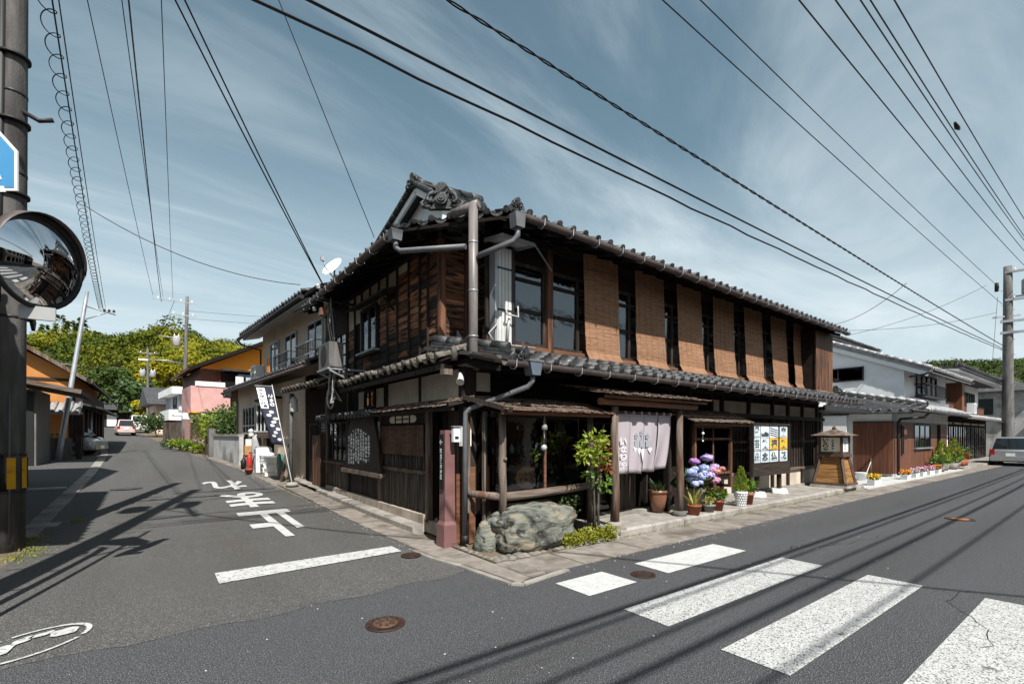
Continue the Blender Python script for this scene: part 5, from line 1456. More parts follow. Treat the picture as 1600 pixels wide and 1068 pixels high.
dpl = MB().box(-.098, -.086, -.062, .062, .82, 1.60).build('direction_plate', 'black', PP)
glyphs('←', .085, .08, (-.0995, .045, 1.45), (0, -1, 0), (0, 0, 1), .02).build('arrow', 'white', dpl)
glyphs('町並保存地区', .052, .44, (-.0995, .028, .96), (0, -1, 0), (0, 0, 1), .02, stack=True).build('lettering', 'white', dpl)
MTR = thing('meter_box', 'white electric meter boxes on the corner wall behind the pink post', 'meter', (-.14, -.16, 1.45))
MB().box(-.06, .09, -.03, .05, 0, .27).build('case', 'white', MTR); MB().box(-.18, -.075, .0, .06, .06, .25).build('case', 'plastic_white', MTR)
MB().box(-.19, .1, .0, .06, .271, .285).build('hood', 'galv', MTR)
MB().box(-.16, -.10, -.004, -.0005, .10, .14).build('dial', 'black', MTR); MB().box(-.03, .0, -.034, -.0305, .05, .065).build('latch', 'black', MTR)
for x, y, h in ((-.02, .02, 1.25), (.06, -.03, 1.1), (-.10, .06, 1.0)):
    MB().box(-.05, .05, -.012, .012, 0, h).build('leaning_plank', 'wood_beam', loc=(-.06 + x, -.10 + y, .05), rz=random.uniform(-.3, .3), label=['tallest reddish plank leaning at the corner behind the downpipe', 'mid height plank leaning at the corner', 'shortest plank leaning at the corner'][[1.25, 1.1, 1.0].index(h)], cat='plank', group='planks leaning at the corner')
CAMB = thing('wall_spotlight', 'small white spotlight under the corner roof', 'spotlight', (-.12, -.02, 2.42))
MB().tube([(0, 0, .08), (-.02, -.03, .0), (-.06, -.08, -.06)], [.03, .045, .06], 10).build('shade', 'white_dirty', CAMB)
MB().tube([(.05, .04, .02), (0, 0, .05)], .012, 6).build('arm', 'cable', CAMB)
# ------------------------------------------------------------------ neighbours along the main street
WH = thing('white_house', 'white plastered house with brown board ground floor next to the wooden shop', 'house', (20.5, -.3, 0))
T_S = tile_mesh(.285, .30, 'tile_silver', True); T_SB = tile_mesh(.285, .30, 'tile_silver')
MB().prism([(0, 0, 2.62), (0, 7, 2.62), (0, 7, 5.5), (0, 5, 6.62), (0, 0, 4.42)], (7.0, 0, 0)).build('upper_wall', 'plaster_white', WH)
MB().box(-1.9, 7.0, -.08, 6.9, .05, 2.618).build('lower_wall', 'plaster_white', WH)
rf = MB()
rf.hexa([(-.14, -.85, 4.06), (7.4, -.85, 4.06), (7.4, 5.0, 6.64), (-.14, 5.0, 6.64), (-.14, -.85, 4.20), (7.4, -.85, 4.20), (7.4, 5.0, 6.78), (-.14, 5.0, 6.78)])
rf.hexa([(-.38, 5.0, 6.64), (7.4, 5.0, 6.64), (7.4, 8, 5.3), (-.38, 8, 5.3), (-.38, 5.0, 6.78), (7.4, 5.0, 6.78), (7.4, 8, 5.44), (-.38, 8, 5.44)])
WR = rf.build('roof', 'tile_silver', WH)
MB().bar((-.09, -.80, 4.0), (-.09, 5.0, 6.56), .06, .20).build('bargeboard', 'white', WR)
tile_roof(WR, (-.12, -.92, 4.21), (1, 0), (0, 1), .44, 26, 1, T_S, T_SB)
for k in range(20):
    f = k / 20; f2 = (k + .97) / 20
    MB().tube([(-.16, -.9 + 5.9 * f, 4.24 + 2.6 * f), (-.16, -.9 + 5.9 * f2, 4.24 + 2.6 * f2)], [.08, .072], 8).build('verge_tile', 'tile_silver', WR)
MB().tube([(-.25, -.95, 4.1), (7.3, -.95, 4.1)], .06, 8).build('gutter', 'steel_dark', WR)
MB().tube([(-.25, -.95, 4.1), (-.3, -.7, 3.98), (-.1, -.2, 3.95)], .04, 8).build('gutter_elbow', 'steel_dark', WR)
# taller rear wing with plaster band under its eave
RW = thing('rear_house', 'tall white house behind with long black tiled eave above the white house', 'house', (23.5, 3.4, 0))
MB().box(-1.5, 7, .5, 6, 0, 6.4).build('wall', 'plaster_white', RW)
rr = MB().hexa([(-1.9, -.2, 6.45), (7.4, -.2, 6.45), (7.4, 3.2, 7.9), (-1.9, 3.2, 7.9), (-1.9, -.2, 6.60), (7.4, -.2, 6.60), (7.4, 3.2, 8.05), (-1.9, 3.2, 8.05)]).build('roof', 'tile', RW)
MB().box(-1.8, 7.3, -.1, .5, 6.28, 6.44).build('soffit', 'soffit', rr)
tile_roof(rr, (-1.9, -.27, 6.62), (1, 0), (0, 1), .43, 32, 1, T_F, T_B)
ornament(rr, (-1.9, .1, 6.6), (-1, 0), .7)
# windows and ledge
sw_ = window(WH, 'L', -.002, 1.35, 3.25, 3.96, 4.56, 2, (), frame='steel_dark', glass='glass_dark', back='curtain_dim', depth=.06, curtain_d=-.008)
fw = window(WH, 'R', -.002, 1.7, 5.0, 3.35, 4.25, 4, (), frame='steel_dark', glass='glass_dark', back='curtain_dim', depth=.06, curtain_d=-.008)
BR = B('balcony', 'steel_dark', WH, 1.5, 5.2, -.36, -.33, 3.78, 3.82)
for k in range(22):
    B('baluster', 'steel_dark', BR, 1.5 + k * .175, 1.53 + k * .175, -.355, -.335, 3.3, 3.78)
B('balcony_floor', 'steel_dark', BR, 1.5, 5.2, -.36, -.004, 3.24, 3.30)
B('balcony_end', 'steel_dark', BR, 1.5, 1.53, -.33, -.004, 3.74, 3.80)
B('ledge', 'plaster_white', WH, .0, 6.9, -.14, -.002, 2.95, 3.12); B('ledge', 'plastic_grey', WH, .9, 5.4, -.10, -.004, 3.13, 3.20)
# pent roof
pw = MB().hexa([(-.3, -.80, 2.52), (7.2, -.80, 2.52), (7.2, -.0, 2.90), (-.3, .0, 2.90), (-.3, -.80, 2.58), (7.2, -.80, 2.58), (7.2, -.0, 2.96), (-.3, .0, 2.96)]).build('pent_roof', 'soffit', WH)
tile_roof(pw, (-.3, -.86, 2.60), (1, 0), (0, 1), .44, 26, 3, T_S, T_SB)
# hipped corner roof over the brown wing
A, Bq, Cq, Dq = Vector((-1.2, 1.9, 3.32)), Vector((-.25, -.75, 2.74)), Vector((-2.3, -.75, 2.46)), Vector((-2.3, 2.2, 2.52))
hp = MB()
hp.add([A, Bq, Cq, Dq] + [p - Vector((0, 0, .06)) for p in (A, Bq, Cq, Dq)], [(0, 3, 2, 1), (4, 5, 6, 7), (0, 1, 5, 4), (1, 2, 6, 5), (2, 3, 7, 6), (3, 0, 4, 7)])
hp.add([A, (0, 1.9, 3.32), (0, -.7, 2.9), Bq], [(0, 1, 2, 3)])
HR = hp.build('corner_roof', 'tile', WH)
n_ = 9
for i in range(n_ + 1):
    f = i / n_
    top = A.lerp(Bq, f); bot = Dq.lerp(Cq, f)
    for k in range(5):
        q0 = top.lerp(bot, k / 5 * .98); q1 = top.lerp(bot, (k + .97) / 5 * .98)
        MB().tube([q0 + Vector((0, 0, .05)), q1 + Vector((0, 0, .035))], [.055, .07], 7).build('tile', 'tile', HR)
for k in range(9):
    q0 = A.lerp(Bq, k / 9); q1 = A.lerp(Bq, (k + .96) / 9)
    MB().bar(q0 + Vector((0, 0, .06)), q1 + Vector((0, 0, .06)), .22, .10).build('ridge_tile', 'tile', HR)
    MB().tube([q0 + Vector((0, 0, .15)), q1 + Vector((0, 0, .15))], [.08, .07], 8).build('ridge_tile', 'tile_silver', HR)
ornament(HR, tuple(A + Vector((0, .1, .0))), (-1, -.2), .8)
ornament(HR, tuple(Bq), (.3, -1), .5)
MB().tube([(-2.75, -.85, 2.50), (7.2, -.88, 2.50)], .05, 8).build('gutter', 'steel_dark', HR)
MB().tube([(-.3, -.84, 2.48), (-.5, -.75, 2.30), (-1.72, -.30, 2.22), (-1.76, -.24, 2.1), (-1.76, -.24, .1)], .05, 8).build('downpipe', 'steel_dark', WH)
# brown vertical boarding
BRW = B('board_wall', 'dark_wall', WH, -1.93, 6.6, -.10, -.081, .14, 2.10)
x = -1.93
while x < 6.55:
    if not (.85 < x + .07 < 3.5) and not (4.6 < x + .07 < 5.4):
        MB().box(x, x + .135, -.125, -.101, .14, 2.10).build('plank', 'siding_red', BRW)
    elif .85 < x + .07 < 3.5:
        MB().box(x, x + .135, -.125, -.101, .14, 1.06).build('plank', 'siding_red', BRW)
    x += .14
y = -.10
while y < 1.12:
    MB().box(-1.955, -1.931, y, y + .135, .14, 2.10).build('plank', 'siding_red', BRW); y += .14
B('board_cap', 'steel_dark', WH, -1.97, 6.62, -.14, -.08, 2.101, 2.15); B('board_cap', 'steel_dark', WH, -1.97, -1.91, -.079, 1.16, 2.101, 2.15)
B('base', 'concrete_pale', WH, -1.97, 6.7, -.13, -.08, .05, .138)
window(WH, 'R', -.10, .88, 3.48, 1.08, 2.06, 3, (), frame='steel_dark', glass='glass_dark', back='curtain_dim', sill='galv', curtain_d=-.008)
window(WH, 'R', -.126, -.95, -.72, .85, 2.02, 1, (.5,), frame='steel_dark', glass='glass_dark')
B('door', 'dark', WH, 4.62, 5.42, -.105, -.101, .1, 2.1)
# dark flat canopy between shop and white house
CN = thing('carport_canopy', 'dark metal canopy on a black post between the shop and the white house', 'canopy', (15.4, 1.2, .05))
MB().box(-2.0, 2.2, -1.1, 3, 2.42, 2.48).build('sheet', 'steel_dark', CN)
for k in range(6):
    MB().box(-2.0, 2.2, -1.05 + k * .55, -.97 + k * .55, 2.34, 2.42).build('rib', 'pipe_grey', CN)
MB().box(-2.02, 2.22, -1.16, -1.11, 2.36, 2.52).build('fascia', 'steel_dark', CN)
MB().box(-1.02, -.84, -.7, -.52, 0, 2.34).build('post', 'steel_dark', CN)
MB().tube([(-.84, -.6, 2.25), (-.3, -.65, 2.28), (.7, -.95, 2.3), (.7, -.95, 2.38)], .03, 6).build('pipe', 'steel_dark', CN)
MB().box(2.9, 3.0, -.2, 3, 0, 2.34).build('screen_wall', 'plaster_white', CN)

# planters with flowers along the apron
def planter(label, loc, L, flowers, n=60, h=.12):
    t = thing('flower_planter', label, 'planter', loc, random.uniform(-.06, .06), 'flower planters along the white forecourt')
    MB().prism([(-L / 2 * .85, -.09, 0), (L / 2 * .85, -.09, 0), (L / 2, -.11, .16), (-L / 2, -.11, .16)], (0, .2, 0)).build('box', 'plastic_white', t)
    m = MB(); m.cloud((0, 0, .20), (L * .5, .12, .09), 120, .06, .35, .5, up=.5); m.build('leaves', 'leaf_dark', t)
    for c in flowers:
        m = MB()
        for _ in range(n):
            p = (random.uniform(-L * .5, L * .5), random.uniform(-.12, .12), .22 + random.random() * h)
            m.leaf(p, .05, .028); m.leaf(p, .05, .028)
        m.build('flowers', c, t)
random.seed(31)
planter('planter with bright yellow flowers nearest the lantern stand', (14.3, -1.0, .05), .55, ['fl_yellow'], 90)
planter('planter with orange flowers before the brown boards', (17.6, -1.02, .05), .55, ['fl_orange'], 80)
planter('planter with white and pink flowers right of the orange ones', (18.7, -1.02, .05), .55, ['fl_white'], 80)
planter('planter with pink violet flowers in the middle of the row', (19.7, -1.02, .05), .55, ['fl_white', 'fl_pink'], 60)
planter('planter with pale violet flowers near the end of the row', (20.8, -1.02, .05), .55, ['fl_pink'], 70)
planter('last planter of the row with rusty orange blooms', (22.0, -1.02, .05), .6, ['fl_orange', 'leaf_red'], 60)
q = thing('bucket', 'white bucket with a leaning brush at the brown board wall', 'bucket', (15.9, -.2, .05))
MB().lathe([(.13, 0), (.17, .26), (.18, .27)], n=14).build('body', 'plastic_white', q)
MB().tube([(.1, -.05, .02), (.62, -.1, .62)], .014, 6).build('handle', 'white_dirty', q); MB().tube([(.62, -.1, .02), (.62, -.1, .75)], .016, 6).build('stick', 'wood_post', q)
def bush_pot(label, loc, r, h, mat='leaf_bright', pm='pot_terra', cone=False):
    t = thing('potted_shrub', label, 'potted plant', loc, 0, 'potted shrubs by the dark shops')
    MB().lathe([(r * .6, 0), (r * .8, .3), (r * .75, .3)], n=12).build('pot', pm, t)
    m = MB()
    if cone:
        for _ in range(300):
            f = random.random() ** 1.3; a = random.uniform(0, 6.28); rr_ = r * (1 - f) ** .8
            m.leaf((rr_ * math.cos(a), rr_ * math.sin(a), .3 + f * h), .12, .035, (math.cos(a) * .5, math.sin(a) * .5, 1))
    else: m.cloud((0, 0, .3 + h * .45), (r, r, h * .5), 260, .12, .35, .5, up=.3)
    m.build('leaves', mat, t)
bush_pot('yellow green cone shrub in a pot, left one by the shop doors', (24.3, -.75, .05), .34, .95, 'leaf_bright', 'pot_stone', True)
bush_pot('yellow green cone shrub in a pot, right one by the shop doors', (26.6, -.75, .13), .36, 1.0, 'leaf_bright', 'pot_stone', True)
bush_pot('round green bush in a wide pot between the cone shrubs', (25.4, -.85, .05), .36, .55, 'leaf', 'pot_stone')
bush_pot('reddish bush in a terracotta pot right of the cone shrubs', (27.3, -.85, .13), .30, .5, 'leaf_red')
bush_pot('low green bush in a stone pot at the brown house corner', (23.2, -.85, .05), .30, .35, 'leaf', 'pot_stone')
bush_pot('broad green bush in a pot at the end of the row', (28.0, -.8, .13), .36, .7, 'leaf')

# dark two storey shops beyond
DS = thing('wooden_shop_row', 'two storey shop row with dark glazed doors, brown balconies and white eaves', 'shop', (27.6, .2, 0))
MB().box(0, 15, .1, 7, 0, 2.7).build('lower_wall', 'dark_wall', DS)
MB().box(0, 15, .5, 7, 2.7, 4.9).build('upper_wall', 'plaster_white', DS)
d = MB().hexa([(-.2, -1.1, 4.85), (15.4, -1.1, 4.85), (15.4, 4, 5.15), (-.2, 4, 5.15), (-.2, -1.1, 4.97), (15.4, -1.1, 4.97), (15.4, 4, 5.3), (-.2, 4, 5.3)]).build('roof', 'tile', DS)
tile_roof(d, (-.2, -1.16, 5.0), (1, 0), (0, 1), .10, 54, 1, T_F, T_B)
MB().hexa([(-.15, -1.0, 4.74), (15.3, -1.0, 4.74), (15.3, .49, 5.1), (-.15, .49, 5.1), (-.15, -1.0, 4.84), (15.3, -1.0, 4.84), (15.3, .49, 5.16), (-.15, .49, 5.16)]).build('soffit', 'plaster_white', d)
ornament(d, (-.2, -1.0, 4.95), (-.5, -1), .6)
pd = MB().hexa([(-.2, -1.1, 2.42), (15.2, -1.1, 2.42), (15.2, .1, 2.86), (-.2, .1, 2.86), (-.2, -1.1, 2.48), (15.2, -1.1, 2.48), (15.2, .1, 2.92), (-.2, .1, 2.92)]).build('pent_roof', 'dark_timber', DS)
tile_roof(pd, (-.2, -1.16, 2.52), (1, 0), (0, 1), .36, 53, 3, T_S, T_SB)
MB().tube([(-.2, -1.24, 2.44), (15.2, -1.24, 2.44)], .05, 8).build('gutter', 'gutter_brown', pd)
for k in range(12):
    x = .15 + k * 1.2
    B('door', 'wood_black', DS, x, x + 1.1, .02, .06, .13, 2.2) if False else window(DS, 'R', .09, x, x + 1.15, .16, 2.15, 2, (.3,), glass='glass_dark', mull=.04)
    if k % 3 == 0: B('curtain', 'curtain', DS, x + .1, x + .6, .093, .096, .9, 2.05) if False else None
for k in range(6):
    B('transom_panel', 'plaster', DS, .3 + k * 2.4, 2.2 + k * 2.4, .06, .098, 2.24, 2.36)
for x0, x1 in ((.2, 4.6), (6.2, 9.5), (10.4, 13.5)):
    window(DS, 'R', .49, x0, x1, 3.35, 4.4, 4, (), frame='wood_black', glass='glass_dark', back='curtain', curtain_d=-.008)
    bp = B('balcony', 'siding_red', DS, x0 - .1, x1 + .1, .02, .06, 2.95, 3.38)
    for k in range(int((x1 - x0) / .3)): B('balcony_board', 'siding_red', bp, x0 - .1 + k * .3, x0 + .18 + k * .3, -.005, .018, 2.97, 3.34)
    B('balcony_rail', 'wood_black_h', bp, x0 - .12, x1 + .12, -.01, .07, 3.385, 3.44)
B('wing_wall', 'siding_red', DS, 4.9, 5.5, -.3, .5, 2.9, 4.6)
B('wing_wall', 'plaster_white', DS, -.4, -.02, -.35, .6, 2.9, 3.9)
AC1 = thing('air_conditioner', 'pale air conditioner on the pent roof of the far shops', 'air conditioner', (33.8, -.3, 2.85))
MB().box(-.4, .4, -.15, .15, 0, .6).build('case', 'plastic_white', AC1)
for k in range(6): MB().box(-.38 + k * .13, -.36 + k * .13, -.16, -.151, .05, .55).build('slat', 'plastic_grey', AC1)
# last house
FH = thing('grey_roofed_house', 'pale house with grey tiled hip roof at the far end of the wide street', 'house', (47, -1.5, 0))
MB().box(0, 9, 0, 9, 0, 5.0).build('wall', 'plaster_block', FH)
e = .7
MB().add([(-e, -e, 4.9), (9 + e, -e, 4.9), (9 + e, 9 + e, 4.9), (-e, 9 + e, 4.9), (3.5, 4.5, 7.4), (5.5, 4.5, 7.4)], [(0, 1, 5, 4), (1, 2, 5), (2, 3, 4, 5), (3, 0, 4), (0, 3, 2, 1)]).build('roof', 'tile', FH)
MB().box(-.9, 9.4, -1.0, -.02, 2.6, 2.7).build('pent_roof', 'tile', FH)
MB().box(-1.2, -.02, 3, 3.1, 2.4, 4.6).build('stair', 'pipe_grey', FH)
window(FH, 'L', -.01, 2, 4, 3.2, 4.4, 2, (), glass='glass_dark', frame='steel_dark'); window(FH, 'R', -.01, 1, 3, 3.2, 4.4, 2, (), glass='glass_dark', frame='steel_dark'); window(FH, 'R', -.01, .6, 5, .3, 2.2, 4, (), glass='glass_dark', frame='steel_dark')

# houses across the wide street, seen only in the window glass and the mirror
for i, (x0, x1, h, lb) in enumerate(((-3, 6.5, 4.4, 'dark boarded house across the street reflected in the shop window'), (7.5, 18, 4.9, 'plastered house across the street facing the entrance'), (19, 31, 4.5, 'long dark house across the street facing the white house'))):
    t = thing('opposite_house', lb, 'house', (x0, -11.6, 0))
    w_ = x1 - x0
    MB().box(0, w_, -8, 0, 0, h).build('wall', ('wood_black', 'plaster_beige', 'wood_black')[i], t)
    MB().hexa([(-.5, .9, h - .3), (w_ + .5, .9, h - .3), (w_ + .5, -4, h + 1.8), (-.5, -4, h + 1.8), (-.5, .9, h - .15), (w_ + .5, .9, h - .15), (w_ + .5, -4, h + 1.95), (-.5, -4, h + 1.95)]).build('roof', 'tile', t)
    MB().hexa([(-.5, -8.9, h - .3), (w_ + .5, -8.9, h - .3), (w_ + .5, -4, h + 1.8), (-.5, -4, h + 1.8), (-.5, -8.9, h - .15), (w_ + .5, -8.9, h - .15), (w_ + .5, -4, h + 1.95), (-.5, -4, h + 1.95)]).build('roof', 'tile', t)
    MB().box(-.3, w_ + .3, .02, .9, 2.5, 2.62).build('pent_roof', 'tile', t)
    for k in range(int(w_ / 2)):
        MB().box(.5 + k * 2, 1.9 + k * 2, .01, .05, .3, 2.2).build('door', 'dark', t); MB().box(.5 + k * 2, 1.9 + k * 2, .01, .05, 3.0, 4.0).build('window', 'car_glass', t)

# ------------------------------------------------------------------ cars
def car(label, loc, rz, L, Wd, Ht, paint, bon=.9, tail=.1, rear_lights=True):
    """x forward; bon = bonnet length, tail = boot length"""
    t = thing('parked_car', label, 'car', loc, rz)
    w = Wd / 2; belt = Ht * .56; h0 = .22
    xs = [-L / 2, -L / 2 + .12, -L / 2 + .5, 0, L / 2 - .9, L / 2 - .25, L / 2]
    ws = [.86, .96, 1, 1, 1, .95, .82]
    zt = [belt * .93, belt, belt, belt, belt * .97, belt * .80, belt * .66]
    zb = [h0 + .12, h0, h0 - .02, h0 - .02, h0 - .02, h0, h0 + .10]
    m = MB(); n = 10
    for x, k, a, b in zip(xs, ws, zb, zt):
        pr_ = [(-.90, a), (-1, a + .10), (-1.0, (a + b) / 2), (-.985, b - .08), (-.92, b), (.92, b), (.985, b - .08), (1.0, (a + b) / 2), (1, a + .10), (.90, a)]
        m.v += [(x, p * w * k, z) for p, z in pr_]
    for i in range(len(xs) - 1):
        for k in range(n):
            k2 = (k + 1) % n
            m.f.append((i * n + k, (i + 1) * n + k, (i + 1) * n + k2, i * n + k2)); m.sm.append(True); m.mi.append(0)
    m.f.append(tuple(range(n))); m.sm.append(False); m.mi.append(0)
    m.f.append(tuple((len(xs) - 1) * n + k for k in range(n))[::-1]); m.sm.append(False); m.mi.append(0)
    m.build('body', paint, t)
    b0, b1 = -L / 2 + .06 + tail, L / 2 - bon; t0, t1 = b0 + .22, b1 - .62
    wb, wt = w * .93, w * .76; zb_, zt_ = belt - .01, Ht - .03
    c = MB().hexa([(b0, -wb, zb_), (b1, -wb, zb_), (b1, wb, zb_), (b0, wb, zb_), (t0, -wt, zt_), (t1, -wt, zt_), (t1, wt, zt_), (t0, wt, zt_)])
    c.hexa([(t0, -wt, zt_), (t1, -wt, zt_), (t1, wt, zt_), (t0, wt, zt_), (t0 + .12, -wt * .85, Ht), (t1 - .14, -wt * .85, Ht), (t1 - .14, wt * .85, Ht), (t0 + .12, wt * .85, Ht)])
    c.build('cabin', paint, t)
    def q(p0, p1, p2, p3, off, name='window'):
        P = [Vector(p) for p in (p0, p1, p2, p3)]; cen = sum(P, Vector()) / 4
        nn = (P[1] - P[0]).cross(P[3] - P[0]).normalized()
        if nn.dot(cen - Vector((0, 0, belt))) < 0: nn = -nn
        P = [cen + (p - cen) * .86 + nn * off for p in P]
        MB().prism(P, nn * .006).build(name, 'car_glass', t)
    q((b0, -wb, zb_), (b0, wb, zb_), (t0, wt, zt_), (t0, -wt, zt_), .006)
    q((b1, -wb, zb_), (b1, wb, zb_), (t1, wt, zt_), (t1, -wt, zt_), .006)
    for s in (-1, 1):
        nseg = 3
        for i in range(nseg):
            f0, f1 = i / nseg, (i + 1) / nseg
            q((b0 + (b1 - b0) * f0, s * wb, zb_), (b0 + (b1 - b0) * f1, s * wb, zb_), (t0 + (t1 - t0) * f1, s * wt, zt_), (t0 + (t1 - t0) * f0, s * wt, zt_), .006)
        for xw in (-L / 2 + .75, L / 2 - .80):
            wh = MB(); pr_ = [(0.10, -.09), (.24, -.10), (.30, -.07), (.30, .07), (.24, .10), (.10, .09)]
            n2_ = 16
            for r_, zz in pr_: wh.v += [(xw + r_ * math.cos(2 * math.pi * k / n2_), s * (w - .09) + zz, .30 + r_ * math.sin(2 * math.pi * k / n2_)) for k in range(n2_)]
            for i in range(5):
                for k in range(n2_):
                    wh.f.append((i * n2_ + k, i * n2_ + (k + 1) % n2_, (i + 1) * n2_ + (k + 1) % n2_, (i + 1) * n2_ + k)); wh.sm.append(True); wh.mi.append(0)
            W2 = wh.build('wheel', 'tyre', t)
            MB().prism([(xw + .19 * math.cos(k * math.pi / 6), s * (w + .012), .30 + .19 * math.sin(k * math.pi / 6)) for k in range(12)][::-1 if s < 0 else 1], (0, -s * .02, 0)).build('rim', 'galv', W2)
        MB().box(-L / 2 - .012, -L / 2 + .10, s * w * .80 - .10, s * w * .80 + .10, belt * .72, belt * 1.02).build('tail_light', 'lamp_red', t)
        MB().hexa([(L / 2 - .30, s * w * .72 - .17, belt * .66), (L / 2 - .03, s * w * .66 - .15, belt * .60), (L / 2 - .03, s * w * .66 + .15, belt * .60), (L / 2 - .30, s * w * .72 + .19, belt * .66),
                   (L / 2 - .36, s * w * .72 - .17, belt * .90), (L / 2 - .16, s * w * .66 - .15, belt * .80), (L / 2 - .16, s * w * .66 + .15, belt * .80), (L / 2 - .36, s * w * .72 + .19, belt * .90)]).build('headlight', 'lamp_clear', t)
        MB().box(b1 - .45, b1 - .28, s * (w + .02) - .06, s * (w + .02) + .06, belt + .02, belt + .14).build('mirror', paint, t)
    MB().box(-L / 2 - .05, -L / 2 + .12, -w * .88, w * .88, .28, .48).build('bumper', paint, t)
    MB().box(L / 2 - .1, L / 2 + .03, -w * .80, w * .80, .28, .46).build('bumper', paint, t)
    MB().box(-L / 2 - .062, -L / 2 - .051, -.17, .17, .52, .68).build('number_plate', 'white', t)
    MB().box(L / 2 + .031, L / 2 + .04, -.17, .17, .32, .47).build('number_plate', 'white', t)
    MB().bar((b0 + .06, -.02, belt + .12), (b0 + .14, .3, belt + .20), .015, .015).build('wiper', 'black', t)
    return t
car('silver estate car parked at the right edge before the dark shops', (34.0, -2.05, 0), .0, 4.3, 1.7, 1.52, 'car_silver', .95, .05)
# ------------------------------------------------------------------ side street, right row of houses
AN = rad(4.3)
BH = thing('beige_house', 'beige plastered two storey house with grey tiles behind the wooden shop', 'house', (0, 9.0, 0), AN)
gl = lambda s: gz(9 + s)
MB().box(.0, 6, .3, 9.3, gl(0) - .2, 3.7).build('lower_wall', 'plaster_beige', BH)
MB().box(.0, 6, -1.7, 5.15, 3.4, 5.75).build('upper_wall', 'plaster_beige', BH)
u = MB().hexa([(-.62, -2.6, 5.27), (-.62, 5.75, 5.27), (3.0, 5.75, 6.7), (3.0, -2.6, 6.7), (-.62, -2.6, 5.37), (-.62, 5.75, 5.37), (3.0, 5.75, 6.8), (3.0, -2.6, 6.8)]).build('roof', 'dark_timber', BH)
MB().hexa([(-.58, -1.6, 5.20), (-.58, 5.6, 5.20), (.0, 5.6, 5.36), (.0, -1.6, 5.36), (-.58, -1.6, 5.26), (-.58, 5.6, 5.26), (.0, 5.6, 5.44), (.0, -1.6, 5.44)]).build('soffit', 'soffit', u)
tile_roof(u, (-.68, 5.74, 5.40), (0, -1), (1, 0), .40, 26, 1, T_F, T_B)
MB().tube([(-.72, -1.7, 5.24), (-.72, 5.75, 5.24)], .06, 8).build('gutter', 'steel_dark', u)
MB().tube([(-.70, 5.72, 5.2), (-.66, 5.6, 5.05), (-.06, 5.2, 4.85), (-.05, 5.2, 3.8)], .035, 8).build('downpipe', 'steel_dark', BH)
p_ = MB().hexa([(-.5, -1.9, 3.46), (-.5, 9.5, 3.46), (.0, 9.5, 3.76), (.0, -1.9, 3.76), (-.5, -1.9, 3.52), (-.5, 9.5, 3.52), (.0, 9.5, 3.82), (.0, -1.9, 3.82)]).build('pent_roof', 'dark_timber', BH)
tile_roof(p_, (-.55, 9.5, 3.55), (0, -1), (1, 0), .52, 40, 2, T_F, T_B)
MB().tube([(-.60, -1.9, 3.45), (-.60, 9.5, 3.45)], .05, 8).build('gutter', 'gutter_brown', p_)
MB().tube([(-.58, 9.4, 3.4), (-.05, 9.25, 3.15), (-.05, 9.25, .5)], .04, 8).build('downpipe', 'pipe_brown', BH)
for a, b in ((2.94, 3.98), (1.01, 2.21), (-1.28, -.01)):
    window(BH, 'L', 0, a, b, 3.84, 4.90, 2, (), frame='galv', glass='glass_dark', back='curtain_dim', curtain_d=-.008)
for a, b in ((.95, 2.5), (-1.45, .2)):
    r = MB().bar((-.32, a, 4.22), (-.32, b, 4.22), .03, .03).build('balcony', 'galv', BH)
    MB().bar((-.32, a, 3.88), (-.32, b, 3.88), .03, .03).build('rail', 'galv', r)
    for k in range(int((b - a) / .14) + 1):
        MB().box(-.328, -.312, a + k * .14, a + k * .14 + .016, 3.88, 4.22).build('baluster', 'steel_dark', r)
    for yy in (a, b): MB().bar((-.32, yy, 4.22), (0, yy, 4.22), .025, .025).build('bracket', 'galv', r)
window(BH, 'L', 0, 6.2, 8.3, 1.68, 2.78, 4, (.3,), frame='white_dirty', glass='glass_dark', back='curtain_dim', sill='white_dirty', curtain_d=-.008, mull=.05)
bx_ = B('window_box', 'plaster_beige', BH, -.22, .0, 2.75, 5.0, 1.60, 2.86)
window(bx_, 'L', -.222, 2.82, 4.93, 1.72, 2.76, 4, (), frame='white_dirty', glass='glass_dark', back='curtain_dim', curtain_d=-.008, mull=.05)
MB().box(-.30, -.0, 2.65, 5.1, 2.862, 2.94).build('box_hood', 'wood_black_h', bx_)
B('sill', 'wood_post', BH, -.28, -.0, 2.7, 5.05, 1.52, 1.596)
B('recess', 'dark_wall', BH, -.01, -.003, 2.6, 4.6, gl(3), 1.5)
B('recess_panel', 'plaster_beige', BH, -.03, -.011, 1.6, 3.5, gl(2), 1.5)
B('rag', 'paint_orange', BH, -.42, -.40, 2.6, 2.9, 3.72, 4.2)
# door awning between shop and beige house
ta3 = MB().hexa([(-.65, -3.1, 2.82), (-.65, .3, 2.82), (0.1, .3, 3.12), (0.1, -3.1, 3.12), (-.65, -3.1, 2.87), (-.65, .3, 2.87), (0.1, .3, 3.17), (.1, -3.1, 3.17)]).build('door_awning', 'wood_red', BH)
tile_roof(ta3, (-.70, .28, 2.90), (0, -1), (1, 0), .42, 12, 2, TO_F, TO_B, w=.27, L=.26)
B('door_wall', 'dark_wall', BH, .02, .2, -.1, .3, .1, 3.4)
MB().tube([(-.55, -.2, gl(0)), (-.55, -.2, 1.9), (-.52, -.2, 2.8)], [.05, .05, .07], 8).build('drain_pipe', 'pipe_grey', BH)
MB().lathe([(.04, 0), (.10, -.10), (.11, -.42), (.09, -.45)], (-.5, -.3, 2.72), 10).build('rain_head', 'white_dirty', BH)
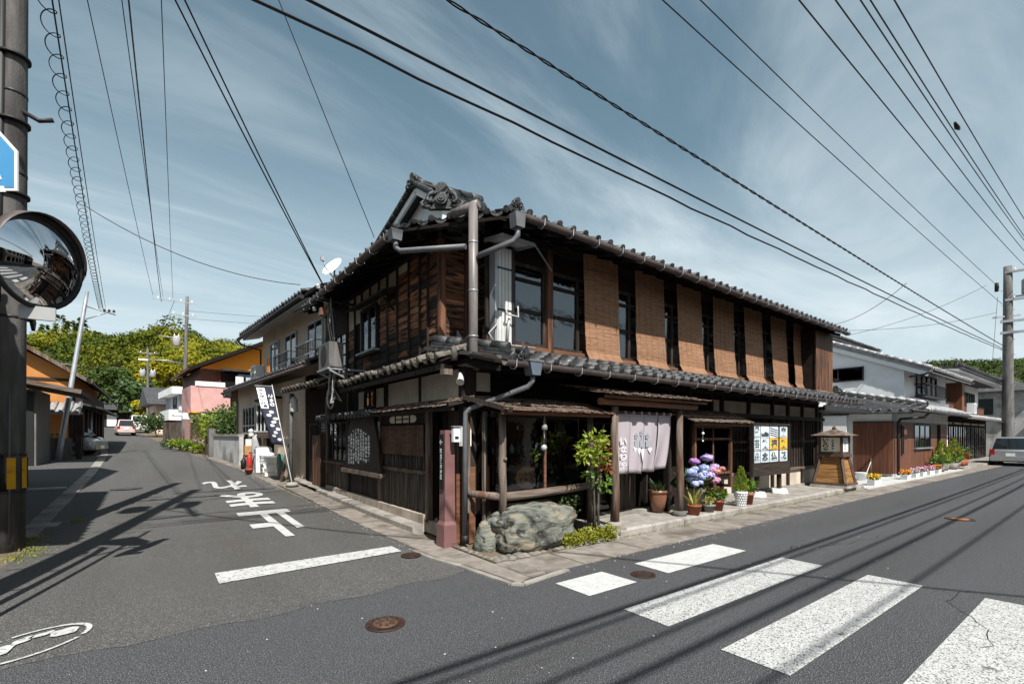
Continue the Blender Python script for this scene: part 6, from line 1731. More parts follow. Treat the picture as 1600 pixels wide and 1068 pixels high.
# block wall
BW = thing('garden_wall', 'stained white plaster garden wall with dark coping beside the side street', 'wall', (-.2, 9.0, 0), AN)
for k in range(6):
    y = 7.5 + k * .95
    MB().box(-.12, .04, y, y + .944, gl(y) - .1, 1.56).build('panel', 'plaster_block', BW)
    MB().box(-.17, .09, y, y + .944, 1.561, 1.66).build('coping', 'concrete', BW)
GPO = thing('gate_posts', 'grey stone gate post beside the green shrubs', 'gate post', (-.25, 9.0, 0), AN)
MB().box(-.2, .1, 13.6, 14.0, gl(14) - .1, 1.95).build('post', 'pole_concrete', GPO)
GPO2 = thing('gate_posts', 'dark wooden gate post left of the stone one', 'gate post', (-.25, 9.0, 0), AN)
MB().box(-.15, .0, 15.0, 15.2, gl(15) - .1, 1.9).build('post', 'wood_black', GPO2)

# ---- clutter before the beige house
def at2(s, o):   # along the beige front, o = distance out from the wall
    d = Matrix.Rotation(AN, 3, 'Z') @ Vector((-o, s, 0))
    p = Vector((0, 9, 0)) + d
    return (p.x, p.y, gz(p.y) + .03)
t = thing('gas_cylinder', 'tall grey gas cylinder standing against the beige wall', 'gas cylinder', at2(5.0, .25))
MB().lathe([(.16, 0), (.17, .05), (.17, 1.1), (.13, 1.22), (.06, 1.27), (.06, 1.36), (.1, 1.37), (.1, 1.45)], n=16).build('body', 'plastic_grey', t)
t = thing('fire_extinguisher', 'red fire extinguisher on the kerb before the beige house', 'fire extinguisher', at2(4.7, .55))
MB().lathe([(.085, 0), (.09, .03), (.09, .48), (.05, .55), (.03, .57), (.03, .62)], n=12).build('body', 'plastic_red', t); MB().box(-.02, .1, -.015, .015, .62, .66).build('handle', 'black', t); MB().tube([(.03, 0, .6), (.13, .02, .5), (.11, .02, .2)], .012, 6).build('hose', 'black', t)
t = thing('washing_machine', 'white box shaped appliance with a hose before the beige house', 'appliance', at2(3.9, .30))
MB().box(-.25, .25, -.25, .25, 0, .85).build('case', 'plastic_white', t); MB().box(-.22, .22, -.22, .22, .851, .90).build('lid', 'plastic_grey', t); MB().tube([(-.26, -.1, .6), (-.32, -.15, .4), (-.27, -.2, .1)], .012, 6).build('hose', 'black', t); MB().box(-.255, -.2505, -.2, .2, .68, .80).build('panel', 'plastic_grey', t)
t = thing('rubbish_bin', 'pale green plastic bin with lid beside the appliance', 'bin', at2(3.2, .35))
MB().lathe([(.18, 0), (.22, .6), (.25, .61), (.25, .66), (.2, .72), (.06, .74)], n=14).build('body', 'plastic_white', t); MB().tube([(-.25, 0, .55), (-.29, 0, .5), (-.25, 0, .45)], .012, 5).build('handle', 'plastic_grey', t)
for k in range(5):
    p = at2(2.55 + .12 * (k % 2), .40)
    t = thing('foam_box', ['lowest foam box of the stack by the hose', 'second foam box from the bottom of the stack', 'middle foam box of the stack, pushed to one side', 'fourth foam box from the bottom of the stack', 'topmost foam box of the stack'][k], 'box', (p[0], p[1], p[2] + k * .125), AN + random.uniform(-.25, .25), 'white foam boxes by the hose')
    MB().box(-.2, .2, -.3, .3, 0, .10).build('box', 'white', t); MB().box(-.21, .21, -.31, .31, .10, .12).build('lid', 'white', t)
t = thing('garden_hose', 'coil of green garden hose leaning beside the foam boxes', 'hose', at2(1.75, .30))
for k in range(5):
    MB().tube([(-.03 * k + .06, .20 * math.cos(a) , .40 + .33 * math.sin(a) + .01 * k) for a in [i * math.pi / 9 for i in range(19)]], .014, 6, False).build('coil', 'plastic_green', t)
t = thing('flower_pot', 'small terracotta pot with a dry plant on the gutter slabs', 'flower pot', at2(3.4, .85))
MB().lathe([(.09, 0), (.13, .13), (.145, .14), (.145, .18)], n=14).build('pot', 'pot_terra', t)
m = MB(); m.cloud((0, 0, .24), (.1, .1, .08), 30, .08, .2, .5, up=.6); m.build('leaves', 'leaf_dark', t)
t = thing('parcel', 'brown cardboard boxes and tins stacked at the garden wall', 'box', at2(5.8, .35))
MB().box(-.15, .15, -.2, .2, .5, .85).build('carton', 'shop_goods', t); MB().box(-.16, .14, -.15, .18, 0, .5).build('crate', 'wood_post', t); MB().box(-.1, .12, -.12, .12, .851, 1.1).build('carton', 'paper_warm', t)
t = thing('bottle_gas_can', 'black canister beside the red extinguisher', 'canister', at2(5.4, .6))
MB().lathe([(.09, 0), (.1, .3), (.05, .36), (.03, .42)], n=12).build('body', 'black', t)
t = thing('paper_lantern', 'small white lantern on a post at the garden wall corner', 'lantern', at2(5.95, .2))
MB().tube([(0, 0, 0), (0, 0, 1.2)], .02, 6).build('post', 'wood_black', t); MB().lathe([(.10, 1.2), (.12, 1.25), (.12, 1.4), (.15, 1.42), (.03, 1.5)], n=10).build('shade', 'white', t)
t = thing('leaning_board', 'wide wooden board leaning against the wall by the banner', 'plank', at2(1.2, .3))
MB().hexa([(-.25, -.12, 0), (-.25, .12, 0), (-.22, .12, 0), (-.22, -.12, 0), (.1, -.12, 1.1), (.1, .12, 1.1), (.13, .12, 1.1), (.13, -.12, 1.1)]).build('board', 'wood_post', t)
t = thing('leaning_board', 'narrow pale plank leaning behind the banner pole', 'plank', at2(.6, .3))
MB().bar((-.3, 0, 0), (.05, .1, 1.3), .10, .03).build('board', 'plank_low', t)
t = thing('tyre_weight', 'grey base weight of the banner pole', 'base', at2(-.55, .62))
MB().lathe([(.16, 0), (.17, .05), (.12, .10), (.03, .11)], n=14).build('block', 'concrete', t)
# banner
NBN = thing('banner', 'tall dark blue shop banner with white lettering on a leaning white pole', 'banner', at2(-.55, .62))
tip = Vector((-.26, 1.42, 2.95)); pb0 = Vector((0, 0, .05))
MB().tube([pb0, tip], [.018, .013], 7).build('pole', 'white_dirty', NBN)
sdv = Vector((-.42, .28, .02))
def bfn(u, v):
    return tip * (1 - .02) * (1 - v) + (pb0 + (tip - pb0) * .38) * v + sdv * u * (1 - .25 * v) + Vector((.02, .05, 0)) * math.sin(u * 3 + v * 5) * (.5 + v)
bc = MB().sheet(bfn, 6, 20, (.003, .003, 0)).build('cloth', 'banner', NBN)
MB().tube([tip * .985, tip * .985 + sdv * 1.02], .008, 5).build('crossbar', 'white_dirty', NBN)
def on_cloth(u, v, off=-.012): return Vector(bfn(u, v)) + Vector((off, off, 0))
lp = MB().grid(lambda a, b: on_cloth(.48 + .46 * a, .03 + .36 * b), 2, 8).build('printed_panel', 'white', NBN)
for i, ch in enumerate('アイヤンム部'):
    V = glyphs(ch, 1, 1, (0, 0, 0), (1, 0, 0), (0, 1, 0), .04)
    V.v = [tuple(on_cloth(.52 + .38 * (1 - (1 - x)), .05 + .055 * i + .05 * (1 - y_), -.017)) for x, y_, z_ in V.v]
    V.v = V.v
    V.build('lettering', 'ink', NBN)
m = MB()
for i in range(9):
    v0 = .45 + i * .058; uu = .35 + .2 * math.sin(i * 2.1)
    P = [on_cloth(uu + .16 * math.cos(k * math.pi / 4) * (1 + .3 * math.sin(i + k)), v0 + .026 * math.sin(k * math.pi / 4)) for k in range(8)]
    m.add(P, [tuple(range(8))])
m.build('printed_figure', 'noren_print', NBN)
for i, ch in enumerate('いなり'):
    V = glyphs(ch, 1, 1, (0, 0, 0), (1, 0, 0), (0, 1, 0), .04)
    V.v = [tuple(on_cloth(.10 + .26 * x, .14 + .075 * i + .06 * (1 - y_), -.015)) for x, y_, z_ in V.v]
    V.build('lettering', 'white', NBN)
# traffic mirror / tubes near door: loudspeaker horn
t = thing('loudspeaker_horn', 'white horn loudspeaker under the beige pent roof', 'loudspeaker', at2(2.2, .3))
MB().tube([(0, 0, 2.75), (-.12, -.05, 2.75), (-.32, -.12, 2.72)], [.04, .06, .17], 12).build('horn', 'white_dirty', t)

# ---- air conditioner on brackets on the shop's side wall, cable tangle, dish
AC = thing('air_conditioner', 'grey air conditioner on a steel bracket high on the side street wall', 'air conditioner', (-.62, 4.55, 2.96))
MB().box(-.16, .14, -.38, .38, .08, .60).build('case', 'pole_concrete', AC)
MB().prism([(-.166, .22 * math.cos(k * math.pi / 10), .34 + .22 * math.sin(k * math.pi / 10)) for k in range(20)], (.004, 0, 0)).build('fan_grille', 'black', AC)
for yy in (-.34, .34):
    MB().bar((-.18, yy, .04), (.62, yy, .04), .04, .04).build('bracket', 'galv', AC); MB().bar((-.16, yy, .02), (.60, yy, -.32), .035, .035).build('bracket_stay', 'galv', AC)
MB().bar((-.17, -.40, .04), (-.17, .40, .04), .04, .04).build('bracket_front', 'galv', AC)
MB().bar((.2, -.36, .05), (.2, -.36, -.3), .05, .05).build('bracket_leg', 'wood_post', AC)
m = MB()
random.seed(77)
CT = thing('cable_tangle', 'white and black service cables running down past the air conditioner', 'cable', (-.45, 4.3, 2.6))
for k in range(7):
    x0 = random.uniform(-.05, .05); y0 = random.uniform(-.1, .1)
    mat = 'cable_white' if k % 3 else 'cable'
    MB().tube([(-.12 + x0, .45 + y0, 2.0), (-.10 + x0 * 2, .40, 1.4), (-.06 + x0, .30 + y0, .8), (-.15 + x0 * 2, .1 + y0, .15), (-.1 + random.uniform(-.15, .15), random.uniform(-.2, .4), -.30 + random.uniform(-.1, .1)), (.0, random.uniform(.2, .6), -.15), (-.05, .65 + y0, -.05)], .010, 5, False).build('cable', mat, CT)
for k in range(3):
    MB().tube([(-.1, .55 + .22 * math.cos(a) * (1 + .1 * k), -.16 + .24 * math.sin(a)) for a in [i * math.pi / 9 for i in range(19)]], .016, 6, False).build('cable_loop', 'cable_white', CT)
DI = thing('satellite_dish', 'white satellite dish on the side street eave', 'satellite dish', (-.55, 4.6, 4.95))
def dfn(u, v):
    a = 2 * math.pi * u; r = .24 * v
    n = Vector((-.75, -.35, .55)).normalized(); s1 = n.cross(Vector((0, 0, 1))).normalized(); s2 = n.cross(s1)
    return Vector((0, 0, .28)) + s1 * r * math.cos(a) + s2 * r * math.sin(a) * 1.1 + n * (r * r * 1.1)
MB().grid(dfn, 20, 5).build('dish', 'white', DI)
MB().tube([(0, 0, 0), (.02, .02, .28)], .02, 6).build('mast', 'galv', DI); MB().tube([(0, -.02, .05), (-.22, -.14, .22), (-.28, -.16, .36)], .012, 6).build('feed_arm', 'galv', DI); MB().box(-.32, -.25, -.19, -.13, .34, .42).build('feed_horn', 'plastic_grey', DI)
INS = thing('wire_anchor', 'cluster of insulators and junction boxes where the wires meet the side eave', 'insulator', (-.72, 4.75, 4.5))
for k in range(6):
    MB().lathe([(.02, 0), (.05, .02), (.03, .05), (.05, .07), (.02, .1)], (random.uniform(-.15, .15), random.uniform(-.25, .2), random.uniform(-.2, .25)), 8).build('insulator', random.choice(['white', 'pot_brown', 'galv']), INS)
MB().bar((.7, .0, .05), (-.2, .05, .05), .05, .05).build('arm', 'steel_dark', INS); MB().box(-.1, .02, -.12, .02, -.3, -.15).build('box', 'pot_brown', INS)
MB().tube([(-.1, .2, .1), (-.1, .7, .12), (-.3, 1.5, .05)], .025, 6).build('arm', 'steel_dark', INS)
AC3 = thing('air_conditioner', 'small pale air conditioner on the beige pent roof', 'air conditioner', (-.55, 14.3, 3.75), AN)
MB().box(-.15, .15, -.35, .35, 0, .5).build('case', 'plastic_white', AC3); MB().box(-.157, -.151, -.2, .2, .06, .44).build('fan_grille', 'plastic_grey', AC3)

# ---- pink house with orange gable
PH = thing('pink_house', 'pink walled house with orange gable and brown tiled roof on the side street', 'house', (-1.5, 30, gz(30)), rad(5))
MB().box(.3, 8, .3, 8, -.5, 2.5).build('lower_wall', 'paint_pink', PH)
MB().box(.2, 8, .6, 8, 2.4, 5.2).build('upper_wall', 'siding_red', PH)
MB().prism([(.2, .6, 5.2), (8.2, .6, 5.2), (4.2, .6, 7.3)], (0, 7.4, 0)).build('gable', 'paint_orange', PH)
for s in (0, 1):
    x0, x1 = ((-.5, 4.2) if s == 0 else (8.9, 4.2))
    z0 = 5.0
    r_ = MB().hexa([(x0, -.2, z0), (x1, -.2, 7.4), (x1, 8.4, 7.4), (x0, 8.4, z0), (x0, -.2, z0 + .1), (x1, -.2, 7.5), (x1, 8.4, 7.5), (x0, 8.4, z0 + .1)]).build('roof', 'tile_brown', PH)
    if s == 0:
        for i in range(7):
            f = i / 7
            for k in range(18):
                q = Vector((x0 + (x1 - x0) * f, -.2 + k * .478, z0 + .12 + 2.4 * f)); q2 = q + Vector(((x1 - x0) / 7.2, 0, 2.4 / 7.2))
                MB().hexa([q, q + Vector((0, .45, 0)), q2 + Vector((0, .45, -.05)), q2 + Vector((0, 0, -.05)), q + Vector((0, 0, .05)), q + Vector((0, .45, .05)), q2 + Vector((0, .45, -.01)), q2 + Vector((0, 0, -.01))]).build('tile', 'tile_brown', r_)
    MB().bar((x0, -.26, z0 + .02), (x1, -.26, 7.42), .06, .22).build('bargeboard', 'dark_timber', r_)
bal = B('balcony', 'paint_pink', PH, -.45, 1.7, -.5, 3.2, 2.35, 3.95)
B('balcony_cap', 'plaster_white', bal, -.2, 1.4, -.56, -.35, 3.96, 4.25)
B('vent', 'black', bal, 1.3, 1.75, -.52, -.502, 3.3, 3.8)
B('dark_bay', 'dark_timber', PH, 1.4, 8, -.3, .6, 3.9, 5.0)
B('dark_roof', 'tile', PH, 1.2, 8.2, -.8, .5, 5.02, 5.14)
window(PH, 'R', -.31, 2.2, 4.2, 4.0, 4.9, 3, (), glass='glass_dark', frame='galv')
for k, c in enumerate(('white', 'cloth_grey', 'white', 'sign_blue')):
    B('laundry', c, PH, 2.0 + k * .6, 2.45 + k * .6, -.55, -.53, 3.9 + .1 * (k % 2), 4.75)
window(PH, 'R', .29, 1.0, 2.0, .3, 2.0, 2, (), glass='glass_dark', frame='white')
B('porch_roof', 'plaster_white', PH, -1.3, 1.0, -.6, .6, 2.05, 2.15); B('porch_post', 'wood_post', PH, -.3, -.2, -.5, -.4, -.3, 2.05)
MB().lathe([(.35, 0), (.35, .12)], (-.3, -.9, 2.2), 14).build('sign_disc', 'fl_orange', PH)
B('sign', 'sign_white', PH, -.9, .3, -.75, -.7, 1.85, 2.25)
# grey white modern house
GH = thing('grey_house', 'pale grey flat roofed house with white balcony on the side street', 'house', (-2.0, 45, gz(44)), rad(6))
MB().box(0, 7, 0, 8, -.5, 3.9).build('wall', 'cloth_grey', GH)
B('roof', 'plaster_white', GH, -.6, 7.4, -.8, 8, 3.9, 4.5)
B('balcony', 'plaster_white', GH, -.8, .8, -.6, 5, 1.6, 2.5)
window(GH, 'R', -.01, 1.4, 2.6, 2.8, 3.6, 2, (), glass='glass_dark', frame='steel_dark'); window(GH, 'L', -.01, 1, 3, 2.7, 3.7, 2, (), glass='glass_dark', frame='steel_dark'); B('band', 'plaster_white', GH, -.02, 7.02, -.02, -.004, 2.0, 2.5)
FN = thing('wooden_fence', 'brown panel fence before the grey house', 'fence', (-2.2, 38.5, gz(38.5)), rad(6))
for k in range(6): MB().box(-1.0 + k * .35, -.66 + k * .35, 0, .05, 0, 1.5).build('board', 'plank_low', FN)
GH2 = thing('tiled_house', 'small old house with silver tiles beyond the grey house', 'house', (-3.6, 55, gz(55)), rad(6))
MB().box(0, 6, 0, 7, -.5, 3.2).build('wall', 'plaster_beige', GH2)
MB().add([(-.8, -.8, 3.0), (6.8, -.8, 3.0), (6.8, 7.8, 3.0), (-.8, 7.8, 3.0), (-.8, 3.5, 5.0), (6.8, 3.5, 5.0)], [(0, 1, 5, 4), (2, 3, 4, 5), (0, 4, 3), (1, 2, 5), (0, 3, 2, 1)]).build('roof', 'tile', GH2)
window(GH2, 'L', -.01, .8, 2.6, .6, 2.2, 2, (.5,), glass='glass_dark'); 
EH = thing('temple_gate_house', 'low dark tiled house closing the end of the side street', 'house', (-9.5, 78, gz(78)), rad(6))
MB().box(0, 6, 0, 5, -.5, 2.6).build('wall', 'wood_black', EH)
MB().add([(-1, -1, 2.4), (7, -1, 2.4), (7, 6, 2.4), (-1, 6, 2.4), (1, 2.5, 4.4), (5, 2.5, 4.4)], [(0, 1, 5, 4), (1, 2, 5), (2, 3, 4, 5), (3, 0, 4), (0, 3, 2, 1)]).build('roof', 'tile', EH)
B('door', 'plaster_white', EH, .6, 1.6, -.02, -.005, .2, 2.0)

# ------------------------------------------------------------------ side street, left row
# near house whose eave corner throws the big shadow
NH = thing('left_house', 'dark tiled house at the left edge behind the concrete pole', 'house', (-6.4, 1.5, 0))
MB().box(-6, 0, -1.3, 4.4, 0, 4.6).build('wall', 'plaster_beige', NH)
nr = MB().hexa([(.75, -1.7, 4.62), (.75, 4.6, 4.62), (-3.2, 4.6, 6.4), (-3.2, -1.7, 6.4), (.75, -1.7, 4.72), (.75, 4.6, 4.72), (-3.2, 4.6, 6.5), (-3.2, -1.7, 6.5)]).build('roof', 'dark_timber', NH)
nr2 = MB().hexa([(-7, -1.7, 4.6), (-7, 4.6, 4.6), (-3.2, 4.6, 6.4), (-3.2, -1.7, 6.4), (-7, -1.7, 4.7), (-7, 4.6, 4.7), (-3.2, 4.6, 6.5), (-3.2, -1.7, 6.5)]).build('roof', 'tile', NH)
tile_roof(nr, (.80, -1.65, 4.76), (0, 1), (-1, 0), .45, 22, 2, T_F, T_B)
# tall gable behind the pole
TG = thing('tall_gable_house', 'dark steep gabled house showing between the pole and the mirror', 'house', (-6.9, 9.5, gz(10)))
MB().prism([(0, -4, 0), (0, 3.8, 0), (0, 3.8, 5.0), (0, -.1, 7.6), (0, -4, 5.0)], (-4, 0, 0)).build('wall', 'dark_timber', TG)
for s in (-1, 1):
    e0 = -.1 + s * 4.4
    r_ = MB().hexa([(.42, -.1, 7.85), (.42, e0, 4.75), (-4, e0, 4.75), (-4, -.1, 7.85), (.42, -.1, 8.0), (.42, e0, 4.9), (-4, e0, 4.9), (-4, -.1, 8.0)]).build('roof', 'tile', TG)
    MB().bar((.38, -.1, 7.72), (.38, e0, 4.62), .08, .34).build('bargeboard', 'wood_black', r_)
    for k in range(24):
        f = k / 24; q = Vector((.44, -.1 + (e0 + .1) * f, 8.02 - 3.1 * f))
        MB().tube([q, q + Vector((0, (e0 + .1) / 24 * .95, -3.1 / 24 * .95))], [.08, .07], 6).build('verge_tile', 'tile', r_)
# shed with corrugated walls
SHD = thing('shed', 'grey panelled shed with dark lean to roof left of the street', 'shed', (-6.9, 19.2, gz(19)))
MB().box(-1.9, -.35, 0, 3, -.2, 2.9).build('wall', 'pole_concrete', SHD)  # darker grey puts the shade on this wall into its colour
for k in range(9): MB().box(-1.85 + k * .16, -1.77 + k * .16, -.03, -.002, .1, 2.7).build('rib', 'pole_concrete', SHD)
B('dark_strip', 'black', SHD, -.72, -.42, -.05, -.031, -.1, 2.8)
sr = MB().hexa([(-2.5, -.8, 3.5), (.3, -.8, 3.15), (1.0, -.8, 2.72), (1.0, 4, 2.72), (-2.5, 4, 3.5), (-2.5, -.8, 3.4), (.3, -.8, 3.05), (1.0, -.8, 2.62)][:0] or [(-2.5, -.8, 3.42), (1.0, -.8, 2.72), (1.0, 3.2, 2.72), (-2.5, 3.2, 3.42), (-2.5, -.8, 3.55), (1.0, -.8, 2.85), (1.0, 3.2, 2.85), (-2.5, 3.2, 3.55)]).build('roof', 'wood_black_h', SHD)
MB().bar((-2.5, -.82, 3.52), (1.0, -.82, 2.82), .05, .16).build('fascia', 'wood_post_h', sr)
# orange clay house
OH = thing('clay_house', 'old house with orange clay gable wall and dark timbers on the left', 'house', (-6.8, 24.6, gz(25)))
MB().prism([(-5, 0, -.3), (0, 0, -.3), (0, 0, 3.9), (-2.3, 0, 5.3), (-5, 0, 3.9)], (0, 12, 0)).build('wall', 'clay_orange', OH)
for x in (-1.9, -.05): MB().box(x - .07, x + .07, -.04, -.002, -.2, 4.0 if x < -1 else 3.8).build('timber', 'wood_black', OH)
for z in (2.2, 3.55): MB().box(-5, .02, -.05, -.003, z, z + .12).build('timber', 'wood_black_h', OH)
for x0, z0, x1, z1 in ((.75, 3.45, -2.3, 5.5), (-5.6, 3.6, -2.3, 5.5)):
    r_ = MB().hexa([(x0, -.6, z0), (x1, -.6, z1), (x1, 12.5, z1), (x0, 12.5, z0), (x0, -.6, z0 + .12), (x1, -.6, z1 + .12), (x1, 12.5, z1 + .12), (x0, 12.5, z0 + .12)]).build('roof', 'tile', OH)
    MB().bar((x0, -.64, z0 + .04), (x1, -.64, z1 + .04), .05, .16).build('bargeboard', 'wood_post', r_)
MB().box(.0, .35, .2, 12, -.3, 3.2).build('street_front', 'wood_black', OH)
for k in range(12): window(OH, 'R', 0, 0, .1, 0, .1) if False else None
lr = MB().hexa([(.2, -.1, 2.5), (1.1, -.1, 2.25), (1.1, 12, 2.25), (.2, 12, 2.5), (.2, -.1, 2.6), (1.1, -.1, 2.35), (1.1, 12, 2.35), (.2, 12, 2.6)]).build('pent_roof', 'tile', OH)
for k in range(5):
    y = 1.2 + k * 2
    MB().tube([(.4, y, -.2), (.4, y, 2.3)], .06, 6).build('post', 'galv' if k == 1 else 'wood_black', OH)
cr = thing('car_port_roof', 'small silver tiled carport roof before the clay house', 'roof', (-6.9, 24.0, gz(24)))
MB().hexa([(-1.8, -1.0, 1.95), (.5, -1.0, 1.95), (.5, .4, 2.45), (-1.8, .4, 2.45), (-1.8, -1.0, 2.05), (.5, -1.0, 2.05), (.5, .4, 2.55), (-1.8, .4, 2.55)]).build('deck', 'tile_silver', cr)
for k in range(9): MB().tube([(-1.75 + k * .27, -1.02, 2.08), (-1.75 + k * .27, .4, 2.58)], .07, 7).build('tile', 'tile_silver', cr)
MB().box(-.1, .05, -.8, -.65, 0, 1.95).build('post', 'paint_orange', cr); MB().box(-1.7, -1.55, -.8, -.65, 0, 1.95).build('post', 'wood_black', cr)
BKW = thing('block_wall', 'low weathered concrete block wall with plants on top left of the street', 'wall', (-6.6, 22.6, gz(22.6)))
for r in range(5):
    for k in range(5):
        MB().box(-2.1 + k * .42 + .1 * (r % 2), -1.69 + k * .42 + .1 * (r % 2), 0, .14, r * .19, r * .19 + .183).build('block', 'pole_concrete', BKW)
B('end_post', 'wood_black', BKW, .12, .3, -.05, .2, 0, 1.0)
m = MB(); m.cloud((-1.1, .1, 1.02), (.9, .15, .12), 160, .1, .35); m.build('plants', 'leaf', BKW)
# further dark houses on the left
for i, (x, y, w, h, lb) in enumerate(((-8.6, 38.0, 7, 3.0, 'dark wooden house with silver gable roof further up the left side'), (-9.6, 47.0, 8, 2.7, 'low dark house with brown balcony boards up the left side'), (-11.4, 58.0, 8, 2.6, 'farthest small house on the left side of the street'))):
    t = thing('old_house', lb, 'house', (x, y, gz(y)), rad(6))
    MB().box(-w, 0, 0, 8, -.5, h).build('wall', 'wood_black', t)
    MB().prism([(-w, 0, h), (0, 0, h), (-w / 2, 0, h + 1.7)], (0, 8, 0)).build('gable', 'plaster_block', t)
    for s in (0, 1):
        x0 = .7 if s == 0 else -w - .7
        MB().hexa([(x0, -.5, h - .2), (-w / 2, -.5, h + 1.75), (-w / 2, 8.5, h + 1.75), (x0, 8.5, h - .2), (x0, -.5, h - .05), (-w / 2, -.5, h + 1.9), (-w / 2, 8.5, h + 1.9), (x0, 8.5, h - .05)]).build('roof', 'tile_silver' if i != 1 else 'tile', t)
    B('balcony', 'plank_low', t, .0, .5, 1, 7, 1.9, 2.5); window(t, 'R', -.01, -2.5, -.6, .6, 2.0, 2, (.5,), glass='glass_dark')
    B('pent_roof', 'tile', t, 0, 1.0, .5, 7.5, 1.75, 1.85)
# vehicles up the street
car('silver van nosing out beside the block wall on the left', (-7.4, 26.0, gz(26)), rad(-20), 3.4, 1.48, 1.75, 'car_silver', .55, .0)
car('pale pink small car driving away up the side street', (-5.9, 50.5, gz(50.5)), rad(96), 3.3, 1.38, 1.42, 'car_pink', .75, .0)
car('white van parked on the right up the side street', (-5.1, 58.5, gz(58.5)), rad(-84), 3.6, 1.6, 1.8, 'car_white', .45, .0)
t = thing('traffic_cone', 'small red traffic cone before the dark houses on the left', 'cone', (-8.0, 36, gz(36))); MB().lathe([(.16, 0), (.16, .03), (.10, .04), (.03, .6)], n=10).build('cone', 'plastic_red', t)
# scooter wheels by the pole
t = thing('bicycle', 'dark bicycle parked behind the concrete pole', 'bicycle', (-5.95, 5.7, gz(5.7)), rad(78))
for x in (-.5, .52):
    w_ = MB().tube([(x + .31 * math.cos(a), 0, .33 + .31 * math.sin(a)) for a in [i * math.pi / 12 for i in range(25)]], .02, 6, False).build('wheel', 'tyre', t)
    for k in range(8): MB().tube([(x, 0, .33), (x + .3 * math.cos(k * .785), 0, .33 + .3 * math.sin(k * .785))], .003, 4).build('spoke', 'galv', w_)
MB().tube([(-.5, 0, .33), (-.1, 0, .30), (.38, 0, .80), (-.18, 0, .75), (-.1, 0, .30)], .018, 6).build('frame', 'black', t); MB().tube([(.52, 0, .33), (.38, 0, .95), (.30, -.25, 1.0)], .016, 6).build('handlebar', 'galv', t); MB().box(-.30, -.06, -.07, .07, .84, .9).build('saddle', 'black', t); MB().box(.5, .8, -.18, .18, .75, .98).build('basket', 'steel_dark', t)
# ------------------------------------------------------------------ poles, mirror, wires
def upole(label, x, y, zb, h, r0, r1, lean=(0, 0), mat='pole_concrete', name='utility_pole'):
    t = thing(name, label, 'utility pole', (x, y, zb))
    n = 8
    MB().tube([(lean[0] * f, lean[1] * f, -.3 + (h + .3) * f) for f in [i / n for i in range(n + 1)]], [r0 + (r1 - r0) * i / n for i in range(n + 1)], 18).build('pole', mat, t)
    return t
def arm(t, x0, y0, x1, y1, z, ins=3, w=.07):
    a = MB().bar((x0, y0, z), (x1, y1, z), w, w).build('crossarm', 'galv', t)
    for k in range(ins):
        f = (k + .5) / ins; px, py = x0 + (x1 - x0) * f, y0 + (y1 - y0) * f
        MB().lathe([(.025, .03), (.05, .06), (.03, .10), (.055, .13), (.03, .17), (.015, .21)], (px, py, z), 8).build('insulator', 'white', a)
def steps(t, h0, h1, r, dirn=(1, 0)):
    z = h0; s = 1
    while z < h1:
        MB().bar((dirn[0] * r * .9 * s, dirn[1] * r * .9 * s, z), (dirn[0] * (r + .14) * s, dirn[1] * (r + .14) * s, z), .02, .02).build('step_bolt', 'galv', t); z += .45; s = -s
def transformer(t, x, y, z, r=.22, h=.62):
    o = MB().lathe([(r * .9, 0), (r, .03), (r, h * .9), (r * .8, h), (.02, h * 1.05)], (x, y, z), 14).build('transformer', 'plastic_grey', t)
    for k in (-1, 1): MB().lathe([(.03, 0), (.05, .05), (.03, .12), (.02, .18)], (x + k * r * .5, y, z + h), 8).build('bushing', 'white', o)

# concrete pole at the left edge with hazard sleeve
LP = upole('thick concrete utility pole with yellow and black sleeve at the left edge', -5.30, 3.62, gz(3.6), 9.5, .180, .12, (.12, -.15), 'pole_shaded')
sl_ = MB().lathe([(.193, .80), (.193, 1.30)], (.0, 0, 0), 24).build('hazard_sleeve', 'black', LP)
for k in range(8):
    a0 = k * math.pi / 4 + .15; a1 = a0 + math.pi / 7.2
    P = [(.206 * math.cos(a), .206 * math.sin(a), .84) for a in [a0 + (a1 - a0) * i / 4 for i in range(5)]]
    MB().add(P + [(p[0], p[1], 1.27) for p in P], [(i, i + 1, i + 6, i + 5) for i in range(4)], True).build('yellow_stripe', 'yellow', sl_)
for z in (.78, 1.30): MB().lathe([(.202, 0), (.202, .03)], (0, 0, z), 24).build('band', 'steel_dark', sl_)
MB().bar((.07, -.175, 2.95), (.075, -.168, 3.25), .12, .012, up=(.4, -.9, 0)).build('number_plate', 'white_dirty', LP)
MB().lathe([(.022, 0), (.022, .012)], (0, 0, 0), 8).build('bolt', 'galv', LP, loc=(.10, -.15, 2.0))
for z in (3.2, 4.5, 5.2, 6.3):
    MB().lathe([(.185 - z * .006, 0), (.185 - z * .006, .04)], (.12 * z / 9.5, -.15 * z / 9.5, z), 18).build('band', 'steel_dark', LP)
MB().tube([(.15, -.17, 6.1), (.35, -.22, 6.0), (.5, -.25, 6.05)], .03, 6).build('hook', 'steel_dark', LP)
for cx, r_ in ((-.13, .035), (-.06, .045), (.02, .03)):
    MB().tube([(cx, -.17, 3.4), (cx + .03, -.19, 5.0), (cx + .07, -.22, 9.0)], r_, 8).build('conduit', 'black', LP)
for z in (3.9, 4.9, 5.9, 6.8): MB().lathe([(.205 - z * .004, 0), (.205 - z * .004, .035)], (.12 * z / 9.5, -.02 - .15 * z / 9.5, z), 18).build('strap', 'black', LP)
MB().tube([(.05, -.185, .1), (.06, -.185, 3.0)], .014, 6).build('earth_wire', 'pipe_grey', LP)
for z, s_ in ((1.75, .05), (2.2, .07), (2.55, .05)): MB().bar((.02, -.183, z), (.02, -.183, z + s_ * 1.4), s_, .006, up=(.1, -1, 0)).build('sticker', 'white_dirty', LP)

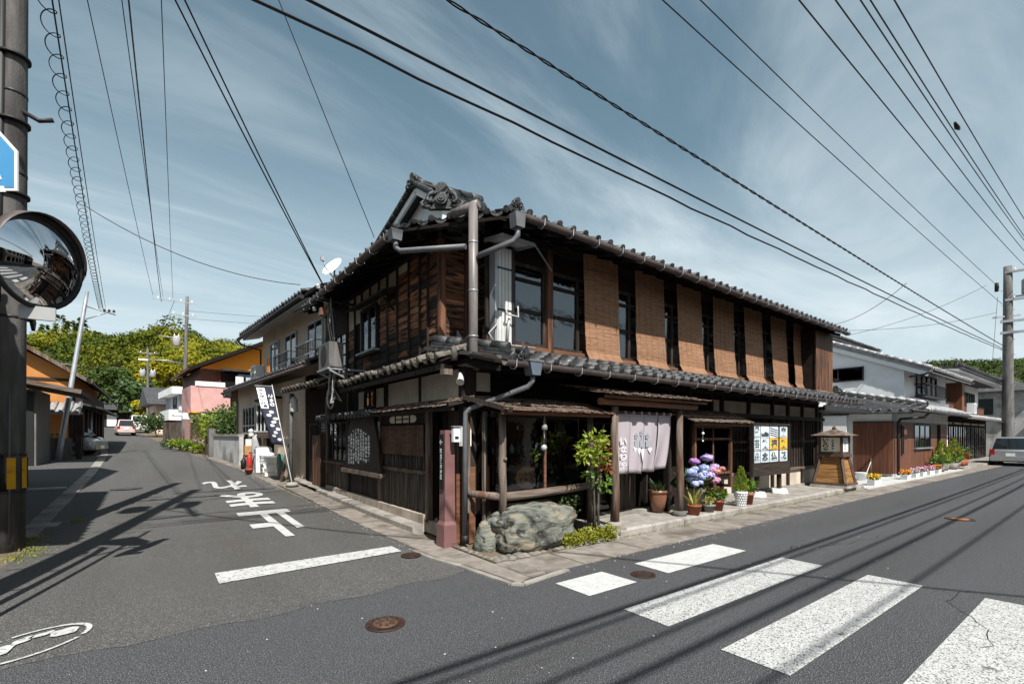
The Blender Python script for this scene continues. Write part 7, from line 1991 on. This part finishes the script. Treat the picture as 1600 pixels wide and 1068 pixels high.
# tall pole just outside the left of the frame: its shadow lies across the side street
NP = upole('tall concrete utility pole outside the left edge that shadows the street', -5.45, -.48, 0, 12.2, .19, .12)
arm(NP, -.3, .1, 1.9, -.1, 11.5, 4); arm(NP, -.8, .0, 1.0, .0, 10.4, 3); arm(NP, 0, .1, .2, -2.6, 10.2, 3)
transformer(NP, .45, .1, 8.6); transformer(NP, -.45, -.1, 8.6)
MB().bar((-.6, 0, 8.5), (.6, 0, 8.5), .08, .08).build('bracket', 'galv', NP)
MB().bar((0, 0, 7.0), (.95, .1, 7.0), .06, .06).build('bracket', 'galv', NP)
steps(NP, 2, 11, .19)
# double traffic mirror and the crossing sign
MP = thing('traffic_mirror', 'round convex traffic mirror with dark hood at the left edge', 'mirror', (-5.02, -.06, 0))
MB().tube([(0, 0, -.2), (0, 0, 3.75)], .045, 10).build('post', 'gutter_brown', MP)
def mirror(c, face, r=.395):
    c = Vector(c); f = Vector(face).normalized(); s1 = f.cross(Vector((0, 0, 1))).normalized(); s2 = s1.cross(f).normalized()
    def dome(u, v):
        a = 2 * math.pi * u; q = r * v
        return c + s1 * q * math.cos(a) + s2 * q * math.sin(a) + f * (.02 + .11 * (1 - v * v))
    b = MB().grid(dome, 36, 10).build('mirror_face', 'mirror', MP)
    m = MB()
    P = [c + (s1 * math.cos(a) + s2 * math.sin(a)) * (r + .012) + f * .02 for a in [2 * math.pi * i / 36 for i in range(37)]]
    m.tube(P, .022, 8, False); m.build('mirror_rim', 'black', b)
    def back(u, v):
        a = 2 * math.pi * u; q = r * v
        return c + s1 * q * math.cos(a) + s2 * q * math.sin(a) - f * .03 * (1 - v * v)
    MB().grid(back, 24, 4).build('mirror_back', 'gutter_brown', b)
    def hood(u, v):
        a = math.pi * (-.08 + 1.16 * u); k = .07 * math.sin(max(0, min(1, (u * 1.06))) * math.pi) ** .4 if 0 < u < 1 else 0
        return c + (s1 * math.cos(a) + s2 * math.sin(a)) * (r + .03) + f * (.0 + v * (.03 + k))
    MB().sheet(hood, 24, 2, (0, 0, .006)).build('mirror_hood', 'gutter_brown', b)
    MB().tube([c - f * .02, c - f * .16 + Vector((0, 0, -.02)), Vector((0, 0, c.z - .1))], .025, 8).build('mirror_arm', 'gutter_brown', b)
    MB().box(c.x - .12, c.x + .12, c.y - .02, c.y + .02, c.z - r - .13, c.z - r - .01).build('mirror_plate', 'plastic_grey', b)
mirror((.52, .20, 3.18), (.80, -.60, -.10))
mirror((-.05, .62, 3.10), (-.85, .2, -.12), .36)
SG = thing('crossing_sign', 'blue pentagon crossing sign with white edge cut by the left edge', 'sign', (-4.82, .02, 0))
def pent(s, off):
    sil = [(-.45, 0), (.45, 0), (.45, .42), (0, .92), (-.45, .42)]
    d = Vector((.80, -.60, 0)); n = Vector((-.60, -.80, 0))
    c0 = Vector((-.05, .04, 3.60))
    return [c0 + d * (a * s) + Vector((0, 0, .42 + (b - .42) * s)) + n * off for a, b in sil], n
P, n_ = pent(.80, 0); MB().prism(P, -n_ * .012).build('edge', 'sign_white', SG)
P, _ = pent(.74, .004); MB().prism(P, -_ * .003).build('face', 'sign_blue', SG)
d = Vector((.80, -.60, 0))
for k in range(4):
    c0 = Vector((-.05, .04, 3.67 + k * .105)) + n_ * .008
    MB().prism([c0 + d * (.02 - k * .03), c0 + d * (.27 - k * .035), c0 + d * (.25 - k * .035) + Vector((0, 0, .05)), c0 + d * (.03 - k * .03) + Vector((0, 0, .05))], -n_ * .003).build('white_bar', 'sign_white', SG)
MB().tube([(0.03, 0.03, 0.0), (0.03, .03, 4.9)], .03, 8).build('post', 'galv', SG)

# right pole by the silver car
RP = upole('concrete utility pole beside the silver car on the right', 38.2, -1.25, 0, 12.0, .30, .20)
arm(RP, -.2, .1, .2, -2.4, 11.6, 3, .12); arm(RP, -.2, .1, .2, -2.2, 9.9, 3, .12)
for z in (8.6, 7.9): MB().bar((-.3, .3, z), (.3, -2.2, z), .14, .14).build('crossarm', 'galv', RP)
transformer(RP, .2, -.9, 10.2, .36, .9); MB().bar((0, 0, 10.1), (.2, -1.2, 10.1), .1, .1).build('bracket', 'galv', RP)
MB().bar((-.4, .6, 8.9), (.2, -.5, 8.95), .1, .1).build('crossarm', 'galv', RP)
for k in range(5): MB().lathe([(.06, 0), (.12, .05), (.08, .12), (.11, .2), (.05, .28)], (-.3, .45, 10.5 + .14 * (k % 3)), 8).build('insulator', 'steel_dark', RP)
steps(RP, 2.5, 11, .28, (.6, .8))
# poles up the side street
PL = upole('grey utility pole with crossarm before the pink house', -1.95, 38.0, gz(38), 11.2, .17, .11, (.25, .1))
arm(PL, -1.9, .1, .9, .0, 10.7, 4); arm(PL, -.9, 0, .9, 0, 9.7, 3); transformer(PL, -.42, .0, 7.3, .26, .75)
MB().tube([(0, 0, 6.0), (-1.0, 0, 6.15), (-2.2, 0, 6.1)], .04, 6).build('lamp_arm', 'galv', PL); MB().box(-2.7, -2.15, -.1, .1, 6.02, 6.12).build('street_lamp', 'white', PL)
MB().tube([(0, 0, 7.9), (-1.5, 0, 7.95)], .04, 6).build('arm', 'galv', PL); steps(PL, 2, 10, .15)
P2 = upole('distant utility pole under the big tree', -4.4, 66, gz(66), 9.8, .17, .11)
arm(P2, -1.0, 0, 1.0, 0, 9.3, 3); transformer(P2, .5, 0, 6.4, .3, .8); transformer(P2, -.5, 0, 6.4, .3, .8)
SP = upole('leaning pale steel pole standing before the block wall', -7.05, 22.3, gz(22.3), 7.7, .11, .07, (.9, .9), 'galv', 'steel_pole')
MB().tube([(.9, .9, 7.0), (1.9, .8, 6.75)], .035, 6).build('arm', 'galv', SP); MB().tube([(.85, .85, 6.4), (1.6, .8, 6.8)], .025, 6).build('arm_stay', 'galv', SP)
for k in range(3): MB().lathe([(.04, 0), (.06, .06), (.03, .12)], (1.5 + .17 * k, .82, 6.85), 8).build('insulator', 'steel_dark', SP)
SP2 = upole('pale steel lamp pole further up on the left', -8.6, 42.0, gz(42), 6.2, .09, .06, (.1, 0), 'galv', 'steel_pole')
MB().tube([(.1, 0, 5.6), (-1.6, -.2, 5.7)], .04, 6).build('lamp_arm', 'galv', SP2); MB().box(-2.2, -1.5, -.3, -.1, 5.65, 5.78).build('street_lamp', 'white', SP2)
SP3 = upole('thin steel pole near the far end of the street', -8.9, 60.0, gz(60), 5.2, .08, .06, (0, 0), 'galv', 'steel_pole')
MB().tube([(0, 0, 4.9), (-.8, 0, 5.0)], .03, 6).build('lamp_arm', 'galv', SP3)

def wire(label, p, q, sag, r=.012, n=28, wig=0.0, name='overhead_wire', grp='overhead wires', strand=0):
    p = Vector(p); q = Vector(q)
    def at(f): return p.lerp(q, f) - Vector((0, 0, 4 * sag * f * (1 - f)))
    m = MB()
    if strand:
        for s in range(2):
            N = int((q - p).length / .11)
            m.tube([at(i / N) + Vector((0, math.cos(i * .9 + s * math.pi) * r * .9, math.sin(i * .9 + s * math.pi) * r * .9)) for i in range(N + 1)], r * .75, 4, False)
    else:
        m.tube([at(i / n) + (Vector((0, math.sin(i * 2.3), math.sin(i * 1.7))) * wig) for i in range(n + 1)], r, 5, False)
    return m.build(name, 'cable', label=label, cat='wire', group=grp), at
# along the main street, from the near pole to the right pole
wire('lowest black cable over the shop roof, twisted, running to the right pole', (-5.40, -.48, 6.00), (38.2, -1.2, 6.75), .14, .017, wig=.01, n=60)
wire('thick black cable just above the lowest one over the shop roof', (-5.40, -.48, 6.28), (38.2, -1.2, 6.85), .12, .018)
wire('twisted cable crossing the middle of the sky towards the right pole', (-5.40, -.48, 7.28), (38.2, -1.15, 7.05), .10, .017, strand=1)
wire('thin wire high over the shop, lower of the pair meeting the right pole', (-5.4, -.48, 9.85), (38.2, -1.0, 9.75), .15, .012)
wire('thin wire high over the shop, upper of the pair meeting the right pole', (-5.4, -.48, 10.5), (38.0, -.9, 10.75), .15, .012)
hv = ['leftmost power line at the upper right', 'second power line from the left at the upper right', 'third power line at the upper right', 'fourth power line at the upper right', 'rightmost power line at the upper right with a joint']
for k, (y0, y1, z0, z1) in enumerate(((-2.35, -2.2, 9.0, 11.4), (-2.65, -2.45, 9.2, 11.7), (-2.86, -2.6, 9.4, 11.9), (-3.0, -2.8, 9.35, 11.6), (-3.2, -3.0, 9.5, 11.9))):
    wire(hv[k], (-5.3, y0, z0), (38.2, y1, z1), .35, .013, 40)
t = thing('wire_joint', 'small black joint on the rightmost power line', 'connector', (13.0, -3.13, 9.62)); MB().tube([(-.25, 0, .02), (0, 0, 0), (.25, 0, .05)], [.03, .06, .03], 7).build('body', 'cable', t)
# service drops at the right
wire('thin drop wire crossing from the right pole down to the white roofs', (37.8, -.8, 9.2), (22.5, 3.0, 6.7), .3, .010)
wire('second thin drop wire falling left to the rear roof', (33, -1.0, 9.9), (24.5, 3.0, 6.7), .3, .010)
wire('thin vertical drop wire beside the right pole', (36.6, -1.0, 9.9), (36.0, -.8, 5.0), .0, .010)
wire('looped drop wire from the middle cable to the rear roof', (17.8, -1.0, 7.05), (21.5, 3.2, 6.8), .4, .010)
# side street
wire('first thin wire from the left in the upper left sky', (-5.2, -.4, 11.5), (-3.8, 38, 12.0), .2, .011)
wire('second thin wire in the upper left sky', (-4.55, -.4, 11.6), (-3.2, 38, 12.0), .3, .011)
wire('thick twisted cable running up the side street', (-4.34, -.4, 11.6), (-3.3, 38, 11.6), .45, .022, strand=1)
wire('thin wire right of the twisted cable up the side street', (-3.78, -.4, 11.6), (-2.6, 38, 12.0), .3, .011)
wire('left wire of the pair dropping to the side eave', (-5.3, -.4, 9.2), (-.72, 4.7, 4.80), .12, .012)
wire('right wire of the pair dropping to the side eave', (-5.2, -.5, 9.35), (-.68, 4.9, 4.90), .12, .012)
wire('very thin wire dropping to the shop roof', (-5.4, -.48, 12.4), (-.6, 2.1, 5.05), .08, .007)
_, coil_at = wire('messenger wire carrying the spiral cable at the far left', (-4.55, -.4, 7.05), (-5.6, 23.0, 7.5), .25, .010)
wire('double of the messenger wire at the far left', (-4.50, -.4, 7.10), (-5.5, 23.0, 7.55), .20, .008)
m = MB(); N = 900
m.tube([coil_at(i / N) + Vector((math.cos(i * .36) * .085 - .05, 0, math.sin(i * .36) * .085 - .06)) for i in range(N + 1)], .007, 4, False)
m.build('spiral_cable', 'cable', label='spiral hanger coiled along the wire at the far left', cat='wire')
pc = coil_at(.40)
wire('drooping thin wire from the spiral cable to the side eave', tuple(pc), (-.85, 6.3, 5.25), .35, .009)
wire('wires from the grey pole leading behind the beige house, upper', (-1.7, 38.1, 11.2), (16, 34, 12.0), .2, .012)
wire('wires from the grey pole leading behind the beige house, lower', (-1.7, 38.1, 10.6), (16, 34, 11.4), .2, .012)
wire('line between the grey pole and the distant pole', (-2.5, 38, 11.8), (-4.4, 66, 11.6), .4, .015)
# lines over the camera side of the street: only their shadows fall in view
OP = upole('utility pole across the wide street behind the camera', -9.0, -9.8, 0, 11, .18, .12)
arm(OP, 0, -1, 0, 1, 9.8, 3)
for k, (y, z, y2) in enumerate(((-9.35, 7.0, -8.9), (-8.75, 6.6, -8.3), (-8.55, 6.9, -8.2), (-8.1, 6.5, -7.7), (-9.9, 7.0, -9.5))):
    wire(['cable', 'second cable', 'third cable', 'fourth cable', 'fifth cable'][k] + ' along the camera side of the wide street', (-9, y, z), (40, y2, z + .2), .25, .035 if k in (0, 3) else .022)
wire('cable crossing the wide street behind the camera', (-5.4, -.6, 8.6), (4.2, -14.2, 6.6), .2, .025)
# ------------------------------------------------------------------ vegetation and hills
CF = Vector((math.cos(rad(YAW)), math.sin(rad(YAW)))); CR = Vector((math.sin(rad(YAW)), -math.cos(rad(YAW))))
CAMP = Vector((-3.643, -5.896))
def cw(d, l): p = CAMP + CF * d + CR * l; return p.x, p.y
# left hill: valley side rising behind the village
ridge_tab = [(-230, 30), (-175, 33), (-152, 34), (-141, 37), (-130, 34), (-118, 34.5), (-110, 38), (-103, 34), (-92, 33), (-80, 30), (-62, 27), (-30, 18), (0, 10)]
def hillz(d, l):
    f = max(0, min(1, (d - 92) / 62)); f = f * f * (3 - 2 * f)
    return 3.0 + (interp(ridge_tab, l) - 7.0) * f
mb = MB()
nu_, nv_ = 46, 14
mb.grid(lambda u, v: (*cw(90 + 80 * v, -235 + 240 * u), hillz(90 + 80 * v, -235 + 240 * u) - 1.5), nu_, nv_)
mb.grid(lambda u, v: (*cw(170 + 120 * v, -235 + 240 * u), hillz(170, -235 + 240 * u) - 1.5 - 20 * v), nu_, 4)
mb.build('hill', 'hillside', kind='structure', label='wooded hill behind the village')
random.seed(3)
fo, fd = MB(), MB()
def crown(m, c, r, n, L, squash=.8):
    for _ in range(n):
        d = Vector((random.gauss(0, 1), random.gauss(0, 1), random.gauss(.25, 1))).normalized()
        k = random.uniform(.72, 1.05) * (1 + .25 * MN.noise(d * 2.2 + Vector(c) * .1))
        p = Vector(c) + Vector((d.x * r * k, d.y * r * k, d.z * r * k * squash))
        t1 = d.cross(Vector((random.gauss(0, 1), random.gauss(0, 1), random.gauss(0, 1)))).normalized(); t2 = d.cross(t1)
        nrm = (d + Vector((random.gauss(0, .5), random.gauss(0, .5), random.gauss(.3, .5)))).normalized()
        t1 = nrm.cross(t1).normalized(); t2 = nrm.cross(t1)
        s = L * random.uniform(.5, 1.1)
        m.add([p - t1 * s, p + t2 * s * .6 - t1 * s * .1, p + t1 * s, p - t2 * s * .6 + t1 * s * .2], [(0, 1, 2, 3)])
for _ in range(900):
    d = 94 + 68 * random.random() ** .8; l = random.uniform(-205, -52)
    z = hillz(d, l); r = random.uniform(2.0, 4.0)
    crown(fo, (*cw(d, l), z + r * .3), r, 150, .55)
for px_, h in ((-151, 9), (-146, 11), (-142.5, 8), (-139, 9), (-156, 6), (-134, 6)):
    x, y = cw(152, px_); z = hillz(152, px_)
    for k in range(150):
        f = random.random(); a = random.uniform(0, 6.28); r = (1 - f) * 2.6 * random.uniform(.5, 1.05)
        fd.leaf((x + r * math.cos(a), y + r * math.sin(a), z - 2 + f * h), 1.4, .5, (math.cos(a), math.sin(a), -.1))
for l, r in ((-110, 5.2), (-114.5, 3.8), (-106, 3.4), (-160, 4), (-168, 4)):
    crown(fd, (*cw(153, l), hillz(153, l) + r * .5), r, 320, .55)
for _ in range(170):
    d = random.uniform(84, 100); l = random.uniform(-125, -60); r = random.uniform(2, 3.4)
    crown(fd, (*cw(d, l), 5 + random.uniform(-1, 2)), r, 130, .5)
fo.build('forest', 'forest', kind='stuff', label='yellow green bamboo and broadleaf wood covering the hill', cat='forest')
fd.build('forest', 'forest_dark', kind='stuff', label='dark evergreens along the hill ridge and foot', cat='forest')
# right hill
mb = MB()
mb.grid(lambda u, v: (*cw(150 + 60 * v, 95 + 140 * u), 2 + 29 * math.sin(min(1, v * 1.2) * 1.57) * max(0, min(1, (u * 140 - 52) / 30))), 20, 8)
mb.build('hill', 'hillside', kind='structure', label='low wooded hill at the far right')
fr_ = MB()
for _ in range(330):
    v = random.random(); u = random.uniform(.36, 1); d = 150 + 60 * v; l = 95 + 140 * u; r = random.uniform(2.5, 4.2)
    crown(fr_, (*cw(d, l), 2 + 29 * math.sin(min(1, v * 1.2) * 1.57) * max(0, min(1, (u * 140 - 52) / 30))), r, 120, .6)
fr_.build('forest', 'forest_dark', kind='stuff', label='dark green wood on the hill above the far right roofs', cat='forest')

def tree(label, loc, h, r, mat, clumps, n, L, trunk_h, name='tree'):
    t = thing(name, label, 'tree', loc)
    MB().tube([(0, 0, -.3), (.1, .05, trunk_h * .5), (0, .1, trunk_h)], [r * .09, r * .07, r * .05], 9).build('trunk', 'trunk', t)
    lm = MB(); cr_ = MB()
    for k in range(clumps):
        a = random.uniform(0, 6.28); rr = r * random.uniform(.25, .75); z = trunk_h + (h - trunk_h) * random.uniform(.12, .85)
        rr *= 1.15 - abs((z - trunk_h) / (h - trunk_h) - .45)
        c = (rr * math.cos(a), rr * math.sin(a), z)
        lm.tube([(0, .1, trunk_h * .8), (c[0] * .5, c[1] * .5, (trunk_h + z) / 2), c], [r * .04, r * .025, r * .01], 5)
        crown(cr_, c, r * random.uniform(.26, .42), n, L, .75)
    lm.build('limbs', 'trunk', t); cr_.build('crown', mat, t)
    return t
random.seed(8)
tree('huge yellow green camphor tree at the end of the side street', (-2.6, 89, 2.6), 12.8, 6.6, 'camphor', 46, 420, .27, 3.0)
tree('dark rounded tree below the left flank of the big tree', (-9.2, 82, 2.6), 9.5, 4.5, 'forest_dark', 16, 300, .28, 2.5)
tree('mid green tree below the big tree near the distant pole', (-5.3, 74, 2.5), 6.5, 3.2, 'leaf_dark', 14, 130, .35, 1.8)
tree('yellowish garden tree beside the far end of the street', (-4.1, 68, 2.3), 4.0, 2.0, 'camphor', 10, 120, .28, 1.0)
tree('dark garden tree right of the far white van', (-2.6, 64, 2.2), 5.0, 2.4, 'leaf_dark', 12, 130, .3, 1.2)
def shrub(label, loc, rx, ry, rz, mat, n, L, k=6, cat='shrub'):
    t = thing('garden_shrub', label, cat, loc)
    for i in range(3): MB().tube([(.05 * i, 0, -.2), (rx * .3 * math.cos(i * 2), ry * .3 * math.sin(i * 2), rz)], [.03, .012], 5).build('stem', 'trunk', t)
    m = MB()
    for i in range(k):
        a = i * 2.4
        m.cloud((rx * .5 * math.cos(a), ry * .5 * math.sin(a), rz * (.6 + .5 * random.random())), (rx * .6, ry * .6, rz * .5), n // k, L, .35, .5, up=.2)
    m.build('leaves', mat, t)
    return t
x, y, z = at2(16.0, -.6); shrub('large yellow green shrub beyond the garden wall', (x, y, z), 1.5, 1.5, 1.55, 'leaf_bright', 2600, .17, 9)
x, y, z = at2(14.2, -.9); shrub('dark green shrub just behind the garden wall', (x, y, z), 1.3, 1.3, 1.9, 'leaf_dark', 2200, .17, 9)
x, y, z = at2(18.0, -.9); shrub('tall green shrub at the back by the pink house', (x, y, z), 1.2, 1.2, 1.9, 'leaf', 1800, .17, 8)
for i, (X, Y, r, mt) in enumerate(((-2.0, 26.4, .45, 'leaf'), (-2.5, 27.6, .55, 'leaf_bright'), (-2.2, 28.6, .5, 'leaf'), (-2.9, 29.6, .55, 'leaf_dark'), (-2.0, 29.8, .6, 'leaf_bright'), (-1.7, 25.4, .4, 'leaf_bright'))):
    shrub(['low bush at the kerb before the pink house', 'light bush in front of the pink house porch', 'green bush at the pink house porch', 'dark bush nearest the grey pole', 'tall light bush beside the porch of the pink house', 'small light bush closest to the garden gate'][i], (X, Y, gz(Y)), r, r, r * .8, mt, 500, .12, 5)
m = MB(); m.cloud((0, 0, .5), (.5, .3, .2), 130, .08, .5); t = thing('flowers', 'red flowers in front of the pink house', 'flowers', (-1.55, 29.0, gz(29)), 0); m.build('blooms', 'fl_pink', t); m = MB(); m.cloud((0, 0, .4), (.5, .3, .25), 150, .1, .35); m.build('leaves', 'leaf', t)
x = -3.0; shrub('dark round bush before the grey house', (-3.6, 48, gz(48)), 1.6, 1.6, 1.4, 'leaf_dark', 1500, .22, 8)
shrub('dark bush at the left kerb up the side street', (-8.3, 41, gz(41)), .8, .8, .7, 'leaf_dark', 600, .16, 5)
